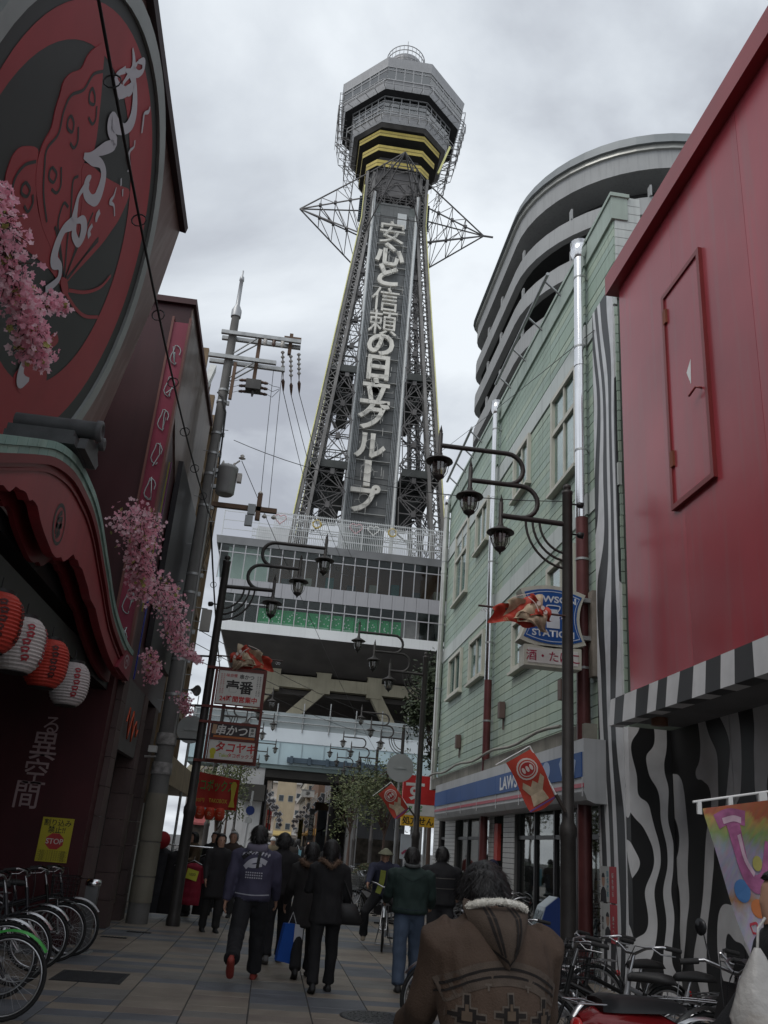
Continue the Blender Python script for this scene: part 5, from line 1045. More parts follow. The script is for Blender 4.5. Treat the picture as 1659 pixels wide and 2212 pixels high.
# ================================================================== street lamps with three lanterns
m_lamp = M('lamp_bronze', (.045, .041, .039), .5, .3, .2, 4, streak=.2, dirt=(.09, .08, .07)); m_lg = glass('lantern_glass', (.5, .48, .45), .25, .5)
def lamp_post(x, y, s, label, first=[]):
    grp = 'three lantern street lamps along the street'
    if first and first[0][1] == s:
        c = copy_tree(first[0][0]); c.location = (x, y, 0); c['label'] = label; return c
    T = thing('street_lamp', label, 'street lamp', (x, y, 0), grp)
    P = lambda o, z: (x+s*o, y, z)
    b = MB(); b.lathe([(.13, 0), (.13, .12), (.105, .2), (.105, 1.9), (.12, 1.95), (.12, 2.05), (.085, 2.12), (.078, 6.95), (.085, 6.96), (.085, 7.0), (.03, 7.02), (.06, 7.05), (.06, 7.1), (.001, 7.14)], 16, (x, y, 0)); b.build('post', m_lamp, T)
    arc = lambda cx, cz, r, a0, a1, n=10: [(cx+r*math.cos(a0+(a1-a0)*k/n), cz+r*math.sin(a0+(a1-a0)*k/n)) for k in range(n+1)]
    b = MB(); b.tube([P(0, 6.45), P(1.05, 6.47)], .042, 10); b.build('lower_arm', m_lamp, T)
    b = MB(); b.tube([P(1.55, 7.0)]+[P(o, z) for o, z in arc(.74, 6.735, .265, PI/2, 3*PI/2)]+[P(.95, 6.47)], .038, 10); b.build('middle_arm', m_lamp, T)
    b = MB(); b.tube([P(2.05, 7.53)]+[P(o, z) for o, z in arc(.98, 7.265, .265, PI/2, 3*PI/2)]+[P(1.2, 7.0)], .038, 10); b.build('upper_arm', m_lamp, T)
    for o, dz in ((.66, .72), (.55, .6), (.44, .48)):
        b = MB(); b.tube([P(o*math.cos(a), 6.45-dz*math.sin(a)) if a < PI/2 else P(0, 6.45-dz) for a in [k*PI/2/10 for k in range(11)]], .02, 8); b.build('brace', m_lamp, T)
    for o, z in ((1.05, 6.47), (1.55, 7.0), (2.05, 7.53)):
        c = P(o, 0); L_ = MB(); L_.lathe([(.001, z+.36), (.028, z+.24), (.022, z+.23), (.034, z+.21), (.034, z-.12), (.045, z-.14), (.045, z-.17), (.09, z-.2), (.205, z-.265), (.215, z-.285), (.2, z-.29), (.1, z-.27), (.04, z-.26)], 18, c, cap=False); l = L_.build('lantern', m_lamp, T)
        g_ = MB(); g_.lathe([(.12, z-.28), (.13, z-.33), (.115, z-.46), (.075, z-.53)], 8, c, sm=False, cap=False); g_.build('lantern_glass', m_lg, l)
        f = MB()
        for k in range(8): a = 2*PI*(k+.5)/8+.39; f.tube([(c[0]+r*math.cos(a), c[1]+r*math.sin(a), zz) for r, zz in ((.135, z-.28), (.15, z-.34), (.13, z-.46), (.085, z-.53))], .007, 4)
        f.lathe([(.09, z-.525), (.088, z-.545), (.03, z-.59), (.018, z-.6), (.018, z-.615), (.001, z-.64)], 12, c); f.build('lantern_cage', m_lamp, l)
        g_ = MB(); g_.lathe([(.02, z-.3), (.035, z-.38), (.02, z-.44)], 8, c); g_.build('bulb', M('dead_bulb', (.5, .48, .44), .3), l)
    first.insert(0, (T, s)); return T
lamp_post(4.0, 12, -1, 'nearest three lantern street lamp on the right, in front of the green building')
for k, (x, y) in enumerate(((4.0, 25), (5.7, 41), (5.7, 51.5), (5.4, 58.6))):
    lamp_post(x, y, -1, ('second three lantern street lamp on the right, beside the dark evergreen', 'third three lantern street lamp on the right, against the pale overpass', 'fourth three lantern street lamp on the right, nearer the passage', 'farthest three lantern street lamp on the right, before the passage mouth')[k])
lamp_post(-1.55, 17.65, 1, 'nearest three lantern street lamp on the left, carrying the shop signs')
for k, (x, y) in enumerate(((-2.6, 38.5), (-2.5, 46.5), (-2.3, 59.2))):
    lamp_post(x, y, 1, ('second three lantern street lamp on the left, behind the shop signs', 'third three lantern street lamp on the left, against the pale overpass', 'farthest three lantern street lamp on the left, beside the white pier')[k])
def gadgets():
    for q, (x, y, z, s, lb) in enumerate(((4.0, 12, 6.8, 1, 'small security camera near the top of the nearest right lamp post'), (4.0, 12, 6.3, 1, 'small black floodlight below the camera on the right lamp post'), (-1.55, 17.65, 6.05, -1, 'round black loudspeaker on the nearest left lamp post'))):
        b = MB(); b.tube([(x, y, z), (x+s*.17, y, z)], .014, 6); b.lathe([(.02, 0), (.05, .03), (.05, .1), (.001, .11)], 10, (x+s*.15, y, z), (s, -.6, -.3)); tag(b.build('lamp_post_device', black), lb, 'camera' if q == 0 else 'speaker' if q == 2 else 'floodlight')
gadgets()
# ================================================================== shop boards on the left lamp
def boards():
    Y = 17.52; F = FF(Y); mr = M('rust_red_frame', (.13, .035, .028), .55, .2, .25, 4)
    T = thing('steel_sign_stand', 'rust red steel frame on the left lamp post holding three shop boards', 'sign frame', (-1.0, 17.6, 2.9))
    for u in (-1.42, -.44): b = MB(); b.fbox(F, u-.025, u+.025, 2.9, 4.75, -.08, -.01); b.build('upright', mr, T)
    for z in (4.73, 3.96, 3.66, 2.92): b = MB(); b.fbox(F, -1.62, -.42, z-.025, z+.025, -.07, -.02); b.build('rail', mr, T)
    for z in (4.95, 3.96, 3.3): b = MB(); b.tube([(-1.55, 17.6, z), (-2.2, 17.65, z-.02)], .02, 6); b.build('tie_bar', black, T)
    mk = M('board_ink', (.025, .022, .02), .5); mrd = M('board_red', (.45, .03, .03), .5); mw = M('board_white', (.58, .57, .53), .45, 0, .05, 4)
    def board(lb, u0, u1, z0, z1, m): 
        T = thing('shop_board', lb, 'sign', ((u0+u1)/2, Y, z0), 'boards on the left lamp post'); b = MB(); b.fbox(F, u0, u1, z0, z1, 0, .03); b.build('panel', m, T)
        for q in ((u0-.02, u0, z0-.02, z1+.02), (u1, u1+.02, z0-.02, z1+.02), (u0, u1, z1, z1+.02), (u0, u1, z0-.02, z0)): b = MB(); b.fbox(F, *q, 0, .04); b.build('edge', mr, T)
        return T
    T = board('white shop board with large brush characters and red 24 hour line', -1.36, -.48, 4.02, 4.68, mw); W = .032
    text('lettering', '味自慢', F, .075, W, mrd, T, -1.1, 4.59, .01); text('lettering', '串かつ', F, .1, W, mk, T, -.8, 4.58, .02)
    text('lettering', '壱番', F, .27, W, mk, T, -.92, 4.37, .03); text('lettering', '24時間営業中', F, .125, W, mrd, T, -.92, 4.13, .03)
    for u in (-1.3, -1.25, -.58, -.53): text('lettering', '新世界名物串かつ専門店', F, .034, W, mk if u > -1 else mrd, T, u, 4.42, 0., vert=True)
    T = board('black shop board with white brush kushikatsu lettering', -1.36, -.48, 3.36, 3.63, M('board_black', (.03, .02, .02), .4)); text('lettering', '串かつ', F, .21, W, M('brush_pale', (.6, .58, .55), .5), T, -.96, 3.52, .02, shear=.2)
    b = MB(); b.fbox(F, -.62, -.5, 3.43, 3.6, .03, .034); b.build('seal', M('seal_white', (.5, .5, .48), .5), T); text('lettering', '串屋', F, .07, .035, mk, T, -.56, 3.515, .02, vert=True)
    b = MB(); b.prism(F, [(-1.34, 3.44), (-1.26, 3.43), (-1.25, 3.61), (-1.33, 3.62)], .03, .033); b.build('skewer_print', M('skewer_tan', (.4, .25, .15), .5), T)
    b = MB(); b.fbox(F, -1.3, -.5, 3.37, 3.41, .03, .033); b.build('orange_stripe', M('orange_stripe', (.4, .12, .03), .5), T)
    T = board('white shop board with red takoyaki lettering', -1.36, -.48, 2.96, 3.32, mw); text('lettering', 'タコヤキ', F, .2, W, mrd, T, -.84, 3.2, .03, shear=.15); text('lettering', 'タコボックス', F, .085, W, mrd, T, -.73, 3.05, .02)
    text('lettering', 'ねぎ塩', F, .06, W, mk, T, -1.16, 3.22, .0, vert=True); text('lettering', 'Tako', F, .09, W, M('lime', (.35, .4, .05), .5), T, -1.06, 3.045, .02)
    b = MB(); b.prism(F, [(-1.27+.06*math.cos(k*PI/6), 3.1+.07*math.sin(k*PI/6)) for k in range(12)], .03, .033); b.fbox(F, -1.31, -1.23, 2.97, 3.05, .03, .034); b.build('yellow_print', M('yellow_print', (.5, .45, .03), .5), T)
    # red cloth banner further back and its row of lanterns
    F = FF(20.6); T = thing('shop_banner', 'red cloth banner with green lettering and yellow bottle shape', 'banner', (-1.3, 20.6, 2.2))
    b = MB(); n = 12
    b.add([F(-1.86+i*1.06/n, z+(.04 if i < 1 else 0)-.13*i/n*(1 if z > 2.5 else .2), .03*math.sin(i*1.1)) for z in (2.16, 2.92) for i in range(n+1)], [(i, i+1, n+2+i, n+1+i) for i in range(n)], sm=True); b.build('cloth', M('banner_red', (.38, .03, .02), .6, 0, .12, 5), T)
    text('lettering', 'タコボックス', F, .27, .045, M('banner_green', (.05, .26, .06), .6), T, -1.36, 2.63, .01, sx=.58); text('lettering', 'TAKOBOX', F, .12, .045, M('banner_yellow', (.5, .4, .05), .6), T, -1.22, 2.31, .01, sx=.7); text('lettering', '30円', F, .1, .045, M('banner_yellow', (.5, .4, .05)), T, -1.62, 2.3, .0)
    b = MB(); b.prism(F, [(-.98, 2.2), (-.84, 2.2), (-.88, 2.35), (-.86, 2.55), (-.84, 2.68), (-.88, 2.74), (-.94, 2.74), (-.98, 2.66), (-.95, 2.5), (-.94, 2.35)], .045, .05); b.build('bottle_print', M('banner_yellow', (.5, .4, .05)), T)
    for q, u in enumerate((-1.8, -1.58, -1.36, -1.14)): 
        x, z, r = u, 2.03, .115; T = thing('small_red_lantern', ('first', 'second', 'third', 'last')[q]+' from the left of four small red lanterns under the red cloth banner', 'lantern', (x, 20.5, z-.13), 'lanterns under the red cloth banner')
        b = MB(); b.lathe([(r*(1-abs(t)**3*.4)*(1 if k % 2 else .95), z+t*.13) for k, t in enumerate([-1+q_/8 for q_ in range(17)])], 16, (x, 20.5, 0), sm=False); b.build('ribbed_shade', M('small_lantern_red', (.5, .05, .02), .5), T); text('lettering', 'たこ'[q % 2], FF(20.5-r-.002, x, z), .1, 0, M('lantern_pale', (.6, .5, .3), .5), T)
boards()
# ================================================================== utility pole
def utility_pole():
    x, y = -2.2, 17.66; T = thing('utility_pole', 'tall concrete utility pole with crossarms, insulators and transformer', 'utility pole', (x, y, 0))
    mc = M('pole_concrete', (.15, .147, .14), .8, 0, .15, 2, .2, 30, streak=.3); mo = M('ochre_wrap', (.2, .185, .145), .75, 0, .12, 2, streak=.3)
    b = MB(); b.lathe([(.2, 0), (.168, 4), (.135, 7.8), (.11, 10), (.095, 12.7), (.09, 13.05)], 18, (x, y, 0)); b.build('shaft', mc, T)
    b = MB()
    for z0, z1 in ((.35, .78), (.8, 1.38), (1.4, 2.25)): b.lathe([(.208, z0), (.204, z1)], 18, (x, y, 0))
    b.build('ochre_sleeve', mo, T)
    for z in (2.6, 3.15): b = MB(); b.lathe([(.2, z), (.198, z+.22)], 16, (x, y, 0)); b.build('peeled_notice', M('peeled_paper', (.26, .25, .24), .8, 0, .5, 9), T)
    b = MB(); b.lathe([(.12, 13.02), (.12, 13.2), (.05, 13.36), (.045, 14.05), (.06, 14.06), (.05, 14.16), (.018, 14.2), (.018, 14.35)], 12, (x, y, 0)); b.build('top_sleeve', M('zinc_cap', (.4, .41, .42), .4, .5), T)
    def arm(x0, x1, z, dy): b = MB(); b.box(x0, x1, y+dy-.04, y+dy+.04, z-.045, z+.045); b.build('crossarm', steel, T)
    for dy in (-.13, .13): arm(-2.45, -.6, 12.5, dy); arm(-2.65, -1.1 if dy < 0 else -.9, 11.85, dy)
    mb_ = M('brown_steel', (.12, .075, .05), .6, .3, .3, 5)
    b = MB(); b.box(-1.6, -1.52, y-.04, y+.04, 11.35, 12.5); b.build('drop_post', mb_, T)
    for a, c in (((-2.1, 12.0), (-1.6, 12.45)), ((-2.1, 11.35), (-1.6, 11.8))):
        for dy in (-.13, .13): b = MB(); b.tube([(a[0], y+dy*.7, a[1]), (c[0], y+dy, c[1])], .018, 6); b.build('stay', steel, T)
    b = MB(); b.box(-.88, -.8, y-.05, y+.05, 12.2, 12.75); b.box(-1.0, -.6, y-.06, y+.06, 12.56, 12.66); b.build('end_bracket', mb_, T)
    mi = M('porcelain', (.42, .4, .37), .25, 0, .1, 5); mib = M('brown_porcelain', (.1, .06, .045), .3)
    def insul(p, d, n=5, r=.05, L_=.55):
        b = MB(); pr = []
        for k in range(n): t = k/n*L_; pr += [(.018, t), (r, t+.03), (r*.8, t+.06), (.018, t+.07)]
        b.lathe(pr+[(.01, L_+.1)], 10, p, d); b.build('insulator', mi, T)
        b = MB(); e = V(p)+V(d).normalized()*(L_+.1); b.lathe([(.015, 0), (.045, .06), (.03, .2), (.012, .3)], 8, e, d); b.build('strain_clamp', mib, T)
    ends = []
    for px, pz in ((-1.0, 12.28), (-.8, 12.2), (-.62, 12.28)): d = (.12, .55, -.82); insul((px, y, pz), d); ends.append(V((px, y, pz))+V(d).normalized()*.95)
    for px in (-1.42, -1.22, -1.02): b = MB(); b.lathe([(.012, 0), (.05, .02), (.035, .08), (.05, .1), (.03, .16), (.0, .2)], 10, (px, y-.13, 12.46), (0, 0, -1)); b.build('pin_insulator', mi if px != -1.22 else mib, T)
    # load break switch
    b = MB(); b.box(-1.72, -1.38, y-.14, y+.14, 11.12, 11.36); b.lathe([(.05, 0), (.02, .14)], 8, (-1.55, y, 11.12), (0, 0, -1)); b.build('switch_box', M('switch_dark', (.07, .068, .065), .5, .2, .2, 5), T)
    for s in (-1, 1):
        for k in range(3):
            b = MB(); z = 11.32-.09*k; b.lathe([(.04, 0), (.03, .07), (.04, .09), (.025, .16)], 8, (-1.55+s*.17, y-.1+.1*k, z), (s, 0, -.1)); b.build('bushing', mib, T)
            b = MB(); b.tube([(-1.55+s*.33, y-.1+.1*k, z-.01), (-1.55+s*.45, y-.1+.1*k, z-.06), (-1.55+s*.6, y, z-.02+.06*k)], .006, 4); b.build('jumper', black, T)
    b = MB(); b.box(-2.05, -1.98, y-.2, y-.13, 10.75, 11.7); b.build('operating_rod', mb_, T)
    # transformer
    b = MB(); cx = -1.82; b.lathe([(.17, 8.48), (.205, 8.52), (.215, 9.05), (.225, 9.06), (.225, 9.12), (.19, 9.15), (.06, 9.2), (.001, 9.2)], 20, (cx, y-.05, 0)); b.build('transformer', M('transformer_grey', (.32, .325, .32), .5, .2, .1, 2, streak=.25), T)
    for k in range(3): b = MB(); a = .6+k*1.2; b.lathe([(.03, 0), (.045, .03), (.03, .07), (.015, .12)], 8, (cx+.13*math.cos(a), y-.05+.13*math.sin(a), 9.17)); b.build('bushing', mi, T)
    b = MB(); b.box(x, cx-.1, y-.1, y, 8.6, 8.68); b.box(x, cx-.1, y-.1, y, 8.98, 9.06); b.build('transformer_bracket', steel, T)
    b = MB(); b.box(-1.6, -1.5, y-.12, y, 8.8, 9.0); b.build('fuse_box', mi, T)
    # lower arm
    b = MB(); b.box(-2.05, -.65, y-.05, y+.05, 8.2, 8.3); b.build('crossarm', mb_, T); b = MB(); b.box(-1.1, -1.0, y-.05, y+.05, 8.0, 8.62); b.build('arm_post', mb_, T)
    for px, z in ((-1.05, 8.62), (-.9, 8.1), (-.7, 8.1)): b = MB(); b.lathe([(.015, -.04), (.06, -.01), (.04, .03), (.015, .06)], 10, (px, y, z)); b.build('pin_insulator', mi, T)
    for q in range(2): b = MB(); b.box(-1.3+.03*q, -1.14+.03*q, y-.14, y-.04, 7.82+.26*q, 8.05+.26*q); b.build('cutout_fuse', M('cutout_grey', (.3, .32, .33), .4), T)
    b = MB(); b.tube([(-1.6, y, 9.35), (-1.75, y, 9.2)], .02, 6); b.lathe([(.02, 0), (.08, .03), (.03, .06), (.05, .09), (.02, .12)], 10, (-1.56, y, 9.38)); b.build('lightning_arrester', mi, T)
    # clamps, ladder bolts, conduits
    for z in (11.0, 10.7, 9.9, 9.4, 8.9, 8.15, 6.6, 6.2, 5.4, 4.8, 4.1):
        r = .2-.0085*z; b = MB(); b.lathe([(r+.012, z), (r+.012, z+.05)], 14, (x, y, 0)); b.box(x+r, x+r+.06, y-.03, y+.03, z-.02, z+.07); b.build('clamp', steel, T)
    for k in range(14): b = MB(); z = 2.9+k*.55; s = 1 if k % 2 else -1; r = .2-.0085*z; b.tube([(x+s*(r-.02), y, z), (x+s*(r+.13), y, z)], .009, 5); b.build('step_bolt', steel, T)
    b = MB(); b.tube([(x+.14, y-.1, 3.2), (x+.12, y-.1, 7), (x+.1, y-.09, 9.7)], .02, 6); b.build('conduit', M('conduit_grey', (.3, .3, .29), .5), T)
    b = MB(); b.tube([(x-.12, y-.05, 10.95), (x+.0, y-.14, 10.8), (x+.13, y-.08, 10.45), (x+.15, y-.05, 9.8), (x+.16, y, 9.2)], .022, 6); b.build('cable_loop', black, T)
    # small parts at mid height
    b = MB(); b.box(x+.3, x+.5, y-.1, y+.02, 5.45, 5.9); b.build('speaker_box', M('speaker_beige', (.35, .34, .31), .6), T); b = MB(); b.tube([(x, y, 5.95), (x+.4, y-.04, 5.92)], .012, 5); b.build('speaker_bracket', steel, T)
    b = MB(); b.lathe([(.02, 0), (.04, .06), (.11, .17), (.11, .175), (.03, .1)], 14, (x+.33, y-.1, 4.24), (.6, -.5, -.1)); b.tube([(x, y, 4.24), (x+.34, y-.08, 4.24)], .015, 5); b.build('horn_speaker', M('horn_grey', (.12, .12, .12), .5), T)
    b = MB(); b.box(x-.28, x-.12, y-.26, y-.12, 2.98, 3.1); b.tube([(x-.35, y-.1, 2.9), (x-.1, y-.1, 2.92)], .02, 6); b.build('security_camera', M('cam_white', (.5, .5, .48), .5), T)
    return ends
ENDS = utility_pole()
# ================================================================== overhead cables (each its own)
def cable(name, label, pts, r=.012, sag=.3, n=14, m=black, rings=False):
    P = [V(p) for p in pts]; out = []
    for a, c in zip(P, P[1:]):
        for k in range(n): t = k/n; q = a.lerp(c, t); q.z -= sag*4*t*(1-t); out.append(q)
    out.append(P[-1])
    T = None
    if rings: T = thing(name, label, 'cable', tuple(P[0]), 'overhead cables')
    b = MB(); b.tube(out, r, 5)
    if not rings: return tag(b.build(name, m), label, 'cable', 'overhead cables')
    b.build('messenger_wire', m, T)
    b = MB(); b.tube([q+V((.03, 0, -.07)) for q in out], r*1.7, 6); b.build('telephone_cable', m, T)
    for k in range(3, len(out)-1, 3):
        q = out[k]+V((.015, 0, -.05)); b = MB(); b.tube([q+V((.075*math.cos(a), .02*math.sin(a/2), .075*math.sin(a))) for a in [2*PI*j/10 for j in range(11)]], .008, 4); b.build('hanger_ring', m, T)
cable('ring_hung_cable', 'thick cable with hanger rings crossing the round black sign', [(-2.1, -6, 9.3), (-2.05, 17.5, 7.95)], .009, 1.1, 42, rings=True)
cable('ring_hung_cable', 'thick cable with hanger rings running on from the utility pole', [(-2.05, 17.8, 7.9), (-2.6, 46, 7.2)], .01, .9, 26, rings=True)
for k, e in enumerate(ENDS): cable('power_line', ('leftmost', 'middle', 'rightmost')[k]+' of the three power lines hanging from the top crossarm insulators', [e, (3.0+k*.8, 52, 17.5)], .009, 1.2)
for k, xx in enumerate((-1.15, -.95)): cable('drop_wire', ('left', 'right')[k]+' thin wire dropping between the two crossarms', [(xx, 17.66, 11.75), (xx+.12, 17.66, 8.25)], .007, 0, 3)
cable('span_wire', 'thin wire from the utility pole across to the right lamp post', [(-1.8, 17.66, 9.83), (3.95, 12.05, 6.85)], .008, .35)
cable('span_wire', 'thin wire from the zebra pier towards the tower base', [(4.93, 13.2, 10.9), (4.2, 60, 26)], .008, .4)
cable('span_wire', 'diagonal wire from the transformer down to the far right lamps', [(-1.56, 17.66, 9.35), (5.6, 51.5, 6.9)], .008, .3)
for k in range(4): cable('service_line', ('highest', 'second', 'third', 'lowest')[k]+' of four service lines running left from the crossarm to the far left', [(-2.0, 17.8, 8.2-k*.28), (-6.5, 48, 11.2-k*.5)], .009, .5)
for k in range(3): cable('service_line', ('top', 'middle', 'bottom')[k]+' service line passing behind the shop boards', [(-2.1, 17.9, 5.6-k*.3), (9, 58, 9.6-k*.6)], .008, .5)
# ================================================================== cloth flags
def cloth(name, F, fn, nu, nv, mat, parent, th=.0):
    b = MB(); vs_ = [F(*fn(i/nu, j/nv)) for j in range(nv+1) for i in range(nu+1)]
    b.add(vs_, [(j*(nu+1)+i, j*(nu+1)+i+1, (j+1)*(nu+1)+i+1, (j+1)*(nu+1)+i) for j in range(nv) for i in range(nu)], sm=True); return b.build(name, mat, parent)
m_fr = M('flag_red', (.42, .05, .03), .6, 0, .1, 6); m_fb = M('flag_beige', (.45, .36, .25), .6, 0, .2, 14); m_fw = M('flag_white', (.6, .52, .48), .6)
def wrapped_flag(x, y, z, s, lb):
    """printed flag blown round its own rod"""
    F = FF(y, x, z); T = thing('wrapped_flag', lb, 'flag', (x, y, z), 'flags on the lamp posts')
    b = MB(); b.tube([F(0, 0, 0), F(-s*1.36, .02, 0)], .016, 8); b.build('rod', M('rod_brown', (.07, .04, .035), .5), T)
    for u in (-1.3, -1.25, -.12): b = MB(); b.tube([F(s*u+.02*math.cos(a), -.035+.022*math.sin(a), 0) for a in [2*PI*k/10 for k in range(11)]], .004, 4); b.build('ring', chrome, T)
    # three folds of cloth with different prints
    def fold(u0, u1, f0, f1, g0, g1, d, m, nm): cloth(nm, F, lambda a, c: (s*(u0+(u1-u0)*a)+s*.05*math.sin(c*5+a*3)*c, (f0+(f1-f0)*a)*(1-c)+(g0+(g1-g0)*a)*c+.022*math.sin(a*9+c*4)+.03*math.sin(c*PI)*math.sin(a*4), d+.05*math.sin(a*7+c*5)+.02*math.sin(a*17-c*8)), 26, 16, m, T)
    fold(-1.16, -.55, -.0, .24, -.2, -.22, .03, m_fr, 'red_fold'); fold(-.95, -.42, .12, .26, -.12, -.2, .07, m_fb, 'beige_fold')
    fold(-.62, -.3, .25, .02, -.05, -.12, .1, m_fr, 'red_fold'); fold(-.8, -.36, -.06, -.02, -.14, -.3, .09, M('flag_tan', (.36, .28, .2), .6, 0, .3, 12), 'tan_fold')
    b = MB()
    for k, u in enumerate((-.5, -.44, -.4)): b.prism(F, [(s*u+.03*math.cos(a*PI/5), .1-k*.06+.035*math.sin(a*PI/5)) for a in range(10)], .16, .163)
    b.stroke(F, [(s*-.66, .18), (s*-.56, .1), (s*-.5, -.02)], .014, 0, .165); b.stroke(F, [(s*-.9, .15), (s*-.78, .2), (s*-.64, .24)], .012, 0, .14); tag(b.build('print', m_fw, T), kind='stuff')
    text('lettering', '100周年', F, .07, .07, M('flag_gold', (.5, .4, .2), .6), T, s*-.88, -.155, .0, shear=.1)
wrapped_flag(4.0, 11.95, 4.98, 1, 'crumpled red and beige flag wound round the rod over the blue shield sign')
wrapped_flag(-1.5, 17.6, 4.98, -1, 'crumpled red and beige flag above the white shop board on the left lamp')
def hung_flag(p0, p1, x, y, lb, k=1.):
    """red flag with oval emblem hanging from an angled white rod: rod foot, rod tip (X, z)"""
    F = FF(y); T = thing('hanging_flag', lb, 'flag', (x, y, p0[1]), 'flags on the lamp posts'); d = V((p1[0]-p0[0], p1[1]-p0[1])); L_ = d.length; d /= L_; nrm = V((-d.y, d.x))
    b = MB(); b.tube([F(*p0, 0), F(p1[0], p1[1], 0)], .013, 8); b.build('rod', white, T)
    c = V(p1)+nrm*.46*k*1.2
    b = MB(); b.tube([F(p1[0], p1[1], 0), F(c.x, c.y, 0)], .009, 6); b.build('crossbar', white, T)
    b = MB(); b.tube([F(*p0, 0), F(p0[0]+d.x*.25*k, p0[1]+d.y*.25*k, 0)], .025, 8); b.build('socket', M('socket_dark', (.05, .04, .035), .5), T)
    O = V(p1)-d*.04*k
    def pt(u, v, w=0): q = O+nrm*(u*.42*k)-d*(v*.72*k); return (q.x+.02*math.sin(v*5), q.y, w+.035*math.sin(v*4+u*2)*k)
    fl = cloth('cloth', F, lambda a, c: pt(a, c+.06*math.sin(a*PI)*(c > .98)), 10, 16, m_fr, T)
    def patch(nm, poly, m, off): 
        b = MB(); P = [pt(u, v) for u, v in poly]; b.add([F(p[0], p[1], p[2]+off) for p in P], [tuple(range(len(P)))]); b.build(nm, m, T)
    ell = lambda cu, cv, a, c_, n=18: [(cu+a*math.cos(2*PI*q/n), cv+c_*math.sin(2*PI*q/n)) for q in range(n)]
    patch('emblem_outer', ell(.5, .27, .36, .2), m_fw, .004); patch('emblem_ring', ell(.5, .27, .31, .165), m_fr, .006); patch('emblem_line', ell(.5, .27, .27, .14), m_fw, .008); patch('emblem_centre', ell(.5, .27, .24, .12), M('flag_deep', (.36, .03, .03), .6), .01)
    for u in (.36, .5, .64): patch('emblem_mark', ell(1-u, .27, .055, .06, 8), m_fw, .012)
    patch('beige_print', [(.2, .95), (.8, .95), (.72, .75), (.9, .55), (.82, .45), (.62, .6), (.5, .5), (.36, .6), (.18, .45), (.1, .55), (.28, .75)], m_fb, .006); patch('hem_print', [(.0, .97), (1, .97), (1, 1.0), (0, 1.0)], M('flag_violet', (.12, .06, .2), .6), .008)
hung_flag((3.93, 2.24), (3.42, 3.06), 3.6, 11.9, 'red flag with white oval emblem on an angled white rod before the store')
hung_flag((3.93, 2.5), (3.2, 3.35), 3.5, 24.9, 'small far red flag hung from the second lamp post on the right', 1.15)
# ================================================================== cherry blossom sprays
m_bl = [M('blossom_pink', (.86, .42, .52), .6, 0, .2, 30), M('blossom_pale', (.92, .64, .7), .6, 0, .15, 30), M('blossom_leaf', (.34, .33, .1), .6)]; 
for _m, _c in zip(m_bl[:2], ((.9, .45, .55), (.95, .66, .72))):      # thin petals let light through
    _nt = _m.node_tree; _b = _nt.nodes['Principled BSDF']; _t = _nt.nodes.new('ShaderNodeBsdfTranslucent'); _t.inputs[0].default_value = (*_c, 1); _x = _nt.nodes.new('ShaderNodeMixShader'); _x.inputs[0].default_value = .45
    _o = [n for n in _nt.nodes if n.type == 'OUTPUT_MATERIAL'][0]; _nt.links.new(_b.outputs[0], _x.inputs[1]); _nt.links.new(_t.outputs[0], _x.inputs[2]); _nt.links.new(_x.outputs[0], _o.inputs[0])
m_tw = M('twig_brown', (.07, .045, .035), .8)
def blossoms(lb, spine, n, spread, seed):
    T = thing('cherry_blossom_spray', lb, 'blossom spray', tuple(spine[0]), 'artificial cherry blossom sprays'); r_ = random.Random(seed)
    P = [V(p) for p in cr(spine, 6)]; b = MB(); b.tube(P, [.018-.012*k/len(P) for k in range(len(P))], 6)
    fl = MB(); tw = b
    for k in range(n):
        i = r_.randrange(len(P)); c = P[i]; d = V((r_.gauss(0, 1), r_.gauss(0, 1), r_.gauss(-.15, .9))); rr = spread[min(len(spread)-1, int(i/len(P)*len(spread)))]*min(1.15, abs(r_.gauss(.6, .25))); q = c+d.normalized()*rr
        if k % 5 == 0: tw.tube([c, c.lerp(q, .5)+V((0, 0, .03)), q], .004, 4)
        ax = V((r_.gauss(.3, 1), r_.gauss(-.5, 1), r_.gauss(0, .7))).normalized(); x = ax.orthogonal().normalized(); y = ax.cross(x); s = r_.uniform(.02, .034); mi = 0 if r_.random() < .55 else 1
        if r_.random() < .035: mi = 2; s *= 1.1
        a0 = r_.random()*6
        for j in range(5):
            a = a0+2*PI*j/5; e = x*math.cos(a)+y*math.sin(a); f = x*-math.sin(a)+y*math.cos(a); fl.add([q, q+e*s*.55+f*s*.38+ax*s*.1, q+e*s+ax*s*r_.uniform(.15, .5), q+e*s*.55-f*s*.38+ax*s*.1], [(0, 1, 2, 3)], mi)
    b.build('twig', m_tw, T); tag(fl.build('blossom', m_bl, T), kind='stuff')
blossoms('pink blossom spray at the left edge in front of the round sign', [(-2.3, 4.5, 5.25), (-2.28, 4.95, 5.25), (-2.24, 5.35, 5.12), (-2.2, 5.75, 5.0), (-2.18, 6.0, 4.88)], 1250, (.2, .23, .2, .17), 1)
blossoms('pink blossom twig reaching out over the porch roof', [(-2.25, 5.5, 5.1), (-2.2, 5.9, 5.3), (-2.15, 6.2, 5.48)], 300, (.1, .12, .07), 2)
blossoms('small pink blossom tuft high on the left edge', [(-2.3, 4.85, 5.45), (-2.28, 4.95, 5.52)], 130, (.1,), 7)
blossoms('pink blossom spray behind the porch roof, upper mass', [(-2.2, 10.2, 5.1), (-2.1, 11.0, 5.35), (-2.1, 10.9, 5.0), (-2.08, 11.2, 4.75), (-2.06, 11.3, 4.5)], 1500, (.28, .28, .25, .2), 3)
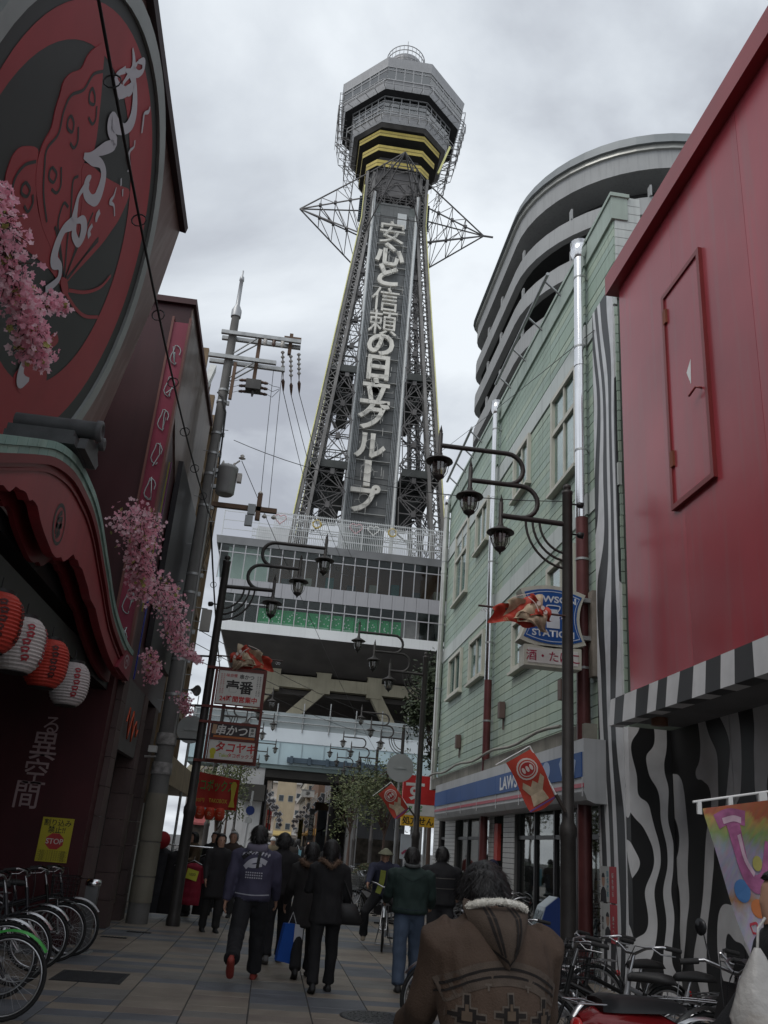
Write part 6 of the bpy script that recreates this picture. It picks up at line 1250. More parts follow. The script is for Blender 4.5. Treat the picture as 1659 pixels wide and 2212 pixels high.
blossoms('pink blossom spray beside the pink upright sign, trailing down to the pole', [(-2.0, 12.0, 4.75), (-1.95, 12.8, 4.9), (-1.85, 13.3, 4.6), (-1.75, 13.9, 4.35), (-1.55, 14.9, 4.35)], 1500, (.3, .32, .22, .1), 4)
blossoms('small pink blossom bunch hanging below the end of the porch', [(-2.05, 13.0, 4.0), (-2.02, 13.2, 3.85), (-2.0, 13.3, 3.7)], 380, (.17, .18, .14), 5)
blossoms('small pink blossom bunch tied to the utility pole', [(-1.97, 17.2, 4.0), (-1.9, 17.25, 3.9), (-1.85, 17.3, 3.75)], 300, (.22, .2, .12), 6)
# ================================================================== trees, hedges
def leaf_mat(n, c): return M(n, c, .6, 0, .35, 2.5)
def tree(lb, base, h, trunk_h, rx, rz, nleaf, ls, cols, seed, lean=0., gr='street trees'):
    T = thing('tree', lb, 'tree', base, gr); r_ = random.Random(seed); B = V(base); tr = MB(); top = B+V((lean, 0, h*.9))
    sp = [B, B+V((lean*.2, .05, trunk_h*.6)), B+V((lean*.4, 0, trunk_h)), top]; tr.tube(cr(sp, 5), [max(.012, .1*(1-k/16)) for k in range(16)], 8); C0 = B+V((lean*.6, 0, trunk_h+rz)); tips = []
    for k in range(22):
        t = r_.uniform(.75, 1.); st = B.lerp(top, t*trunk_h/(h*.9)*1.25 if k < 12 else r_.uniform(.5, .95)); d = V((r_.gauss(0, 1), r_.gauss(0, 1), r_.gauss(.25, .7))).normalized(); e = C0+V((d.x*rx, d.y*rx, d.z*rz))*r_.uniform(.55, .98); m_ = st.lerp(e, .5)+V((0, 0, .12)); tr.tube([st, m_, e], [.03, .018, .006], 5); tips += [e, m_.lerp(e, .5), e+V((r_.gauss(0, .2), r_.gauss(0, .2), r_.gauss(0, .2)))*rx]
    tr.build('trunk', m_tw, T); lf = MB()
    for k in range(nleaf):
        c = tips[r_.randrange(len(tips))]; q = c+V((r_.gauss(0, .17*rx), r_.gauss(0, .17*rx), r_.gauss(0, .15*rz))); a = V((r_.gauss(0, 1), r_.gauss(0, 1), r_.gauss(0, 1))).normalized(); s_ = a.orthogonal().normalized(); w = ls*r_.uniform(.7, 1.3)
        lf.add([q-a*w, q+s_*w*.4, q+a*w, q-s_*w*.4], [(0, 1, 2, 3)], r_.randrange(len(cols)))
    tag(lf.build('crown', cols, T), kind='stuff')
dk = [leaf_mat('evergreen_dark', (.022, .035, .014)), leaf_mat('evergreen_mid', (.035, .05, .02))]; lt = [leaf_mat('olive_leaf', (.07, .085, .03)), leaf_mat('olive_pale', (.1, .11, .045)), leaf_mat('olive_dark', (.045, .06, .022))]
tree('dark evergreen tree squeezed between the green building and the second lamp', (5.6, 32, 0), 9.2, 4.6, 1.25, 2.1, 5200, .1, dk, 11)
tree('olive green street tree before the passage on the right, nearer one', (4.5, 36, 0), 5.6, 2.1, 1.35, 1.55, 2300, .075, lt, 12); tree('olive green street tree on the right, farther one behind the near tree', (4.1, 47, 0), 5.8, 2.2, 1.3, 1.6, 1600, .085, lt, 13)
tree('thin half bare street tree left of the passage', (-2.0, 42, 0), 5.6, 2.4, 1.0, 1.4, 900, .08, lt, 14); tree('olive street tree on the left, seen behind the red cloth banner', (-1.9, 33, 0), 4.4, 1.6, .8, 1.2, 1200, .07, lt, 15)
def shrub(lb, x, y, r, h, seed, gr): 
    r_ = random.Random(seed); T = thing('clipped_shrub', lb, 'shrub', (x, y, 0), gr); b = MB(); b.tube([(x, y, 0), (x, y, h*.6)], .03, 5); b.build('stem', m_tw, T); lf = MB()
    for k in range(900):
        a = r_.random()*2*PI; t = r_.random(); q = V((x+r*math.cos(a)*math.sqrt(1-abs(2*t-1)**3)*r_.uniform(.75, 1.03), y+r*math.sin(a)*math.sqrt(1-abs(2*t-1)**3)*r_.uniform(.75, 1.03), .05+t*h)); n_ = V((r_.gauss(0, 1), r_.gauss(0, 1), r_.gauss(0, 1))).normalized(); s_ = n_.orthogonal().normalized(); w = .05
        lf.add([q-n_*w, q+s_*w*.5, q+n_*w, q-s_*w*.5], [(0, 1, 2, 3)], r_.randrange(2))
    tag(lf.build('foliage', [leaf_mat('shrub_green', (.035, .05, .018)), leaf_mat('shrub_brown', (.07, .055, .025))], T), kind='stuff')
for k in range(5): shrub(('first', 'second', 'third', 'fourth', 'fifth')[k]+' clipped round shrub from the front of the right hedge row', 3.35+.12*k, 29.5+k*1.35, .55, 1.0, 30+k, 'hedge shrubs on the right')
for k in range(3): shrub(('nearest', 'middle', 'farthest')[k]+' clipped shrub of the left hedge row beside the striped pole', -1.9-.05*k, 26.5+k*1.5, .5, 1.15, 40+k, 'hedge shrubs on the left')
# ================================================================== signs and small things further up the street
def road_sign_back(lb, x, y, z, r): T = thing('road_sign', lb, 'road sign', (x, y, 0)); b = MB(); b.lathe([(.001, -.012), (r, -.012), (r, .012), (.001, .012)], 28, (x, y, z), (0, 1, 0), sm=False); b.build('disc', M('sign_back_grey', (.36, .37, .37), .5, .3, .1, 2), T); b = MB(); b.tube([(x, y+.04, 0), (x, y+.04, z+r*.8)], .035, 8); b.build('pole', steel, T); b = MB(); b.box(x-.2, x+.2, y-.03, y-.013, z-.03, z+.03); b.build('bracket', steel, T)
road_sign_back('grey back of a round road sign left of the lamp post', -2.35, 23.5, 4.12, .36); road_sign_back('grey back of a round road sign right of the second lamp', 3.75, 27.2, 3.95, .42)
def striped_post(lb, x, y, h): 
    T = thing('white_banner_pole', lb, 'pole', (x, y, 0)); b = MB(); b.tube([(x, y, 0), (x+.1, y, h)], .03, 8); b.build('pole', white, T); b = MB(); b.lathe([(.001, 0), (.13, 0), (.13, .02), (.001, .02)], 16, (x+.09, y-.04, h-.55), (0, -1, 0), sm=False); b.build('blue_disc', M('roadsign_blue', (.03, .06, .25), .4), T); b = MB(); b.box(x-.02, x+.18, y-.05, y-.03, h-.9, h-.74); b.build('plate', white, T)
striped_post('white sign pole with small blue disc left of the crowd', -.72, 27, 2.9)
def drugstore_sign():
    X0, Y = 4.2, 29.6; F = FF(Y); T = thing('drugstore_sign', 'red white and yellow upright shop sign beside the store corner', 'sign', (4.7, Y, 1.4))
    b = MB(); b.fbox(F, X0, X0+1.1, 3.05, 3.95, 0, .2); b.build('red_panel', M('ds_red', (.48, .03, .03), .4), T); b = MB(); b.fbox(F, X0, X0+1.1, 2.7, 3.04, 0, .2); b.build('white_panel', M('ds_white', (.6, .6, .58), .4), T); b = MB(); b.fbox(F, X0, X0+1.1, 2.36, 2.69, 0, .2); b.build('yellow_panel', M('ds_yellow', (.6, .35, .03), .4), T)
    text('lettering', 'す', F, .7, .203, M('ds_white', (.6, .6, .58)), T, X0+.4, 3.48, .03); text('lettering', 'スギ', F, .3, .203, M('ds_green', (.1, .3, .12), .5), T, X0+.4, 2.87, .02); text('lettering', '処方せん', F, .26, .203, black, T, X0+.55, 2.53, .02)
    b = MB(); b.fbox(F, X0+.05, X0+.6, 1.35, 2.1, 0, .05); b.build('poster_board', M('ds_poster', (.42, .46, .5), .5, 0, .1, 2), T); b = MB(); b.stroke(F, [(X0+.1, 1.5), (X0+.25, 1.6), (X0+.35, 1.45), (X0+.5, 1.55)], .07, 0, .055); b.build('poster_print', M('ds_magenta', (.3, .05, .1), .5), T)
    b = MB(); b.fbox(F, X0+.3, X0+.62, .25, 1.3, 0, .05); o = b.build('upright_board', M('ds_yellow', (.6, .35, .03)), T); text('lettering', '処方せん', F, .26, .052, black, o, X0+.46, .78, .02, vert=True)
    b = MB(); b.tube([(X0+.9, Y+.3, 0), (X0+.9, Y+.3, 4)], .06, 8); b.build('post', steel, T)
drugstore_sign()
def kiosk():
    x, y = 3.86, 13.1; T = thing('ticket_kiosk', 'blue and white slanted counter machine outside the store', 'kiosk', (x, y, 0))
    P = [(0, .0), (.4, .0), (.4, .95), (.36, 1.08), (.3, 1.14), (.12, 1.0), (.02, .7)]
    b = MB(); F = Fr((x, y-.2, 0), (1, 0, 0)); b.prism(F, P, -.02, 0); b.prism(F, P, -.42, -.4); b.build('blue_side', M('kiosk_blue', (.02, .05, .2), .35), T)
    b = MB(); b.prism(F, [(a-.01, c) for a, c in P], -.4, -.021); b.build('white_body', M('kiosk_white', (.4, .45, .48), .4), T)
    for k in range(2):
        for (a0, z0), (a1, z1) in (((.03, .73), (.1, .95)), ((.14, 1.01), (.26, 1.1))):
            b = MB(); y0 = y-.16+k*.19; b.add([(x+a0-.016, y0, z0), (x+a0-.016, y0+.15, z0), (x+a1-.016, y0+.15, z1), (x+a1-.016, y0, z1)], [(0, 1, 2, 3)]); b.build('screen', M('kiosk_screen', (.05, .08, .09), .2), T)
kiosk()
def bollard():
    x, y = -2.3, 13.2; T = thing('steel_bollard', 'grey steel bicycle lock post beside the left bikes', 'bollard', (x, y, 0)); b = MB(); b.box(x-.13, x+.13, y-.13, y+.13, 0, .02); b.build('foot_plate', steel, T); b = MB(); b.box(x-.08, x+.08, y-.07, y+.07, .02, .82); b.build('post', M('post_grey', (.13, .13, .13), .5, .3, .2, 4), T); b = MB(); b.lathe([(.1, .82), (.11, .86), (.09, .9), (.001, .91)], 14, (x, y, 0)); b.build('cap', chrome, T)
bollard()
# ================================================================== bicycles
m_tyre = M('tyre', (.016, .016, .016), .75, 0, .2, 30); m_alu = M('polished_alloy', (.42, .42, .43), .28, 1., .15, 9); m_bk = M('bike_black', (.02, .02, .022), .3, .2); m_grip = M('grip_rubber', (.025, .024, .024), .7)
def bicycle(label, loc, yaw, col=None, fender=None, basket=True, north=False, cache={}, steer=0., parts_from=None, grp='parked bicycles'):
    key = (col, fender, basket, north)
    if key in cache:
        c = copy_tree(cache[key]); c.location = loc; c.rotation_euler = (rad(random.uniform(-4, 4)), 0, yaw); c['label'] = label; c['group'] = grp; return c
    mf = M('frame_%s' % str(col), col or (.03, .03, .035), .3, .3, .1, 5); md = M('fender_%s' % str(fender), fender, .3, .1, .08, 5) if fender else m_alu
    T = thing('bicycle', label, 'bicycle', (0, 0, 0), grp); R = .335; WB = 1.08
    for cx in (0, WB):
        c = (cx, 0, R); b = MB(); n = 40
        def ring(r, rr, k=8): 
            vs_ = []
            for i in range(n):
                a = 2*PI*i/n
                for j in range(k): q = 2*PI*j/k; vs_.append((cx+(r+rr*math.cos(q))*math.cos(a), rr*math.sin(q), R+(r+rr*math.cos(q))*math.sin(a)))
            return vs_, [(i*k+j, ((i+1) % n)*k+j, ((i+1) % n)*k+(j+1) % k, i*k+(j+1) % k) for i in range(n) for j in range(k)]
        b.add(*ring(R-.018, .018), sm=True); w = b.build('wheel', m_tyre, T)
        b = MB(); b.add(*ring(R-.043, .011, 6), sm=True); b.build('rim', m_alu, w)
        b = MB(); b.tube([(cx, -.05, R), (cx, .05, R)], .02, 8)
        for i in range(28): a = 2*PI*i/28; s = .03 if i % 2 else -.03; b.tube([(cx+.02*math.cos(a+.9), s, R+.02*math.sin(a+.9)), (cx+(R-.05)*math.cos(a), 0, R+(R-.05)*math.sin(a))], .0016, 3, cap=False)
        b.build('spokes', m_alu, w)
        b = MB(); a0, a1 = (rad(20), rad(190)) if cx == 0 else (rad(35), rad(205)); k = 18; vs_ = []
        for i in range(k+1):
            a = a0+(a1-a0)*i/k
            for y, dr in ((-.028, -.006), (-.016, .012), (.016, .012), (.028, -.006)): vs_.append((cx+(R+.022+dr)*math.cos(a), y, R+(R+.022+dr)*math.sin(a)))
        b.add(vs_, [(i*4+j, i*4+j+1, i*4+5+j, i*4+4+j) for i in range(k) for j in range(3)], sm=True); b.build('mudguard', md, T)
        b = MB(); b.tube([(cx, -.045, R), (cx+(R+.02)*math.cos(a1-.4), -.02, R+(R+.02)*math.sin(a1-.4))], .003, 4); b.tube([(cx, .045, R), (cx+(R+.02)*math.cos(a1-.4), .02, R+(R+.02)*math.sin(a1-.4))], .003, 4); b.build('mudguard_stay', m_alu, T)
    bb = (.44, 0, .28); st = (.3, 0, .72); hd = (.9, 0, .62); ht = (.84, 0, .86)
    b = MB()
    for p, q, r in ((bb, st, .017), (bb, (.89, 0, .66), .02), ((.35, 0, .55), (.87, 0, .74), .018), (hd, ht, .021)): b.tube([p, q], r, 8)
    for s in (-1, 1): b.tube([bb, (.02, s*.055, R)], .01, 6); b.tube([(.32, s*.02, .64), (.0, s*.055, R)], .009, 6)
    b.build('frame', mf, T)
    b = MB()
    for s in (-1, 1): b.tube([(.9, s*.035, .62), (.955, s*.05, .48), (WB, s*.052, R)], .012, 6)
    b.build('fork', m_alu if not fender else mf, T)
    b = MB(); b.tube([ht, (.8, 0, .98)], .014, 8); b.tube([(.8-.2, -.29, 1.03), (.8-.06, -.27, 1.05), (.82, -.17, 1.03), (.83, -.05, .98), (.83, .05, .98), (.82, .17, 1.03), (.8-.06, .27, 1.05), (.8-.2, .29, 1.03)], .0115, 8); b.build('handlebar', m_alu, T)
    for s in (-1, 1):
        b = MB(); b.tube([(.72, s*.275, 1.048), (.59, s*.291, 1.028)], .017, 8); b.build('grip', m_grip, T)
        b = MB(); b.tube([(.8, s*.22, 1.035), (.76, s*.27, 1.0), (.64, s*.29, .99)], .006, 5); b.build('brake_lever', m_alu, T)
        b = MB(); b.tube([(.8, s*.2, 1.03), (.88, s*.12, 1.04), (.92, s*.05, .9), (.93, 0, .7)], .004, 4); b.build('brake_cable', m_bk, T)
    b = MB(); b.tube([st, (.27, 0, .8)], .013, 8); b.build('seat_post', m_alu, T)
    b = MB(); P = [(.08, .1, .0), (.1, .11, .03), (.2, .095, .045), (.3, .045, .04), (.4, .025, .03), (.43, .012, .01)]
    vs_ = []; 
    for x, w, z in P: vs_ += [(x, -w, .8), (x, -w*.8, .82+z*.8), (x, 0, .825+z), (x, w*.8, .82+z*.8), (x, w, .8), (x, 0, .79)]
    b.add(vs_, [(i*6+j, i*6+(j+1) % 6, i*6+6+(j+1) % 6, i*6+6+j) for i in range(5) for j in range(6)]+[(0, 1, 2, 3, 4, 5), tuple(range(30, 36))[::-1]], sm=True); b.build('saddle', M('saddle_black', (.02, .019, .019), .5), T)
    b = MB(); b.lathe([(.001, -.012), (.1, -.012), (.1, .004), (.001, .004)], 20, (.44, .05, .28), (0, 1, 0)); b.build('chainring', m_alu, T)
    b = MB(); b.prism(Fr((0, .06, 0), (-1, 0, 0)), [(-.55, .22), (-.56, .36), (-.45, .4), (0.0, .39), (.04, .33), (0, .28), (-.4, .19)], 0, .02); b.build('chain_guard', m_bk if col else m_alu, T)
    for s in (-1, 1): b = MB(); b.tube([(.44, s*.07, .28), (.44+s*.12, s*.08, .28-s*.1)], .009, 6); b.box(.44+s*.12-.04, .44+s*.12+.04, s*.085, s*.085+s*.09, .28-s*.1-.012, .28-s*.1+.012); b.build('pedal', m_bk, T)
    b = MB(); b.tube([(.02, -.07, R), (-.05, -.14, .02)], .009, 6); b.tube([(.02, .07, R), (-.05, .14, .02)], .009, 6); b.tube([(-.05, -.14, .012), (-.05, .14, .012)], .009, 6); b.build('stand', m_alu, T)
    b = MB()
    for s in (-1, 1): b.tube([(.25, s*.05, .7), (.0, s*.06, .71), (-.22, s*.06, .71)], .006, 5); b.tube([(0, s*.055, R), (-.1, s*.06, .71)], .005, 5)
    for x in (.15, .03, -.09, -.22): b.tube([(x, -.06, .71), (x, .06, .71)], .005, 5)
    b.build('carrier', m_alu, T)
    b = MB(); b.lathe([(.02, 0), (.03, .02), (.03, .03), (.001, .04)], 10, (-.24, 0, .6), (-1, 0, 0)); b.build('reflector', M('reflector_red', (.4, .02, .02), .2), T)
    if basket:
        b = MB(); x0, x1, z0, z1 = .92, 1.2, .72, .97
        for k in range(6):
            t = k/5; z = z0+(z1-z0)*t; e = .03*t; P = [(x0-e, -.15-e, z), (x1+e, -.15-e, z), (x1+e, .15+e, z), (x0-e, .15+e, z), (x0-e, -.15-e, z)]; b.tube(P, .0035 if k < 5 else .006, 4)
        for k in range(9): y = -.15+.3*k/8; b.tube([(x0-.03, y*1.2, z1), (x0, y, z0), (x1, y, z0), (x1+.03, y*1.2, z1)], .0028, 3)
        for k in range(7): x = x0+(x1-x0)*k/6; b.tube([(x, -.18, z1), (x, -.15, z0), (x, .15, z0), (x, .18, z1)], .0028, 3)
        b.build('basket', m_bk if fender else M('basket_grey', (.2, .2, .2), .4, .6), T)
        b = MB(); b.tube([(.9, 0, .7), (1.0, 0, .71)], .012, 6); b.tube([(1.0, .05, .72), (WB, .055, R)], .006, 5); b.tube([(1.0, -.05, .72), (WB, -.055, R)], .006, 5); b.build('basket_stay', m_alu, T)
        b = MB(); b.lathe([(.02, 0), (.038, .03), (.04, .06), (.001, .065)], 12, (.98, 0, .58), (1, 0, -.1)); b.build('headlamp', m_alu, T)
    T.location = loc; T.rotation_euler = (0, 0, yaw); cache[key] = T
    return T
# left row, front wheels to the street
LB = [((-3.15, 8.5, 0), 2, None, (.06, .34, .07), 'bicycle with bright green mudguard at the lower left corner'), ((-3.45, 9.35, 0), 8, None, None, 'silver mudguard bicycle next to the green mudguard one'),
      ((-3.5, 10.2, 0), 4, (.05, .05, .055), None, 'bicycle third from the lower left corner in the left row'), ((-3.55, 11.2, 0), 6, None, None, 'bicycle fourth from the lower left corner in the left row'),
      ((-3.5, 11.95, 0), 10, (.02, .02, .02), (.02, .02, .02), 'black mudguard bicycle second from the steel bollard'), ((-3.45, 12.55, 0), 7, None, (.42, .42, .43), 'bicycle with pale mudguard closest to the steel bollard')]
for loc, yaw, col, fe, lb in LB: bicycle(lb, loc, rad(yaw), col, fe, basket=(lb[:5] == 'black'), grp='bicycles parked along the left wall')
# right cluster before the zebra wall
RB = [((2.75, 8.6, 0), 172, None, None, 'silver handlebar bicycle nearest the blue counter machine'), ((3.6, 8.1, 0), 200, (.02, .02, .02), (.02, .02, .02), 'black bicycle with wire basket in front of the zebra wall'),
      ((3.7, 7.4, 0), 195, (.35, .35, .36), None, 'white framed bicycle in the middle of the right hand cluster'), ((4.1, 6.2, 0), 178, None, None, 'bicycle under the colourful banner with swept chrome handlebar'),
      ((3.4, 9.4, 0), 185, None, None, 'bicycle farthest back against the zebra pier'),
      ((3.25, 7.0, 0), 165, (.02, .02, .02), (.02, .02, .02), 'black bicycle just behind the moped seat'), ((4.35, 6.9, 0), 188, (.02, .02, .02), (.02, .02, .02), 'black bicycle under the pole of the colourful banner')]
for loc, yaw, col, fe, lb in RB: bicycle(lb, loc, rad(yaw), col, fe, basket='basket' in lb or 'farthest' in lb, grp='bicycles parked by the zebra wall')
for k, (x, y) in enumerate(((2.55, 21.6), (2.6, 22.3), (2.65, 23.2), (2.85, 28))): bicycle(('nearest', 'second', 'third', 'farthest')[k]+' of the bicycles parked behind the cyclist', (x+.5, y, 0), rad(200-6*k), None if k % 2 else (.03, .03, .035), None, grp='bicycles parked behind the cyclist')
for k, (x, y, a) in enumerate(((3.3, 14.6, 100), (3.9, 13.6, 95), (3.5, 16.4, 110), (4.25, 15.2, 95))): bicycle(('leftmost', 'second', 'third', 'rightmost')[k]+' bicycle parked against the store front behind the patterned coat', (x, y, 0), rad(a), (.02, .02, .02) if k % 2 else None, None, grp='bicycles parked at the store front')
# ================================================================== moped
def moped():
    T = thing('moped', 'red tailed moped with long black seat beside the patterned coat', 'moped', (0, 0, 0)); R = .25
    mr = M('moped_red', (.17, .01, .012), .15, .1, .05, 3, spec=.6); mbk = M('moped_black', (.018, .018, .019), .4)
    for cx in (0, 1.18):
        b = MB(); b.lathe([(R-.06, -.04), (R-.02, -.045), (R, -.02), (R, .02), (R-.02, .045), (R-.06, .04)], 36, (cx, 0, R), (0, 1, 0)); w = b.build('wheel', m_tyre, T)
        b = MB(); b.lathe([(R-.05, -.03), (R-.075, -.02), (R-.075, .02), (R-.05, .03)], 36, (cx, 0, R), (0, 1, 0)); b.tube([(cx, -.07, R), (cx, .07, R)], .06, 12); b.build('rim', m_alu, w)
        b = MB()
        for i in range(24): a = 2*PI*i/24; b.tube([(cx+.05*math.cos(a), .03 if i % 2 else -.03, R+.05*math.sin(a)), (cx+(R-.07)*math.cos(a+.3), 0, R+(R-.07)*math.sin(a+.3))], .0025, 3)
        b.build('spokes', m_alu, w)
        b = MB(); vs_ = []; a0, a1 = (rad(30), rad(200)) if cx == 0 else (rad(20), rad(170))
        for i in range(15):
            a = a0+(a1-a0)*i/14
            for y, dr in ((-.06, 0), (-.04, .035), (.04, .035), (.06, 0)): vs_.append((cx+(R+.03+dr)*math.cos(a), y, R+(R+.03+dr)*math.sin(a)))
        b.add(vs_, [(i*4+j, i*4+j+1, i*4+5+j, i*4+4+j) for i in range(14) for j in range(3)], sm=True); b.build('mudguard', mbk, T)
    b = MB(); P = [(-.34, .05, .62, .68), (-.25, .1, .58, .72), (-.05, .12, .55, .72), (.25, .11, .5, .7), (.5, .08, .42, .6)]; vs_ = []
    for x, w, z0, z1 in P: vs_ += [(x, -w, z0), (x, -w, z1), (x, 0, z1+.03), (x, w, z1), (x, w, z0), (x, 0, z0-.02)]
    b.add(vs_, [(i*6+j, i*6+(j+1) % 6, i*6+6+(j+1) % 6, i*6+6+j) for i in range(4) for j in range(6)]+[tuple(range(6)), tuple(range(24, 30))[::-1]], sm=True); b.build('tail_cowl', mr, T)
    b = MB(); P = [(-.22, .1, .06), (-.1, .125, .075), (.2, .13, .065), (.38, .1, .05), (.46, .06, .02)]; vs_ = []
    for x, w, z in P: vs_ += [(x, -w, .735), (x, -w*.85, .74+z), (x, 0, .75+z), (x, w*.85, .74+z), (x, w, .735)]
    b.add(vs_, [(i*5+j, i*5+j+1, i*5+6+j, i*5+5+j) for i in range(4) for j in range(4)]+[(0, 1, 2, 3, 4), tuple(range(20, 25))[::-1]], sm=True); b.build('seat', mbk, T)
    b = MB(); b.lathe([(.06, 0), (.055, .03), (.001, .04)], 14, (-.34, 0, .63), (-1, 0, .1)); b.build('tail_light', M('tail_red', (.45, .02, .02), .15), T)
    for s in (-1, 1): b = MB(); b.lathe([(.045, 0), (.045, .03), (.02, .06), (.001, .065)], 12, (-.27, s*.12, .6), (-.4, s, 0)); b.build('turn_signal', M('signal_amber', (.6, .18, .02), .15), T)
    b = MB(); b.box(-.36, -.35, -.09, .09, .4, .53); b.build('number_plate', white, T)
    for s in (-1, 1): b = MB(); b.prism(Fr((0, s*.13, 0), (1, 0, 0)), [(.18, .4), (.42, .38), (.46, .52), (.36, .6), (.2, .58)], -.02, .02); b.build('side_cover', M('cover_cream', (.5, .48, .44), .3), T)
    b = MB(); b.tube([(.5, 0, .5), (.8, 0, .4), (1.0, 0, .75)], .05, 10); b.tube([(.95, 0, .95), (1.0, 0, .75), (1.18, .07, R)], .03, 8); b.tube([(1.0, 0, .75), (1.18, -.07, R)], .03, 8); b.box(.3, .75, -.12, .12, .2, .42); b.build('frame', mbk, T)
    b = MB(); b.prism(Fr((0, -.2, 0), (1, 0, 0)), [(.78, .4), (.84, .36), (1.05, .85), (.98, .9)], -.4, 0); b.build('leg_shield', mbk, T)
    b = MB(); b.tube([(.75, -.32, 1.0), (.88, -.25, 1.02), (.95, 0, .96), (.88, .25, 1.02), (.75, .32, 1.0)], .013, 8); b.build('handlebar', m_alu, T)
    for s in (-1, 1): b = MB(); b.tube([(.84, s*.27, 1.01), (.72, s*.325, .995)], .02, 8); b.build('grip', m_grip, T); b = MB(); b.tube([(.9, s*.22, 1.02), (.92, s*.3, 1.2)], .005, 5); b.lathe([(.001, -.006), (.055, -.006), (.06, .006), (.001, .008)], 16, (.92, s*.32, 1.23), (-1, 0, 0)); b.build('mirror', m_bk, T)
    b = MB(); b.lathe([(.08, 0), (.09, .05), (.07, .1), (.001, .12)], 16, (.98, 0, .97), (1, 0, .1)); b.build('headlamp', mbk, T)
    b = MB()
    for s in (-1, 1): b.tube([(-.05, s*.09, .77), (-.4, s*.09, .78)], .008, 5)
    for x in (-.15, -.28, -.4): b.tube([(x, -.09, .78), (x, .09, .78)], .008, 5)
    b.build('carrier', m_alu, T)
    T.location = (2.4, 6.1, 0); T.rotation_euler = (0, 0, rad(14))
moped()
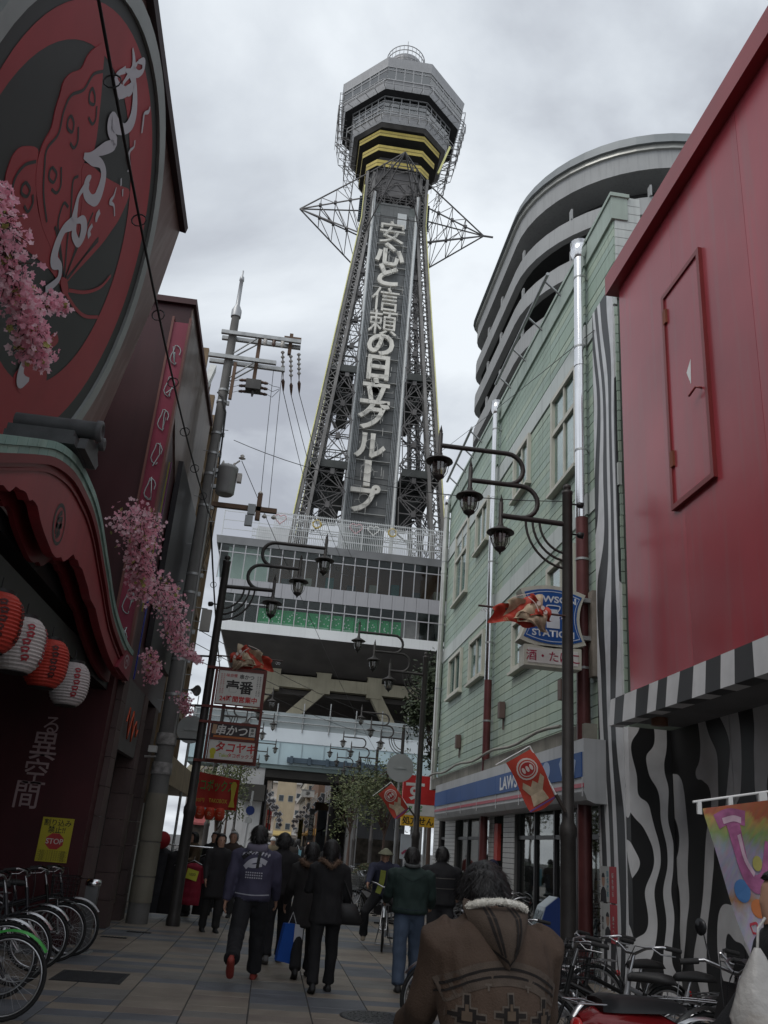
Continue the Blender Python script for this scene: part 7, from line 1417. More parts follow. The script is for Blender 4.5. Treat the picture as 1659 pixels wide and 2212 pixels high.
# ================================================================== nobori banner and clothes rack
def nobori():
    Y = 7.0; F = FF(Y); T = thing('vertical_banner', 'colourful vertical shop banner with big pink letter U at the right edge', 'banner', (4.1, Y, 0))
    b = MB(); b.tube([F(4.16, 0, .0), F(4.13, 2.4, 0)], .014, 8); b.build('pole', white, T); b = MB(); b.tube([F(3.38, 2.13, 0), F(4.16, 2.29, 0)], .01, 8); b.build('crossbar', white, T)
    for u, z in ((3.43, 2.12), (3.7, 2.17), (3.98, 2.22)): b = MB(); b.fbox(F, u-.015, u+.02, z-.08, z+.025, -.012, .012); b.build('loop', white, T)
    b = MB(); b.fbox(F, 3.95, 4.02, 2.14, 2.25, -.014, .016); b.build('clip', white, T)
    # the free left edge is blown right towards the bottom
    def pt(a, c): 
        left = 3.43+.02+.36*c**1.25; right = 4.12-.06*c; return (left+(right-left)*a, 2.085-1.1*c+.13*a*(1-c*.7), .03*math.sin(c*6+a*3)+.02)
    m = bpy.data.materials.new('banner_print'); m.use_nodes = True; nt = m.node_tree; N = nt.nodes.new; L = nt.links.new; bs = nt.nodes['Principled BSDF']; bs.inputs['Roughness'].default_value = .7
    tc = N('ShaderNodeTexCoord'); sp = N('ShaderNodeSeparateXYZ'); L(tc.outputs['Generated'], sp.inputs[0]); no = N('ShaderNodeTexNoise'); no.inputs['Scale'].default_value = 5; no.inputs['Detail'].default_value = 3; L(tc.outputs['Generated'], no.inputs['Vector'])
    ad = N('ShaderNodeMath'); ad.operation = 'MULTIPLY_ADD'; L(no.outputs[0], ad.inputs[0]); ad.inputs[1].default_value = .22; L(sp.outputs[2], ad.inputs[2])
    r = N('ShaderNodeValToRGB'); L(ad.outputs[0], r.inputs[0]); e = r.color_ramp; e.elements[0].position = 0; e.elements[0].color = (.36, .33, .39, 1); e.elements[1].position = 1.13; e.elements[1].color = (.34, .1, .05, 1)
    for p, c in ((.4, (.34, .3, .37)), (.45, (.3, .15, .07)), (.55, (.28, .26, .33)), (.75, (.29, .26, .35)), (.86, (.2, .26, .1)), (.96, (.38, .27, .08))): q = e.elements.new(p); q.color = (*c, 1)
    no2 = N('ShaderNodeTexNoise'); no2.inputs['Scale'].default_value = 9; L(tc.outputs['Generated'], no2.inputs['Vector']); hs = N('ShaderNodeMixRGB'); hs.blend_type = 'OVERLAY'; hs.inputs[0].default_value = .35; L(r.outputs[0], hs.inputs[1]); L(no2.outputs[1], hs.inputs[2]); L(hs.outputs[0], bs.inputs['Base Color'])
    cloth('cloth', F, pt, 14, 22, m, T)
    def patch(nm, poly, mt, off): b = MB(); b.add([F(p[0], p[1], p[2]+off) for p in [pt(u, v) for u, v in poly]], [tuple(range(len(poly)))]); b.build(nm, mt, T)
    def sk(nm, pts, w, mt, off): 
        P = cr(pts, 5); k = len(P); A_, B_ = [], []
        for i in range(k): d = P[min(i+1, k-1)]-P[max(i-1, 0)]; d = d/(np.linalg.norm(d)+1e-9); nn = np.array((-d[1]*1.5, d[0]))*w/2; A_.append(pt(*(P[i]+nn))); B_.append(pt(*(P[i]-nn)))
        b = MB(); b.add([F(p[0], p[1], p[2]+off) for p in A_+B_], [(i, i+1, k+i+1, k+i) for i in range(k-1)]); b.build(nm, mt, T)
    mp = M('banner_pink', (.33, .1, .22), .5, 0, .35, 9); mpl = M('banner_pale_pink', (.55, .38, .46), .5, 0, .2, 9)
    sk('pink_letter', [(.12, .1), (.3, .07), (.5, .1)], .1, mp, .004); sk('pink_letter', [(.32, .1), (.36, .3), (.42, .45), (.55, .53), (.72, .5), (.82, .38), (.86, .28)], .12, mp, .006); sk('letter_highlight', [(.2, .1), (.34, .09), (.44, .11)], .04, mpl, .008); sk('letter_highlight', [(.38, .2), (.43, .36), (.55, .47)], .035, mpl, .009)
    ell = lambda cu, cv, a, c_, n=16: [(cu+a*math.cos(2*PI*q/n), cv+c_*math.sin(2*PI*q/n)) for q in range(n)]
    patch('blue_badge', ell(.28, .56, .15, .075), M('badge_blue', (.06, .16, .36), .5), .005); patch('orange_badge', ell(.5, .68, .14, .06), M('badge_orange', (.45, .14, .04), .5), .005); patch('green_badge', ell(.72, .68, .09, .06), M('badge_green', (.12, .25, .06), .5), .006); patch('red_badge', ell(.9, .62, .12, .08), M('badge_red', (.42, .06, .04), .5), .006); patch('yellow_badge', ell(.62, .4, .08, .05), M('badge_yellow', (.38, .34, .1), .5), .01); patch('white_badge', [(.86, .52), (.99, .52), (.99, .6), (.86, .6)], M('badge_white', (.5, .5, .52), .5), .01)
    for k, (u, v) in enumerate(((.24, .8), (.34, .88), (.4, .96))): sk('red_character', [(u, v-.03), (u-.0, v+.03)], .016, M('banner_red2', (.4, .03, .05), .5), .005); sk('red_character', [(u, v-.03), (u+.14, v-.035), (u+.12, v+.0)], .016, M('banner_red2', (.4, .03, .05)), .006); sk('red_character', [(u, v+.02), (u+.1, v+.03)], .014, M('banner_red2', (.4, .03, .05)), .007)
nobori()
def garment(T, x, y, z0, z1, w, m, d=.09, quilt=0):
    n = 18; b = MB(); vs_ = []; h = z1-z0; rows = [0, .04]+[k/n for k in range(1, n+1)]
    for t in rows:
        z = z1-h*t; ww = w*(.28 if t == 0 else .62 if t < .05 else min(1, .8+.25*t)); dd = d*(.5 if t < .05 else 1)*(1+(.25*abs(math.sin(t*quilt*PI)) if quilt else .12*math.sin(t*11)))
        for j in range(16): a = 2*PI*j/16; vs_.append((x+ww/2*math.cos(a)*(1+.05*math.sin(3*a+t*4)), y+dd*math.sin(a)*(1+.2*math.sin(5*a+t*3)), z))
    k = len(rows); b.add(vs_, [(i*16+j, i*16+16+j, i*16+16+(j+1) % 16, i*16+(j+1) % 16) for i in range(k-1) for j in range(16)]+[tuple(range(16))], sm=True); return b.build('body', m, T)
def clothes_rack():
    T = thing('garment_rack', 'steel rack in front of the clothes shop by the utility pole', 'clothes rack', (-1.7, 18.9, 0)); y = 18.9
    b = MB()
    for x in (-2.3, -1.12): b.tube([(x, y, .08), (x, y, 1.35)], .014, 6); b.tube([(x, y-.25, .06), (x, y+.25, .06)], .014, 6)
    b.tube([(-2.35, y, 1.35), (-1.05, y, 1.35)], .014, 6); b.build('frame', chrome, T)
    for k, (x, yy, z0, z1, w, c, lb, q) in enumerate(((-1.4, 18.62, .3, 1.05, .42, (.22, .012, .03), 'quilted dark red vest with yellow price tag on the rack', 5), (-1.15, 18.9, .12, 1.2, .36, (.015, .015, .018), 'black coat hanging behind the red vest', 0), (-1.75, 18.8, .1, 1.25, .5, (.02, .018, .02), 'dark coat hanging beside the lamp post foot', 0), (-2.1, 18.85, .1, 1.3, .5, (.03, .03, .035), 'charcoal coat nearest the utility pole', 0), (-1.62, 18.7, .12, 1.0, .2, (.45, .43, .4), 'pale garment hanging behind the red vest', 0))):
        G = thing('hanging_garment', lb, 'garment', (x, yy, z0), 'clothes on the rack'); garment(G, x, yy, z0, z1, w, M('garment_%d' % k, c, .8, 0, .15, 8, .15, 60), .1, q); b = MB(); b.tube([(x-.16, yy, z1-.02), (x, yy, z1+.05), (x+.16, yy, z1-.02)], .007, 5); b.tube([(x, yy, z1+.05), (x, yy+.02, z1+.12)], .004, 4); b.build('hanger', m_alu, G)
        if k == 0:
            b = MB(); b.add([(-1.52, 18.49, .78), (-1.3, 18.47, .73), (-1.27, 18.47, .91), (-1.49, 18.49, .96)], [(0, 1, 2, 3)]); o = b.build('price_tag', M('tag_yellow', (.55, .55, .06), .6), G); text('lettering', '1000', FF(18.465, -1.39, .85), .07, .004, black, o)
            for s in (-1, 1): b = MB(); b.tube([(x+s*.2, yy, .98), (x+s*.24, yy, .7)], .05, 8); b.build('armhole_trim', M('garment_0', (.2, .01, .02)), G)
    T = thing('red_drum', 'red round drum shaped hat with white stitching above the garments', 'hat', (-2.1, 18.7, 1.25)); b = MB(); b.lathe([(.16, 0), (.17, .03), (.15, .1), (.001, .12)], 20, (-2.1, 18.75, 1.42), (0, -1, .15)); b.build('crown', M('hat_red', (.28, .015, .02), .7), T); b = MB(); [b.lathe([(.001, 0), (.008, .004), (.001, .01)], 5, (-2.1+.165*math.cos(k*PI/12), 18.72, 1.42+.165*math.sin(k*PI/12))) for k in range(24)]; tag(b.build('stitching', white, T), kind='stuff')
clothes_rack()
# ================================================================== people
from mathutils import noise as NZ
def loft(b, rings, mi, n=14):
    """closed tube through (centre, rx, ry, x-axis, y-axis) rings"""
    vs_ = []
    for c, rx, ry, X, Y in rings:
        for j in range(n): a = 2*PI*j/n; vs_.append(c+X*rx*math.cos(a)+Y*ry*math.sin(a))
    k = len(rings); b.add(vs_, [(i*n+j, i*n+(j+1) % n, (i+1)*n+(j+1) % n, (i+1)*n+j) for i in range(k-1) for j in range(n)]+[tuple(range(n))[::-1], tuple(range((k-1)*n, k*n))], mi)
def limb(b, pts, rad_, mi, n=12): b.tube(pts, rad_, n, mi)
def ball(b, c, r, mi, n=10): b.lathe([(r[0]*math.sin(PI*k/n), -r[2]*math.cos(PI*k/n)) for k in range(n+1)], 14, c, mi=mi) if r[0] == r[1] else loft(b, [(V(c)+V((0, 0, -r[2]*math.cos(PI*k/n))), max(.002, r[0]*math.sin(PI*k/n)), max(.002, r[1]*math.sin(PI*k/n)), V((1, 0, 0)), V((0, 1, 0))) for k in range(n+1)], mi)
def remeshed(name, b, mats, vox, parent, wr=.004, wf=9., wr_mats=(0, 1), smooth=3):
    me = bpy.data.meshes.new('src'); me.from_pydata(b.v, [], b.f); me.update(); src = bpy.data.objects.new('src', me); COL.objects.link(src)
    tree = BVHTree.FromPolygons([V(v) for v in b.v], b.f); md = src.modifiers.new('r', 'REMESH'); md.mode = 'VOXEL'; md.voxel_size = vox
    sm = src.modifiers.new('s', 'SMOOTH'); sm.factor = .5; sm.iterations = smooth
    dg = bpy.context.evaluated_depsgraph_get(); dg.update(); out = bpy.data.meshes.new_from_object(src.evaluated_get(dg)); bpy.data.objects.remove(src); bpy.data.meshes.remove(me)
    out.name = name; out.materials.clear()
    for m in mats: out.materials.append(m)
    mi = []
    for p in out.polygons:
        h = tree.find_nearest(p.center); mi.append(b.m[h[2]] if h[2] is not None else 0)
    out.polygons.foreach_set('material_index', mi); out.polygons.foreach_set('use_smooth', [True]*len(mi))
    vm = {}
    for p in out.polygons:
        for v in p.vertices: vm[v] = mi[p.index]
    nr = [v.normal.copy() for v in out.vertices]
    for v in out.vertices:
        if vm.get(v.index, 3) in wr_mats:
            q = v.co*wf; v.co += nr[v.index]*wr*(NZ.noise(V((q.x, q.y, q.z*.6)))+.6*NZ.noise(V((q.x*2.1, q.y*2.1, q.z*1.1+5))))
    out.update(); o = bpy.data.objects.new(name, out); COL.objects.link(o); child(o, parent); return o
SKIN = M('skin', (.38, .22, .155), .55, 0, .1, 6, spec=.3); HAIR = M('black_hair', (.012, .011, .011), .42, 0, .3, 40, .3, 90); GREYH = M('grey_hair', (.3, .3, .3), .5, 0, .2, 40, .3, 90)
def rotz(v, a): return V((v[0]*math.cos(a)-v[1]*math.sin(a), v[0]*math.sin(a)+v[1]*math.cos(a), v[2]))
def person(label, loc, yaw, h=1.7, legs=((12, 10), (-14, 12)), arms=((-14, 8, 18), (16, 8, 22)), lean=3., head=(0, 0), top=(.05, .05, .055), bottom=(.02, .02, .022), shoe=(.02, .02, .02), hair='short', haircol=None, bulk=1., hem=.8, vox=.017, wr=.006, skirt=0., group=None, waist=1., hand=True, face=False, hips=None, sit=False, headoff=(0, 0)):
    """facing local +Y; legs: (thigh forward, knee bend) left, right; arms: (swing, out, elbow) left, right"""
    T = thing('person', label, 'person', (0, 0, 0), group); b = MB(); X, Y_ = V((1, 0, 0)), V((0, 1, 0)); k = h/1.7; tl = math.tan(rad(lean)); S = lambda z: (z-.92)*tl
    feet = []
    for s, (a, kb) in zip((-1, 1), legs):
        hip = V((s*.088, 0, .9)); a, kb = rad(a), rad(kb); spread = s*(.22 if sit else .02); kn = hip+V((spread, math.sin(a)*.43, -math.cos(a)*.43)); an = kn+V((0, math.sin(a-kb)*.42, -math.cos(a-kb)*.42)); feet.append((hip, kn, an, a-kb, s))
    dz = -min(f[2].z for f in feet)+.075
    if sit: dz = 0
    for hip, kn, an, sa, s in feet:
        for p in (hip, kn, an): p.z += dz
        w = waist; limb(b, [hip+V((0, 0, .05)), hip.lerp(kn, .4), hip.lerp(kn, .8), kn, kn.lerp(an, .3), kn.lerp(an, .7), an+V((0, 0, .01))], [.105*w, .104*w, .092*w, .085*w, .083*w, .077*w, .084*w], 1)
        pit = max(-.5, min(1.0, -sa*.9 if sa < 0 else -sa*.3)) if not sit else 0
        fwd = V((0, math.cos(pit), -math.sin(pit))); up = V((0, math.sin(pit), math.cos(pit))); c = an-up*.045
        loft(b, [(c-fwd*.075, .03, .03, X, up), (c-fwd*.06, .04, .045, X, up), (c+fwd*.0, .043, .05, X, up), (c+fwd*.09-up*.012, .05, .035, X, up), (c+fwd*.16-up*.018, .046, .026, X, up), (c+fwd*.19-up*.022, .025, .016, X, up)], 2)
    B = bulk
    R_ = [(hem, .185, .14), (hem+.03, .195, .148), (.95, .19, .14), (1.05, .185, .133), (1.18, .2, .14), (1.3, .212, .142), (1.37, .2, .128), (1.415, .15, .108), (1.45, .085, .085), (1.475, .06, .066)]
    R_ = [r for r in R_ if r[0] >= hem]; R_ = [(z, rx+(skirt*(1-(z-hem)/(1.0-hem)) if z < 1 and skirt else 0), ry+(skirt*.6*(1-(z-hem)/(1.0-hem)) if z < 1 and skirt else 0)) for z, rx, ry in R_]
    loft(b, [(V((0, S(z), z+dz)), rx*B, ry*B, X, Y_) for z, rx, ry in R_], 0, 18)
    loft(b, [(V((0, S(z), z+dz)), r, r*.85, X, Y_) for z, r in ((.8, .1), (.86, .16), (.98, .16))], 1)       # seat of the trousers
    hy, hp = rad(head[0]), rad(head[1]); nb = V((0, S(1.45), 1.45+dz)); hc = nb+V((0, .02+math.sin(hp)*.09+headoff[0], .085+math.cos(hp)*.025+headoff[1])); limb(b, [nb-V((0, 0, .03)), hc-V((0, .01, .05))], [.062, .056], 3)
    HX = rotz(X, hy); HF = rotz(Y_, hy); HF = V((HF.x*math.cos(hp), HF.y*math.cos(hp), -math.sin(hp))); HU = HX.cross(HF)
    hd = [(-.115, .028, .035, .045), (-.1, .052, .06, .035), (-.065, .067, .082, .018), (-.02, .076, .092, .006), (.025, .079, .096, 0), (.065, .073, .088, -.004), (.092, .052, .064, -.006), (.105, .02, .026, -.006)]
    loft(b, [(hc+HU*z+HF*o, rx, ry, HX, HF) for z, rx, ry, o in hd], 3, 16)
    ball(b, hc+HF*.098+HU*-.022, (.013, .013, .02), 3, 6); ball(b, hc+HF*.092+HU*-.03, (.018, .018, .012), 3, 6)
    for s in (-1, 1): loft(b, [(hc+HX*s*.076+HU*(z-.012)-HF*.006, .01, .5*.03*math.sin(PI*(t+.5)/6)+.006, HX, HF) for t, z in enumerate((-.03, -.02, -.005, .01, .022, .03))], 3, 8)
    hands = []
    for s, (sw, ou, el) in zip((-1, 1), arms):
        sh = V((s*.185*B, S(1.37), 1.365+dz)); sw, ou, el = rad(sw), rad(ou), rad(el)
        d1 = V((s*math.sin(ou), math.sin(sw)*math.cos(ou), -math.cos(sw)*math.cos(ou))); e = sh+d1*.285; d2 = V((s*math.sin(ou)*.5, math.sin(sw+el), -math.cos(sw+el))).normalized(); w = e+d2*.245
        limb(b, [sh-V((s*.05, 0, -.01)), sh+d1*.03, sh.lerp(e, .5), e, e.lerp(w, .45), w-d2*.02, w], [.07, .078*B, .066*B, .06*B, .054*B, .047*B, .046*B], 0); limb(b, [w-d2*.03, w+d2*.02], [.026, .028], 3)
        if hand:
            nrm = V((s, 0, 0)); nrm = (nrm-d2*nrm.dot(d2)).normalized(); sd = d2.cross(nrm); pc = w+d2*.055
            loft(b, [(w+d2*.005, .026, .02, sd, nrm), (w+d2*.04, .038, .019, sd, nrm), (w+d2*.08, .041, .017, sd, nrm), (w+d2*.1, .036, .013, sd, nrm)], 3, 10)
            for q, (o, ln) in enumerate(((-.03, .065), (-.01, .078), (.011, .072), (.03, .055))):
                p0 = w+d2*.09+sd*o; p1 = p0+d2*ln*.5-nrm*.012; p2 = p1+d2*ln*.35-nrm*.03; limb(b, [p0-d2*.02, p0, p1, p2], [.011, .0105, .0098, .0085], 3, 8)
            f = sd if sd.y > 0 else -sd; p0 = w+d2*.035+f*.03; limb(b, [p0-f*.015, p0+f*.012+d2*.025-nrm*.01, p0+f*.014+d2*.06-nrm*.022], [.013, .012, .009], 3, 8)
        hands.append(w+d2*.1)
    mt = [M('cloth_%s' % label[:30], top, .82, 0, .14, 5, .25, 130), M('trouser_%s' % label[:30], bottom, .85, 0, .15, 6, .2, 150), M('shoe_%s' % label[:30], shoe, .6, 0, .1, 8), SKIN]
    body = remeshed('body', b, mt, vox, T, wr)
    # hair
    hm = haircol or HAIR; hb = MB(); n1, n2 = 30, 20; vs_ = []; keep = []
    if hair:
        long_ = hair == 'long'; bea = hair in ('beanie', 'hat')
        for i in range(n2+1):
            ph = PI*i/n2*(.94 if long_ else .84)
            for j in range(n1):
                a = 2*PI*j/n1; d = V((math.sin(ph)*math.cos(a), math.sin(ph)*math.sin(a), math.cos(ph))); r = V((.106, .121, .128)) if not bea else V((.096, .112, .124)); front = d.y
                nz = 1+(.13*NZ.noise(d*5+V((h*9, 0, 0)))+.06*NZ.noise(d*13+V((h*7, 3, 0))) if not bea else .0); z = d.z*r.z
                lim = -.125 if not bea else .0
                if front > .35 and not bea: lim = .055+.03*front
                elif front > -.05 and not bea: lim = -.02 if not long_ else -.12
                zz = max(z, lim); q = hc+HX*d.x*r.x*nz+HF*(d.y*r.y*nz-.008)+HU*(zz+.006)
                if zz > z and front > .3: q = hc+HX*d.x*.07+HF*d.y*.085+HU*zz
                if long_ and front < .2 and i > n2*.6: q -= HU*.035*(i-n2*.6)
                vs_.append(q)
        hb.add(vs_, [(i*n1+j, (i+1)*n1+j, (i+1)*n1+(j+1) % n1, i*n1+(j+1) % n1) for i in range(n2) for j in range(n1)], sm=True)
        if hair in ('short', 'long', 'messy'):
            r_ = random.Random(int(h*1000)+len(label))
            for q in range(4500 if vox < .012 else 1100 if vox < .02 else 200):
                v = vs_[r_.randrange(n1, len(vs_))]; 
                d = (v-hc); L_ = d.length
                if d.dot(HF) > .05: continue
                t = (HU*-1+d*2.5+HX*r_.uniform(-.5, .5)*(2 if hair == 'messy' else 1)).normalized()*r_.uniform(.025, .065); sd = t.cross(d).normalized()*(.0016 if vox < .012 else .0045); v0 = v+d.normalized()*.001
                hb.add([v0-sd, v0+sd, v0+t+d.normalized()*r_.uniform(-.004, .01)], [(0, 1, 2)])
        hb.build('hair' if hair in ('short', 'long', 'messy') else 'cap', hm, T)
        if hair == 'hat': q = MB(); q.lathe([(.088, .01), (.09, .02), (.15, -.012), (.152, -.006), (.1, .035), (.092, .05)], 22, hc+HU*.035, HU); q.build('brim', hm, T)
    if face:
        for s in (-1, 1): q = MB(); ball(q, hc+HF*.088+HX*s*.03+HU*.006, (.012, .012, .007), 0, 6); q.build('eye', M('eye_dark', (.02, .018, .016), .3), T)
        q = MB(); q.lathe([(.001, -.02), (.007, 0), (.001, .02)], 8, hc+HF*.092+HU*-.06, HX); q.build('mouth', M('lip', (.2, .07, .06), .5), T)
    T['_hc'] = 0; del T['_hc']
    info = dict(T=T, body=body, hc=hc, HU=HU, HF=HF, HX=HX, hands=hands, dz=dz, S=S, k=k)
    T.location = loc; T.rotation_euler = (0, 0, yaw); T.scale = (k, k, k)
    return info
def decal(I, nm, polys, mat, z=0., off=.004, back=True, subdiv=.03):
    """flat print wrapped on the back of a figure: polygons in local (x, z)"""
    me = I['body'].data; bt = BVHTree.FromPolygons([v.co.copy() for v in me.vertices], [tuple(p.vertices) for p in me.polygons]); b = MB(); sg = -1 if back else 1
    for pl in polys:
        vs_ = []
        for x, zz in pl:
            h = bt.ray_cast(V((x, sg*1.0, zz)), V((0, -sg, 0))); vs_.append((h[0]+V((0, sg*off, 0))) if h[0] else V((x, sg*.14, zz)))
        b.add(vs_, [tuple(range(len(pl)))])
    me2 = b.build(nm, mat); me2.location = (0, 0, 0); m_ = me2.data
    # build() moved the mesh to its own base point: put it back in the figure's space
    c = V((float(min(v[0] for v in b.v)+max(v[0] for v in b.v))/2, float(min(v[1] for v in b.v)+max(v[1] for v in b.v))/2, float(min(v[2] for v in b.v)))); m_.transform(Matrix.Translation(c)); me2.parent = I['T']; return me2
def strip(pts, w, n=8):
    """stroke as a row of quads in (x, z) for decal"""
    P = cr(pts, n) if len(pts) > 2 else [np.array(pts[0])+(np.array(pts[1])-np.array(pts[0]))*t for t in np.linspace(0, 1, n)]; out = []; k = len(P); A_, B_ = [], []
    for i in range(k): d = P[min(i+1, k-1)]-P[max(i-1, 0)]; d = d/(np.linalg.norm(d)+1e-9); nn = np.array((-d[1], d[0]))*w/2; A_.append(P[i]+nn); B_.append(P[i]-nn)
    return [[tuple(A_[i]), tuple(A_[i+1]), tuple(B_[i+1]), tuple(B_[i])] for i in range(k-1)]
def grid_poly(x0, x1, z0, z1, n=.03):
    nx, nz = max(1, int((x1-x0)/n)), max(1, int((z1-z0)/n)); return [[(x0+(x1-x0)*i/nx, z0+(z1-z0)*j/nz), (x0+(x1-x0)*(i+1)/nx, z0+(z1-z0)*j/nz), (x0+(x1-x0)*(i+1)/nx, z0+(z1-z0)*(j+1)/nz), (x0+(x1-x0)*i/nx, z0+(z1-z0)*(j+1)/nz)] for i in range(nx) for j in range(nz)]
def piece(I, nm, b, mat, smooth=False):
    """a mesh given in the figure's own space"""
    o = b.build(nm, mat, smooth=smooth); c = o.location.copy(); o.data.transform(Matrix.Translation(c)); o.location = (0, 0, 0); o.parent = I['T']; return o
def fur(I, nm, ring, r, n, mat, ln=.04, seed=1):
    r_ = random.Random(seed); b = MB(); P = [V(p) for p in cr(ring, 5, True)]; k = len(P)
    b.tube(P+[P[0]], r*.75, 8)
    for q in range(n):
        i = r_.randrange(k); d = V((r_.gauss(0, 1), r_.gauss(0, 1), r_.gauss(0, 1))).normalized(); p = P[i].lerp(P[(i+1) % k], r_.random())+d*r*.6; t = (d+V((r_.gauss(0, .4), r_.gauss(0, .4), r_.gauss(-.2, .4)))).normalized()*ln*r_.uniform(.6, 1.2); s = t.orthogonal().normalized()*.004; b.add([p-s, p+s, p+t], [(0, 1, 2)])
    return piece(I, nm, b, mat)
def walkers():
    # man in the purple jacket
    I = person('man in purple blouson with white back print walking away on the left', (-.12, 11.65, 0), rad(-3), 1.77, ((-26, 30), (20, 8)), ((-12, 12, 12), (10, 9, 20)), 4, top=(.05, .047, .08), bottom=(.016, .016, .018), shoe=(.25, .04, .03), bulk=1.14, hem=.86, hair='messy', wr=.013, vox=.014, waist=1.08)
    mp = M('print_white', (.4, .4, .44), .7); mk = M('print_black', (.015, .015, .017), .7)
    rr = random.Random(5); P = []
    for k in range(9): x = -.15+.3*k/8; z = 1.37-.22*(x*2.2)**2; P += strip([(x-.012, z-.02), (x+.01, z+.02)], .012, 2)+strip([(x-.014, z+.008), (x+.015, z)], .01, 2)
    P += strip([(-.12, 1.2), (-.05, 1.27), (.05, 1.29), (.13, 1.26)], .055)+strip([(-.1, 1.23), (-.02, 1.22), (.08, 1.24)], .04)
    for k in range(3):
        for j in range(8): x = -.1+.026*j; P += strip([(x, 1.15-k*.028), (x+.016, 1.15-k*.028)], .014, 2)
    tag(decal(I, 'back_print', P, mp), kind='stuff'); tag(decal(I, 'black_print', strip([(.045, 1.38), (.035, 1.3), (.03, 1.2)], .035)+strip([(-.16, 1.3), (-.04, 1.4)], .05), mk, off=.006), kind='stuff'); decal(I, 'hem_stripe', strip([(-.2, .92), (0, .91), (.2, .92)], .012, 16), M('stripe_grey', (.3, .3, .34), .7))
    b = MB(); hz = 1.46+I['dz']; loft(b, [(V((0, -.075+I['S'](1.4), hz-.09)), .1, .03, V((1, 0, 0)), V((0, .8, .6))), (V((0, -.1+I['S'](1.4), hz-.03)), .13, .05, V((1, 0, 0)), V((0, .8, .6))), (V((0, -.06+I['S'](1.4), hz+.02)), .12, .06, V((1, 0, 0)), V((0, .9, .3)))], 0); piece(I, 'hood', b, M('hood_grey', (.13, .12, .16), .85, 0, .1, 6, .2, 100), True)
    # man in black, further ahead
    person('man in plain black jacket and trousers with white soled trainers', (.24, 13.5, 0), rad(4), 1.7, ((-10, 10), (12, 8)), ((8, 10, 60), (-6, 8, 25)), 3, top=(.016, .015, .016), bottom=(.018, .018, .021), shoe=(.16, .16, .16), bulk=1.08, hem=.84, hair='messy', vox=.016, waist=.95)
    # woman with fur hood
    I = person('woman with brown fur trimmed hood partly hidden by the woman in black', (.6, 12.3, 0), rad(3), 1.6, ((-12, 12), (12, 6)), ((6, 14, 22), (6, 8, 10)), 2, top=(.022, .02, .02), bottom=(.014, .014, .015), hem=.6, skirt=.05, bulk=1.05, hair='short', vox=.016)
    z = 1.44+I['dz']; fur(I, 'fur_trim', [(-.13, -.02, z), (-.1, -.13, z-.04), (0, -.17, z-.06), (.1, -.13, z-.04), (.13, -.02, z), (0, .07, z-.03)], .05, 900, M('brown_fur', (.11, .065, .04), .8, 0, .4, 40), .045)
    # woman in black with handbag
    I = person('woman in long black coat with brown collar walking away in the middle', (.78, 11.25, 0), rad(2), 1.64, ((-10, 8), (8, 6)), ((12, 8, 75), (2, 12, 20)), 3, top=(.0135, .013, .014), bottom=(.011, .011, .012), hem=.72, skirt=.02, bulk=1.0, hair='long', wr=.011, vox=.014, waist=.9)
    z = 1.4+I['dz']; fur(I, 'fur_collar', [(-.1, .0, z+.04), (-.08, -.1, z+.03), (0, -.14, z-.03), (.08, -.1, z+.03), (.1, 0, z+.04), (0, .07, z+.02)], .032, 700, M('tan_fur', (.12, .075, .05), .8, 0, .4, 40), .04, 3)
    hb = I['hands'][1]
    T = thing('shoulder_bag', 'black slouchy shoulder bag at the hip of the woman in black', 'bag', (1.06, 11.25, .72)); b = MB(); loft(b, [(V((1.07, 11.22, .72)), .02, .12, V((0, 1, 0)), V((1, 0, 0))), (V((1.08, 11.22, .75)), .05, .15, V((0, 1, 0)), V((1, 0, 0))), (V((1.05, 11.22, .85)), .05, .13, V((0, 1, 0)), V((1, 0, 0))), (V((1.03, 11.22, .95)), .03, .1, V((0, 1, 0)), V((1, 0, 0)))], 0); b.build('pouch', M('bag_black', (.015, .014, .014), .5), T, True); b = MB(); b.tube([(.96, 11.22, .95), (.92, 11.22, 1.28), (1.1, 11.22, .93)], .01, 6); b.build('strap', M('bag_black', (.015, .014, .014)), T)
    # shopping bag
    T = thing('shopping_bag', 'large blue and white paper shopping bag carried at knee height', 'bag', (.42, 12.1, .16)); F = Fr((.43, 12.1, .2), (.9, .3, 0)); 
    for nm, pl, m in (('blue_face', [(-.17, .0), (.03, -.04), (.03, .42), (-.1, .42)], M('bag_blue', (.015, .08, .36), .4)), ('white_face', [(.032, -.04), (.14, .0), (.15, .4), (.032, .42)], M('bag_white', (.5, .52, .56), .4))): b = MB(); b.prism(F, pl, -.09, .0); b.build(nm, m, T)
    b = MB(); b.tube([F(-.05, .41, -.03), F(0, .55, -.03), F(.06, .41, -.03)], .006, 5); b.build('handle', M('cord_white', (.5, .5, .5), .6), T)
    # man in the green jacket
    I = person('man in dark green jacket and blue jeans seen from behind', (1.86, 11.75, 0), rad(-4), 1.64, ((-8, 6), (14, 8)), ((14, 12, 55), (12, 12, 50)), 4, (0, 8), top=(.018, .034, .03), bottom=(.06, .085, .13), shoe=(.03, .03, .03), bulk=1.22, hem=.88, hair='short', wr=.013, vox=.014, waist=1.05)
    decal(I, 'plaid_hem', strip([(-.2, .92), (0, .91), (.2, .92)], .07, 16), M('plaid_navy', (.03, .03, .07), .8, 0, .5, 30)); decal(I, 'shoulder_yoke', strip([(-.17, 1.36), (-.06, 1.3), (0, 1.28), (.06, 1.3), (.17, 1.36)], .012, 10), M('yoke_seam', (.01, .02, .018), .8))
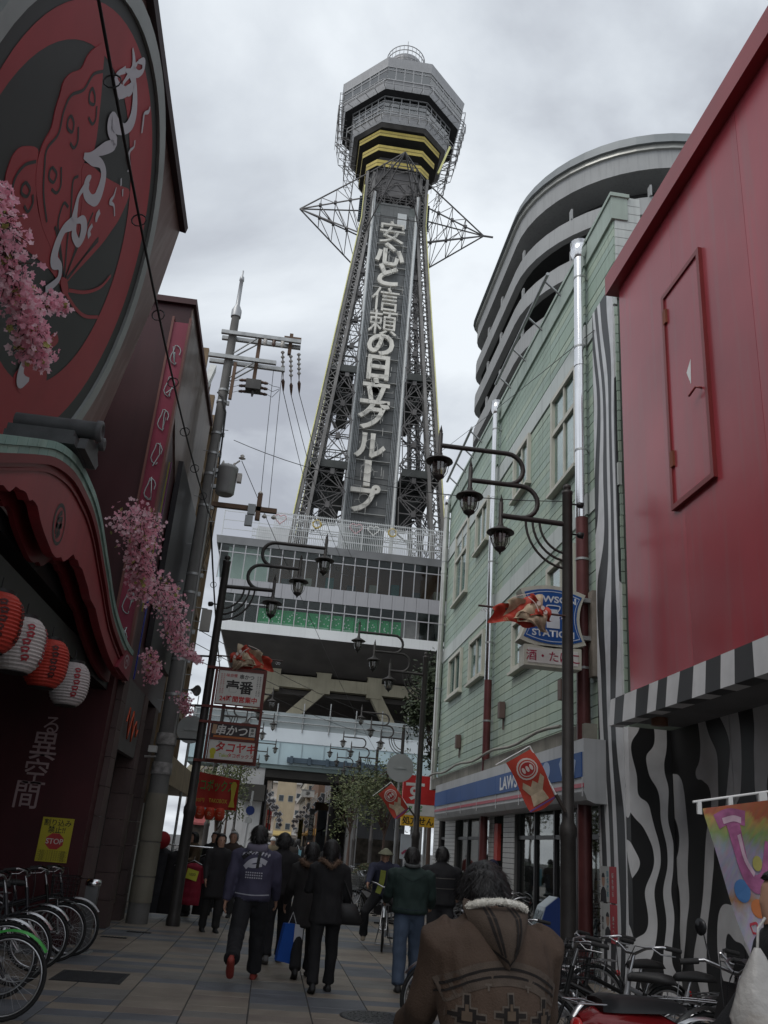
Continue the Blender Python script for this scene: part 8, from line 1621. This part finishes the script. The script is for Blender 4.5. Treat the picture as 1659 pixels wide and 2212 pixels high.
    z = 1.47+I['dz']; fur(I, 'knit_collar', [(-.085, .0, z), (-.06, -.075, z-.015), (0, -.1, z-.02), (.06, -.075, z-.015), (.085, 0, z), (0, .075, z-.02)], .032, 200, M('collar_grey', (.07, .075, .075), .8, 0, .4, 60), .012, 6)
    # man in the striped jacket near the store
    I = person('man in black jacket with two thin pale stripes near the store', (2.62, 13.7, 0), rad(-6), 1.68, ((6, 6), (-10, 14)), ((10, 10, 70), (6, 10, 60)), 4, top=(.014, .014, .016), bottom=(.03, .03, .033), bulk=1.2, hem=.86, hair='short', vox=.016)
    decal(I, 'pale_stripe', strip([(-.2, 1.27), (0, 1.265), (.2, 1.27)], .008, 16)+strip([(-.19, 1.13), (0, 1.125), (.19, 1.13)], .008, 16), M('stripe_pale', (.14, .13, .12), .8))
    person('person in dark clothes and navy knit cap at the store window', (3.1, 12.6, 0), rad(-40), 1.56, ((4, 4), (-4, 6)), ((20, 10, 60), (20, 10, 60)), 4, top=(.02, .02, .024), bottom=(.02, .02, .022), hair='beanie', haircol=M('cap_navy', (.012, .012, .03), .9), vox=.02, bulk=1.1)
    # bystanders on the left
    person('person in long dark coat standing left of the purple jacket', (-.86, 17.0, 0), rad(200), 1.62, ((4, 4), (-4, 6)), ((10, 8, 30), (8, 8, 20)), 2, top=(.02, .018, .019), bottom=(.02, .02, .02), hem=.55, skirt=.04, hair='short', vox=.022, face=True)
    person('grey haired person behind the long dark coat on the left', (-.75, 20.4, 0), rad(170), 1.7, ((6, 4), (-6, 6)), ((10, 8, 30), (8, 8, 20)), 2, top=(.05, .035, .03), bottom=(.03, .03, .03), hair='short', haircol=GREYH, vox=.022, face=True)
    person('shopkeeper in brown fur lined coat beside the garments', (-1.55, 19.9, 0), rad(120), 1.62, ((4, 4), (-4, 6)), ((20, 10, 60), (20, 10, 40)), 2, top=(.07, .045, .025), bottom=(.02, .02, .02), hair='long', vox=.022, bulk=1.15); person('person in black standing under the red cloth banner', (-1.2, 21.5, 0), rad(150), 1.66, ((4, 4), (-4, 6)), ((10, 8, 40), (10, 8, 30)), 2, top=(.015, .015, .016), hair='short', vox=.022, bulk=1.1)
    # far crowd
    cols = [(.02, .02, .022), (.06, .05, .045), (.25, .2, .13), (.03, .035, .05), (.12, .02, .02), (.3, .3, .31), (.02, .02, .02), (.02, .14, .06), (.05, .04, .06)]
    crowd = [(.15, 30, 1.7, 2, 'beanie', 'tan coat and white cap left of centre'), (.35, 34, 1.68, 0, 'short', 'black coat behind the tan coat'), (.75, 30, 1.7, 1, 'short', 'brown coat in the middle of the far crowd'), (1.0, 33, 1.66, 0, 'long', 'black coat beside the pale blue bag'), (1.2, 37, 1.72, 6, 'short', 'dark coat right of centre, far off'), (1.9, 29, 1.66, 0, 'short', 'dark coat with white hair right of the woman in black'), (2.2, 32, 1.55, 7, 'short', 'green top on the right of the crowd'), (-.1, 38, 1.7, 3, 'short', 'navy coat far left of the crowd'), (.5, 44, 1.7, 4, 'short', 'red coat far up the street'), (1.5, 46, 1.68, 5, 'short', 'pale coat far up the street'), (.9, 52, 1.7, 6, 'short', 'black coat walking under the overpass'), (2.4, 55, 1.7, 1, 'short', 'brown coat near the passage mouth'), (.1, 60, 1.7, 5, 'short', 'pale jacket inside the passage left'), (1.8, 66, 1.7, 3, 'short', 'navy jacket inside the passage'), (3.0, 70, 1.7, 4, 'short', 'dark red jacket deep in the passage'), (2.9, 40, 1.68, 8, 'long', 'plum coat beside the right hedge')]
    for k, (x, y, h, c, hr, lb) in enumerate(crowd): person('distant pedestrian in '+lb, (x, y, 0), rad(random.choice((0, 0, 180, 175, -8))), h, ((14, 8), (-14, 12)), ((-12, 8, 15), (14, 8, 15)), 3, top=cols[c], bottom=(.03, .03, .034), hair=hr, haircol=(white if hr == 'beanie' else GREYH if 'white hair' in lb else None), vox=.034, wr=0, group='far crowd', hand=False)
    T = thing('carrier_bag', 'small pale blue bag carried in the far crowd', 'bag', (.98, 30.6, .5)); b = MB(); b.prism(FF(30.6), [(.86, .85), (1.1, .83), (1.12, 1.35), (.88, 1.38)], -.1, 0); b.build('pouch', M('pale_blue_bag', (.25, .5, .6), .5), T); b = MB(); b.tube([(.93, 30.62, 1.36), (.98, 30.62, 1.5), (1.05, 30.62, 1.35)], .008, 5); b.build('handle', white, T)
walkers()
def cyclist():
    loc = (2.14, 16.3, 0); a = rad(-98); bicycle('city bicycle ridden towards the camera by the man in the sun hat', (loc[0]-math.cos(a)*.55, loc[1]-math.sin(a)*.55, 0), a, (.06, .06, .065), None, basket=False, grp='ridden bicycle')
    I = person('man in pale sun hat and navy coat riding a bicycle towards the camera', (loc[0]-.01, loc[1]+.28, 0), rad(172), 1.62, ((62, 62), (42, 62)), ((48, 10, 14), (48, 10, 14)), 14, (0, 6), top=(.028, .03, .055), bottom=(.02, .02, .022), shoe=(.2, .17, .13), bulk=1.15, hem=.84, hair='hat', haircol=M('hat_khaki', (.2, .2, .14), .9, 0, .1, 8), vox=.018, face=True, sit=True)
    z = I['dz']; decal(I, 'lime_lining', strip([(.02, 1.3), (.04, 1.1), (.1, .9)], .1, 10), M('lime_vest', (.3, .34, .07), .7, 0, .2, 6), back=False, off=.01)
cyclist()
def poncho_man():
    loc = (.86, 3.35, 0)
    I = person('man in brown patterned wool coat with fleece lined hood in the foreground', loc, rad(4), 1.66, ((4, 4), (-4, 6)), ((22, 7, 45), (22, 7, 45)), 9, (0, 26), top=(.062, .039, .027), bottom=(.03, .03, .035), shoe=(.03, .03, .03), bulk=1.17, hem=.78, hair='messy', wr=.013, vox=.011, hand=True, headoff=(.06, -.05))
    T, dz, S = I['T'], I['dz'], I['S']; T.scale = (T.scale.x*.91, T.scale.x*.95, T.scale.z*.966)
    mk = M('motif_dark', (.012, .009, .008), .9, 0, .2, 20); ml = M('motif_light', (.1, .08, .065), .9, 0, .15, 20, .2, 150); mm = M('motif_mid', (.075, .056, .044), .9, 0, .15, 20, .2, 150); mt = M('motif_tan', (.085, .06, .042), .9, 0, .15, 20)
    # pale yoke, dark rules, stepped crosses and small marks
    yk = strip([(-.24, 1.21), (-.12, 1.27), (0, 1.29), (.12, 1.27), (.24, 1.21)], .08, 14); decal(I, 'pale_yoke', yk, mm, off=.003)
    decal(I, 'dark_rule', strip([(-.25, 1.225), (-.12, 1.285), (0, 1.305), (.12, 1.285), (.25, 1.225)], .009, 14)+strip([(-.25, 1.2), (-.12, 1.26), (0, 1.28), (.12, 1.26), (.25, 1.2)], .008, 14), mk, off=.006)
    def cross(x, z, s, g): 
        r_ = lambda a, c, d, e: grid_poly(x+a*s-g, x+c*s+g, z+d*s-g, z+e*s+g, .02)
        return r_(-.14, .14, -1.1, -.55)+r_(-.5, .5, -.5, .28)+r_(-1.0, 1.0, -.22, .02)+r_(-.14, .14, .28, .95)
    for i, x in enumerate((-.15, .01, .16)):
        zc = 1.165-(.015 if i != 1 else 0); decal(I, 'cross_border', cross(x, zc, .062, .006), ml, off=.0035); decal(I, 'stepped_cross', cross(x, zc, .062, 0), mk, off=.0065); decal(I, 'cross_heart', grid_poly(x-.018, x+.018, zc-.022, zc+.008, .02)+grid_poly(x-.006, x+.006, zc+.008, zc+.03, .02), mt, off=.009)
    decal(I, 'small_mark', sum([strip([(x-.012, 1.25), (x+.012, 1.25)], .008, 2)+strip([(x, 1.25), (x, 1.23)], .007, 2) for x in (-.075, .085)], []), ml, off=.005)
    for s in (-1, 1):
        zz = []; 
        for k in range(8): zz.append((s*(.215+.014*k), 1.2-.02*k+(.012 if k % 2 else -.012)))
        zz = [(s*(.2+.008*k), 1.1-.018*k+(.01 if k % 2 else -.01)) for k in range(6)]; decal(I, 'sleeve_zigzag', strip(zz, .009, 3), mk, off=.005)
    # hood hanging down the back
    b = MB(); n = 13; rows = []
    for t, z, w, y0, bulge in ((0, 1.478, .115, -.05, .02), (.12, 1.465, .13, -.09, .05), (.3, 1.445, .14, -.14, .075), (.5, 1.405, .128, -.17, .085), (.7, 1.36, .1, -.185, .075), (.87, 1.315, .06, -.185, .06), (1, 1.28, .02, -.175, .03)):
        rows.append((z, w, y0, bulge))
    vs_ = []
    for z, w, y0, bu in rows:
        for j in range(n): u = -1+2*j/(n-1); vs_.append((u*w, y0+S(z)*1.0+(abs(u)**2.2)*(.075+bu*.4)-bu*(1-u*u)*.35, z+dz+.02*(abs(u)**2)*(1 if z > 1.4 else .2)))
    k = len(rows); fs = [(i*n+j, i*n+j+1, (i+1)*n+j+1, (i+1)*n+j) for i in range(k-1) for j in range(n-1)]
    b.add(vs_, fs, sm=True); inner = [(x*.9, y+.05, z-.005) for x, y, z in vs_]; b.add(inner, [f[::-1] for f in fs], sm=True)
    e0 = [i*n for i in range(k)]; N0 = len(vs_)
    for side in (0, n-1): b.add([vs_[i*n+side] for i in range(k)]+[inner[i*n+side] for i in range(k)], [(i, i+1, k+i+1, k+i) for i in range(k-1)])
    hood = piece(I, 'hood', b, M('hood_wool', (.062, .044, .033), .92, 0, .15, 12, .3, 160), True)
    def hood_pt(u, t):
        zs = [r[0] for r in rows]; z = np.interp(t, np.linspace(0, 1, k), zs); w = np.interp(t, np.linspace(0, 1, k), [r[1] for r in rows]); y0 = np.interp(t, np.linspace(0, 1, k), [r[2] for r in rows]); bu = np.interp(t, np.linspace(0, 1, k), [r[3] for r in rows])
        return V((u*w, y0+S(z)+(abs(u)**2.2)*(.075+bu*.4)-bu*(1-u*u)*.35-.004, z+dz+.02*(abs(u)**2)*(1 if z > 1.4 else .2)))
    def hstripe(us, t1, w):
        b = MB(); vs_ = []
        for q in range(15): t = .02+(t1-.02)*q/14; u = us*(1-.25*t); vs_ += [hood_pt(u-w, t), hood_pt(u+w, t)]
        b.add(vs_, [(2*i, 2*i+1, 2*i+3, 2*i+2) for i in range(14)]); return b
    for u, t1 in ((-.36, .82), (-.52, .8), (.36, .82), (.52, .8)): o = hstripe(u, t1, .045); piece(I, 'hood_stripe', o, mk)
    b = MB(); vs_ = []
    for q in range(13): u = -.42+.84*q/12; t = .97-.2*abs(u)/.42; vs_ += [hood_pt(u*(1.9 if t < .9 else 1.2), t), hood_pt(u*(1.9 if t < .9 else 1.2), t-.05)]
    b.add(vs_, [(2*i, 2*i+1, 2*i+3, 2*i+2) for i in range(12)]); piece(I, 'hood_stripe', b, mk)
    z = 1.478+dz; fur(I, 'fleece_edge', [(-.12, -.06+S(1.5), z-.005), (-.085, -.095+S(1.5), z+.012), (0, -.115+S(1.5), z+.022), (.085, -.095+S(1.5), z+.012), (.12, -.06+S(1.5), z-.005), (.1, -.03+S(1.5), z-.02), (0, -.06+S(1.5), z-.02), (-.1, -.03+S(1.5), z-.02)], .016, 3000, M('cream_fleece', (.62, .59, .53), .9, 0, .1, 60), .009, 9)
poncho_man()
def bag_holder():
    I = person('person in black jacket with orange piping cut off by the right edge', (2.36, 3.95, 0), rad(80), 1.62, ((4, 4), (-4, 6)), ((25, 10, 15), (25, 10, 15)), 4, top=(.014, .014, .016), bottom=(.02, .02, .02), hair='short', vox=.02, bulk=1.1)
    T = thing('plastic_bag', 'crumpled translucent white plastic bag hanging at the right edge', 'bag', (1.95, 3.6, 1.0)); r_ = random.Random(2); b = MB(); n = 20; rows = [(1.33, .012), (1.3, .03), (1.25, .055), (1.2, .08), (1.14, .1), (1.08, .11), (1.03, .1), (1.0, .06), (.99, .01)]; vs_ = []
    for z, w in rows:
        for j in range(n): a = 2*PI*j/n; q = 1+.22*NZ.noise(V((math.cos(a)*2, math.sin(a)*2, z*9))); vs_.append((1.975+w*1.05*math.cos(a)*q, 3.6+w*.8*math.sin(a)*q, z))
    b.add(vs_, [(i*n+j, i*n+(j+1) % n, (i+1)*n+(j+1) % n, (i+1)*n+j) for i in range(len(rows)-1) for j in range(n)], sm=True); b.build('film', M('milky_film', (.5, .48, .46), .25, 0, .1, 6, .5, 25, alpha=.75), T)
    b = MB(); b.lathe([(.001, .995), (.06, 1.0), (.075, 1.05), (.05, 1.09), (.001, 1.1)], 14, (1.975, 3.6, 0)); b.build('contents', M('food_tan', (.35, .24, .12), .6, 0, .4, 20), T); b = MB(); b.tube([(1.975, 3.6, 1.32), (1.99, 3.61, 1.4), (2.03, 3.62, 1.44)], .006, 5); b.build('handle', M('milky_film', (.5, .48, .46)), T)
bag_holder()
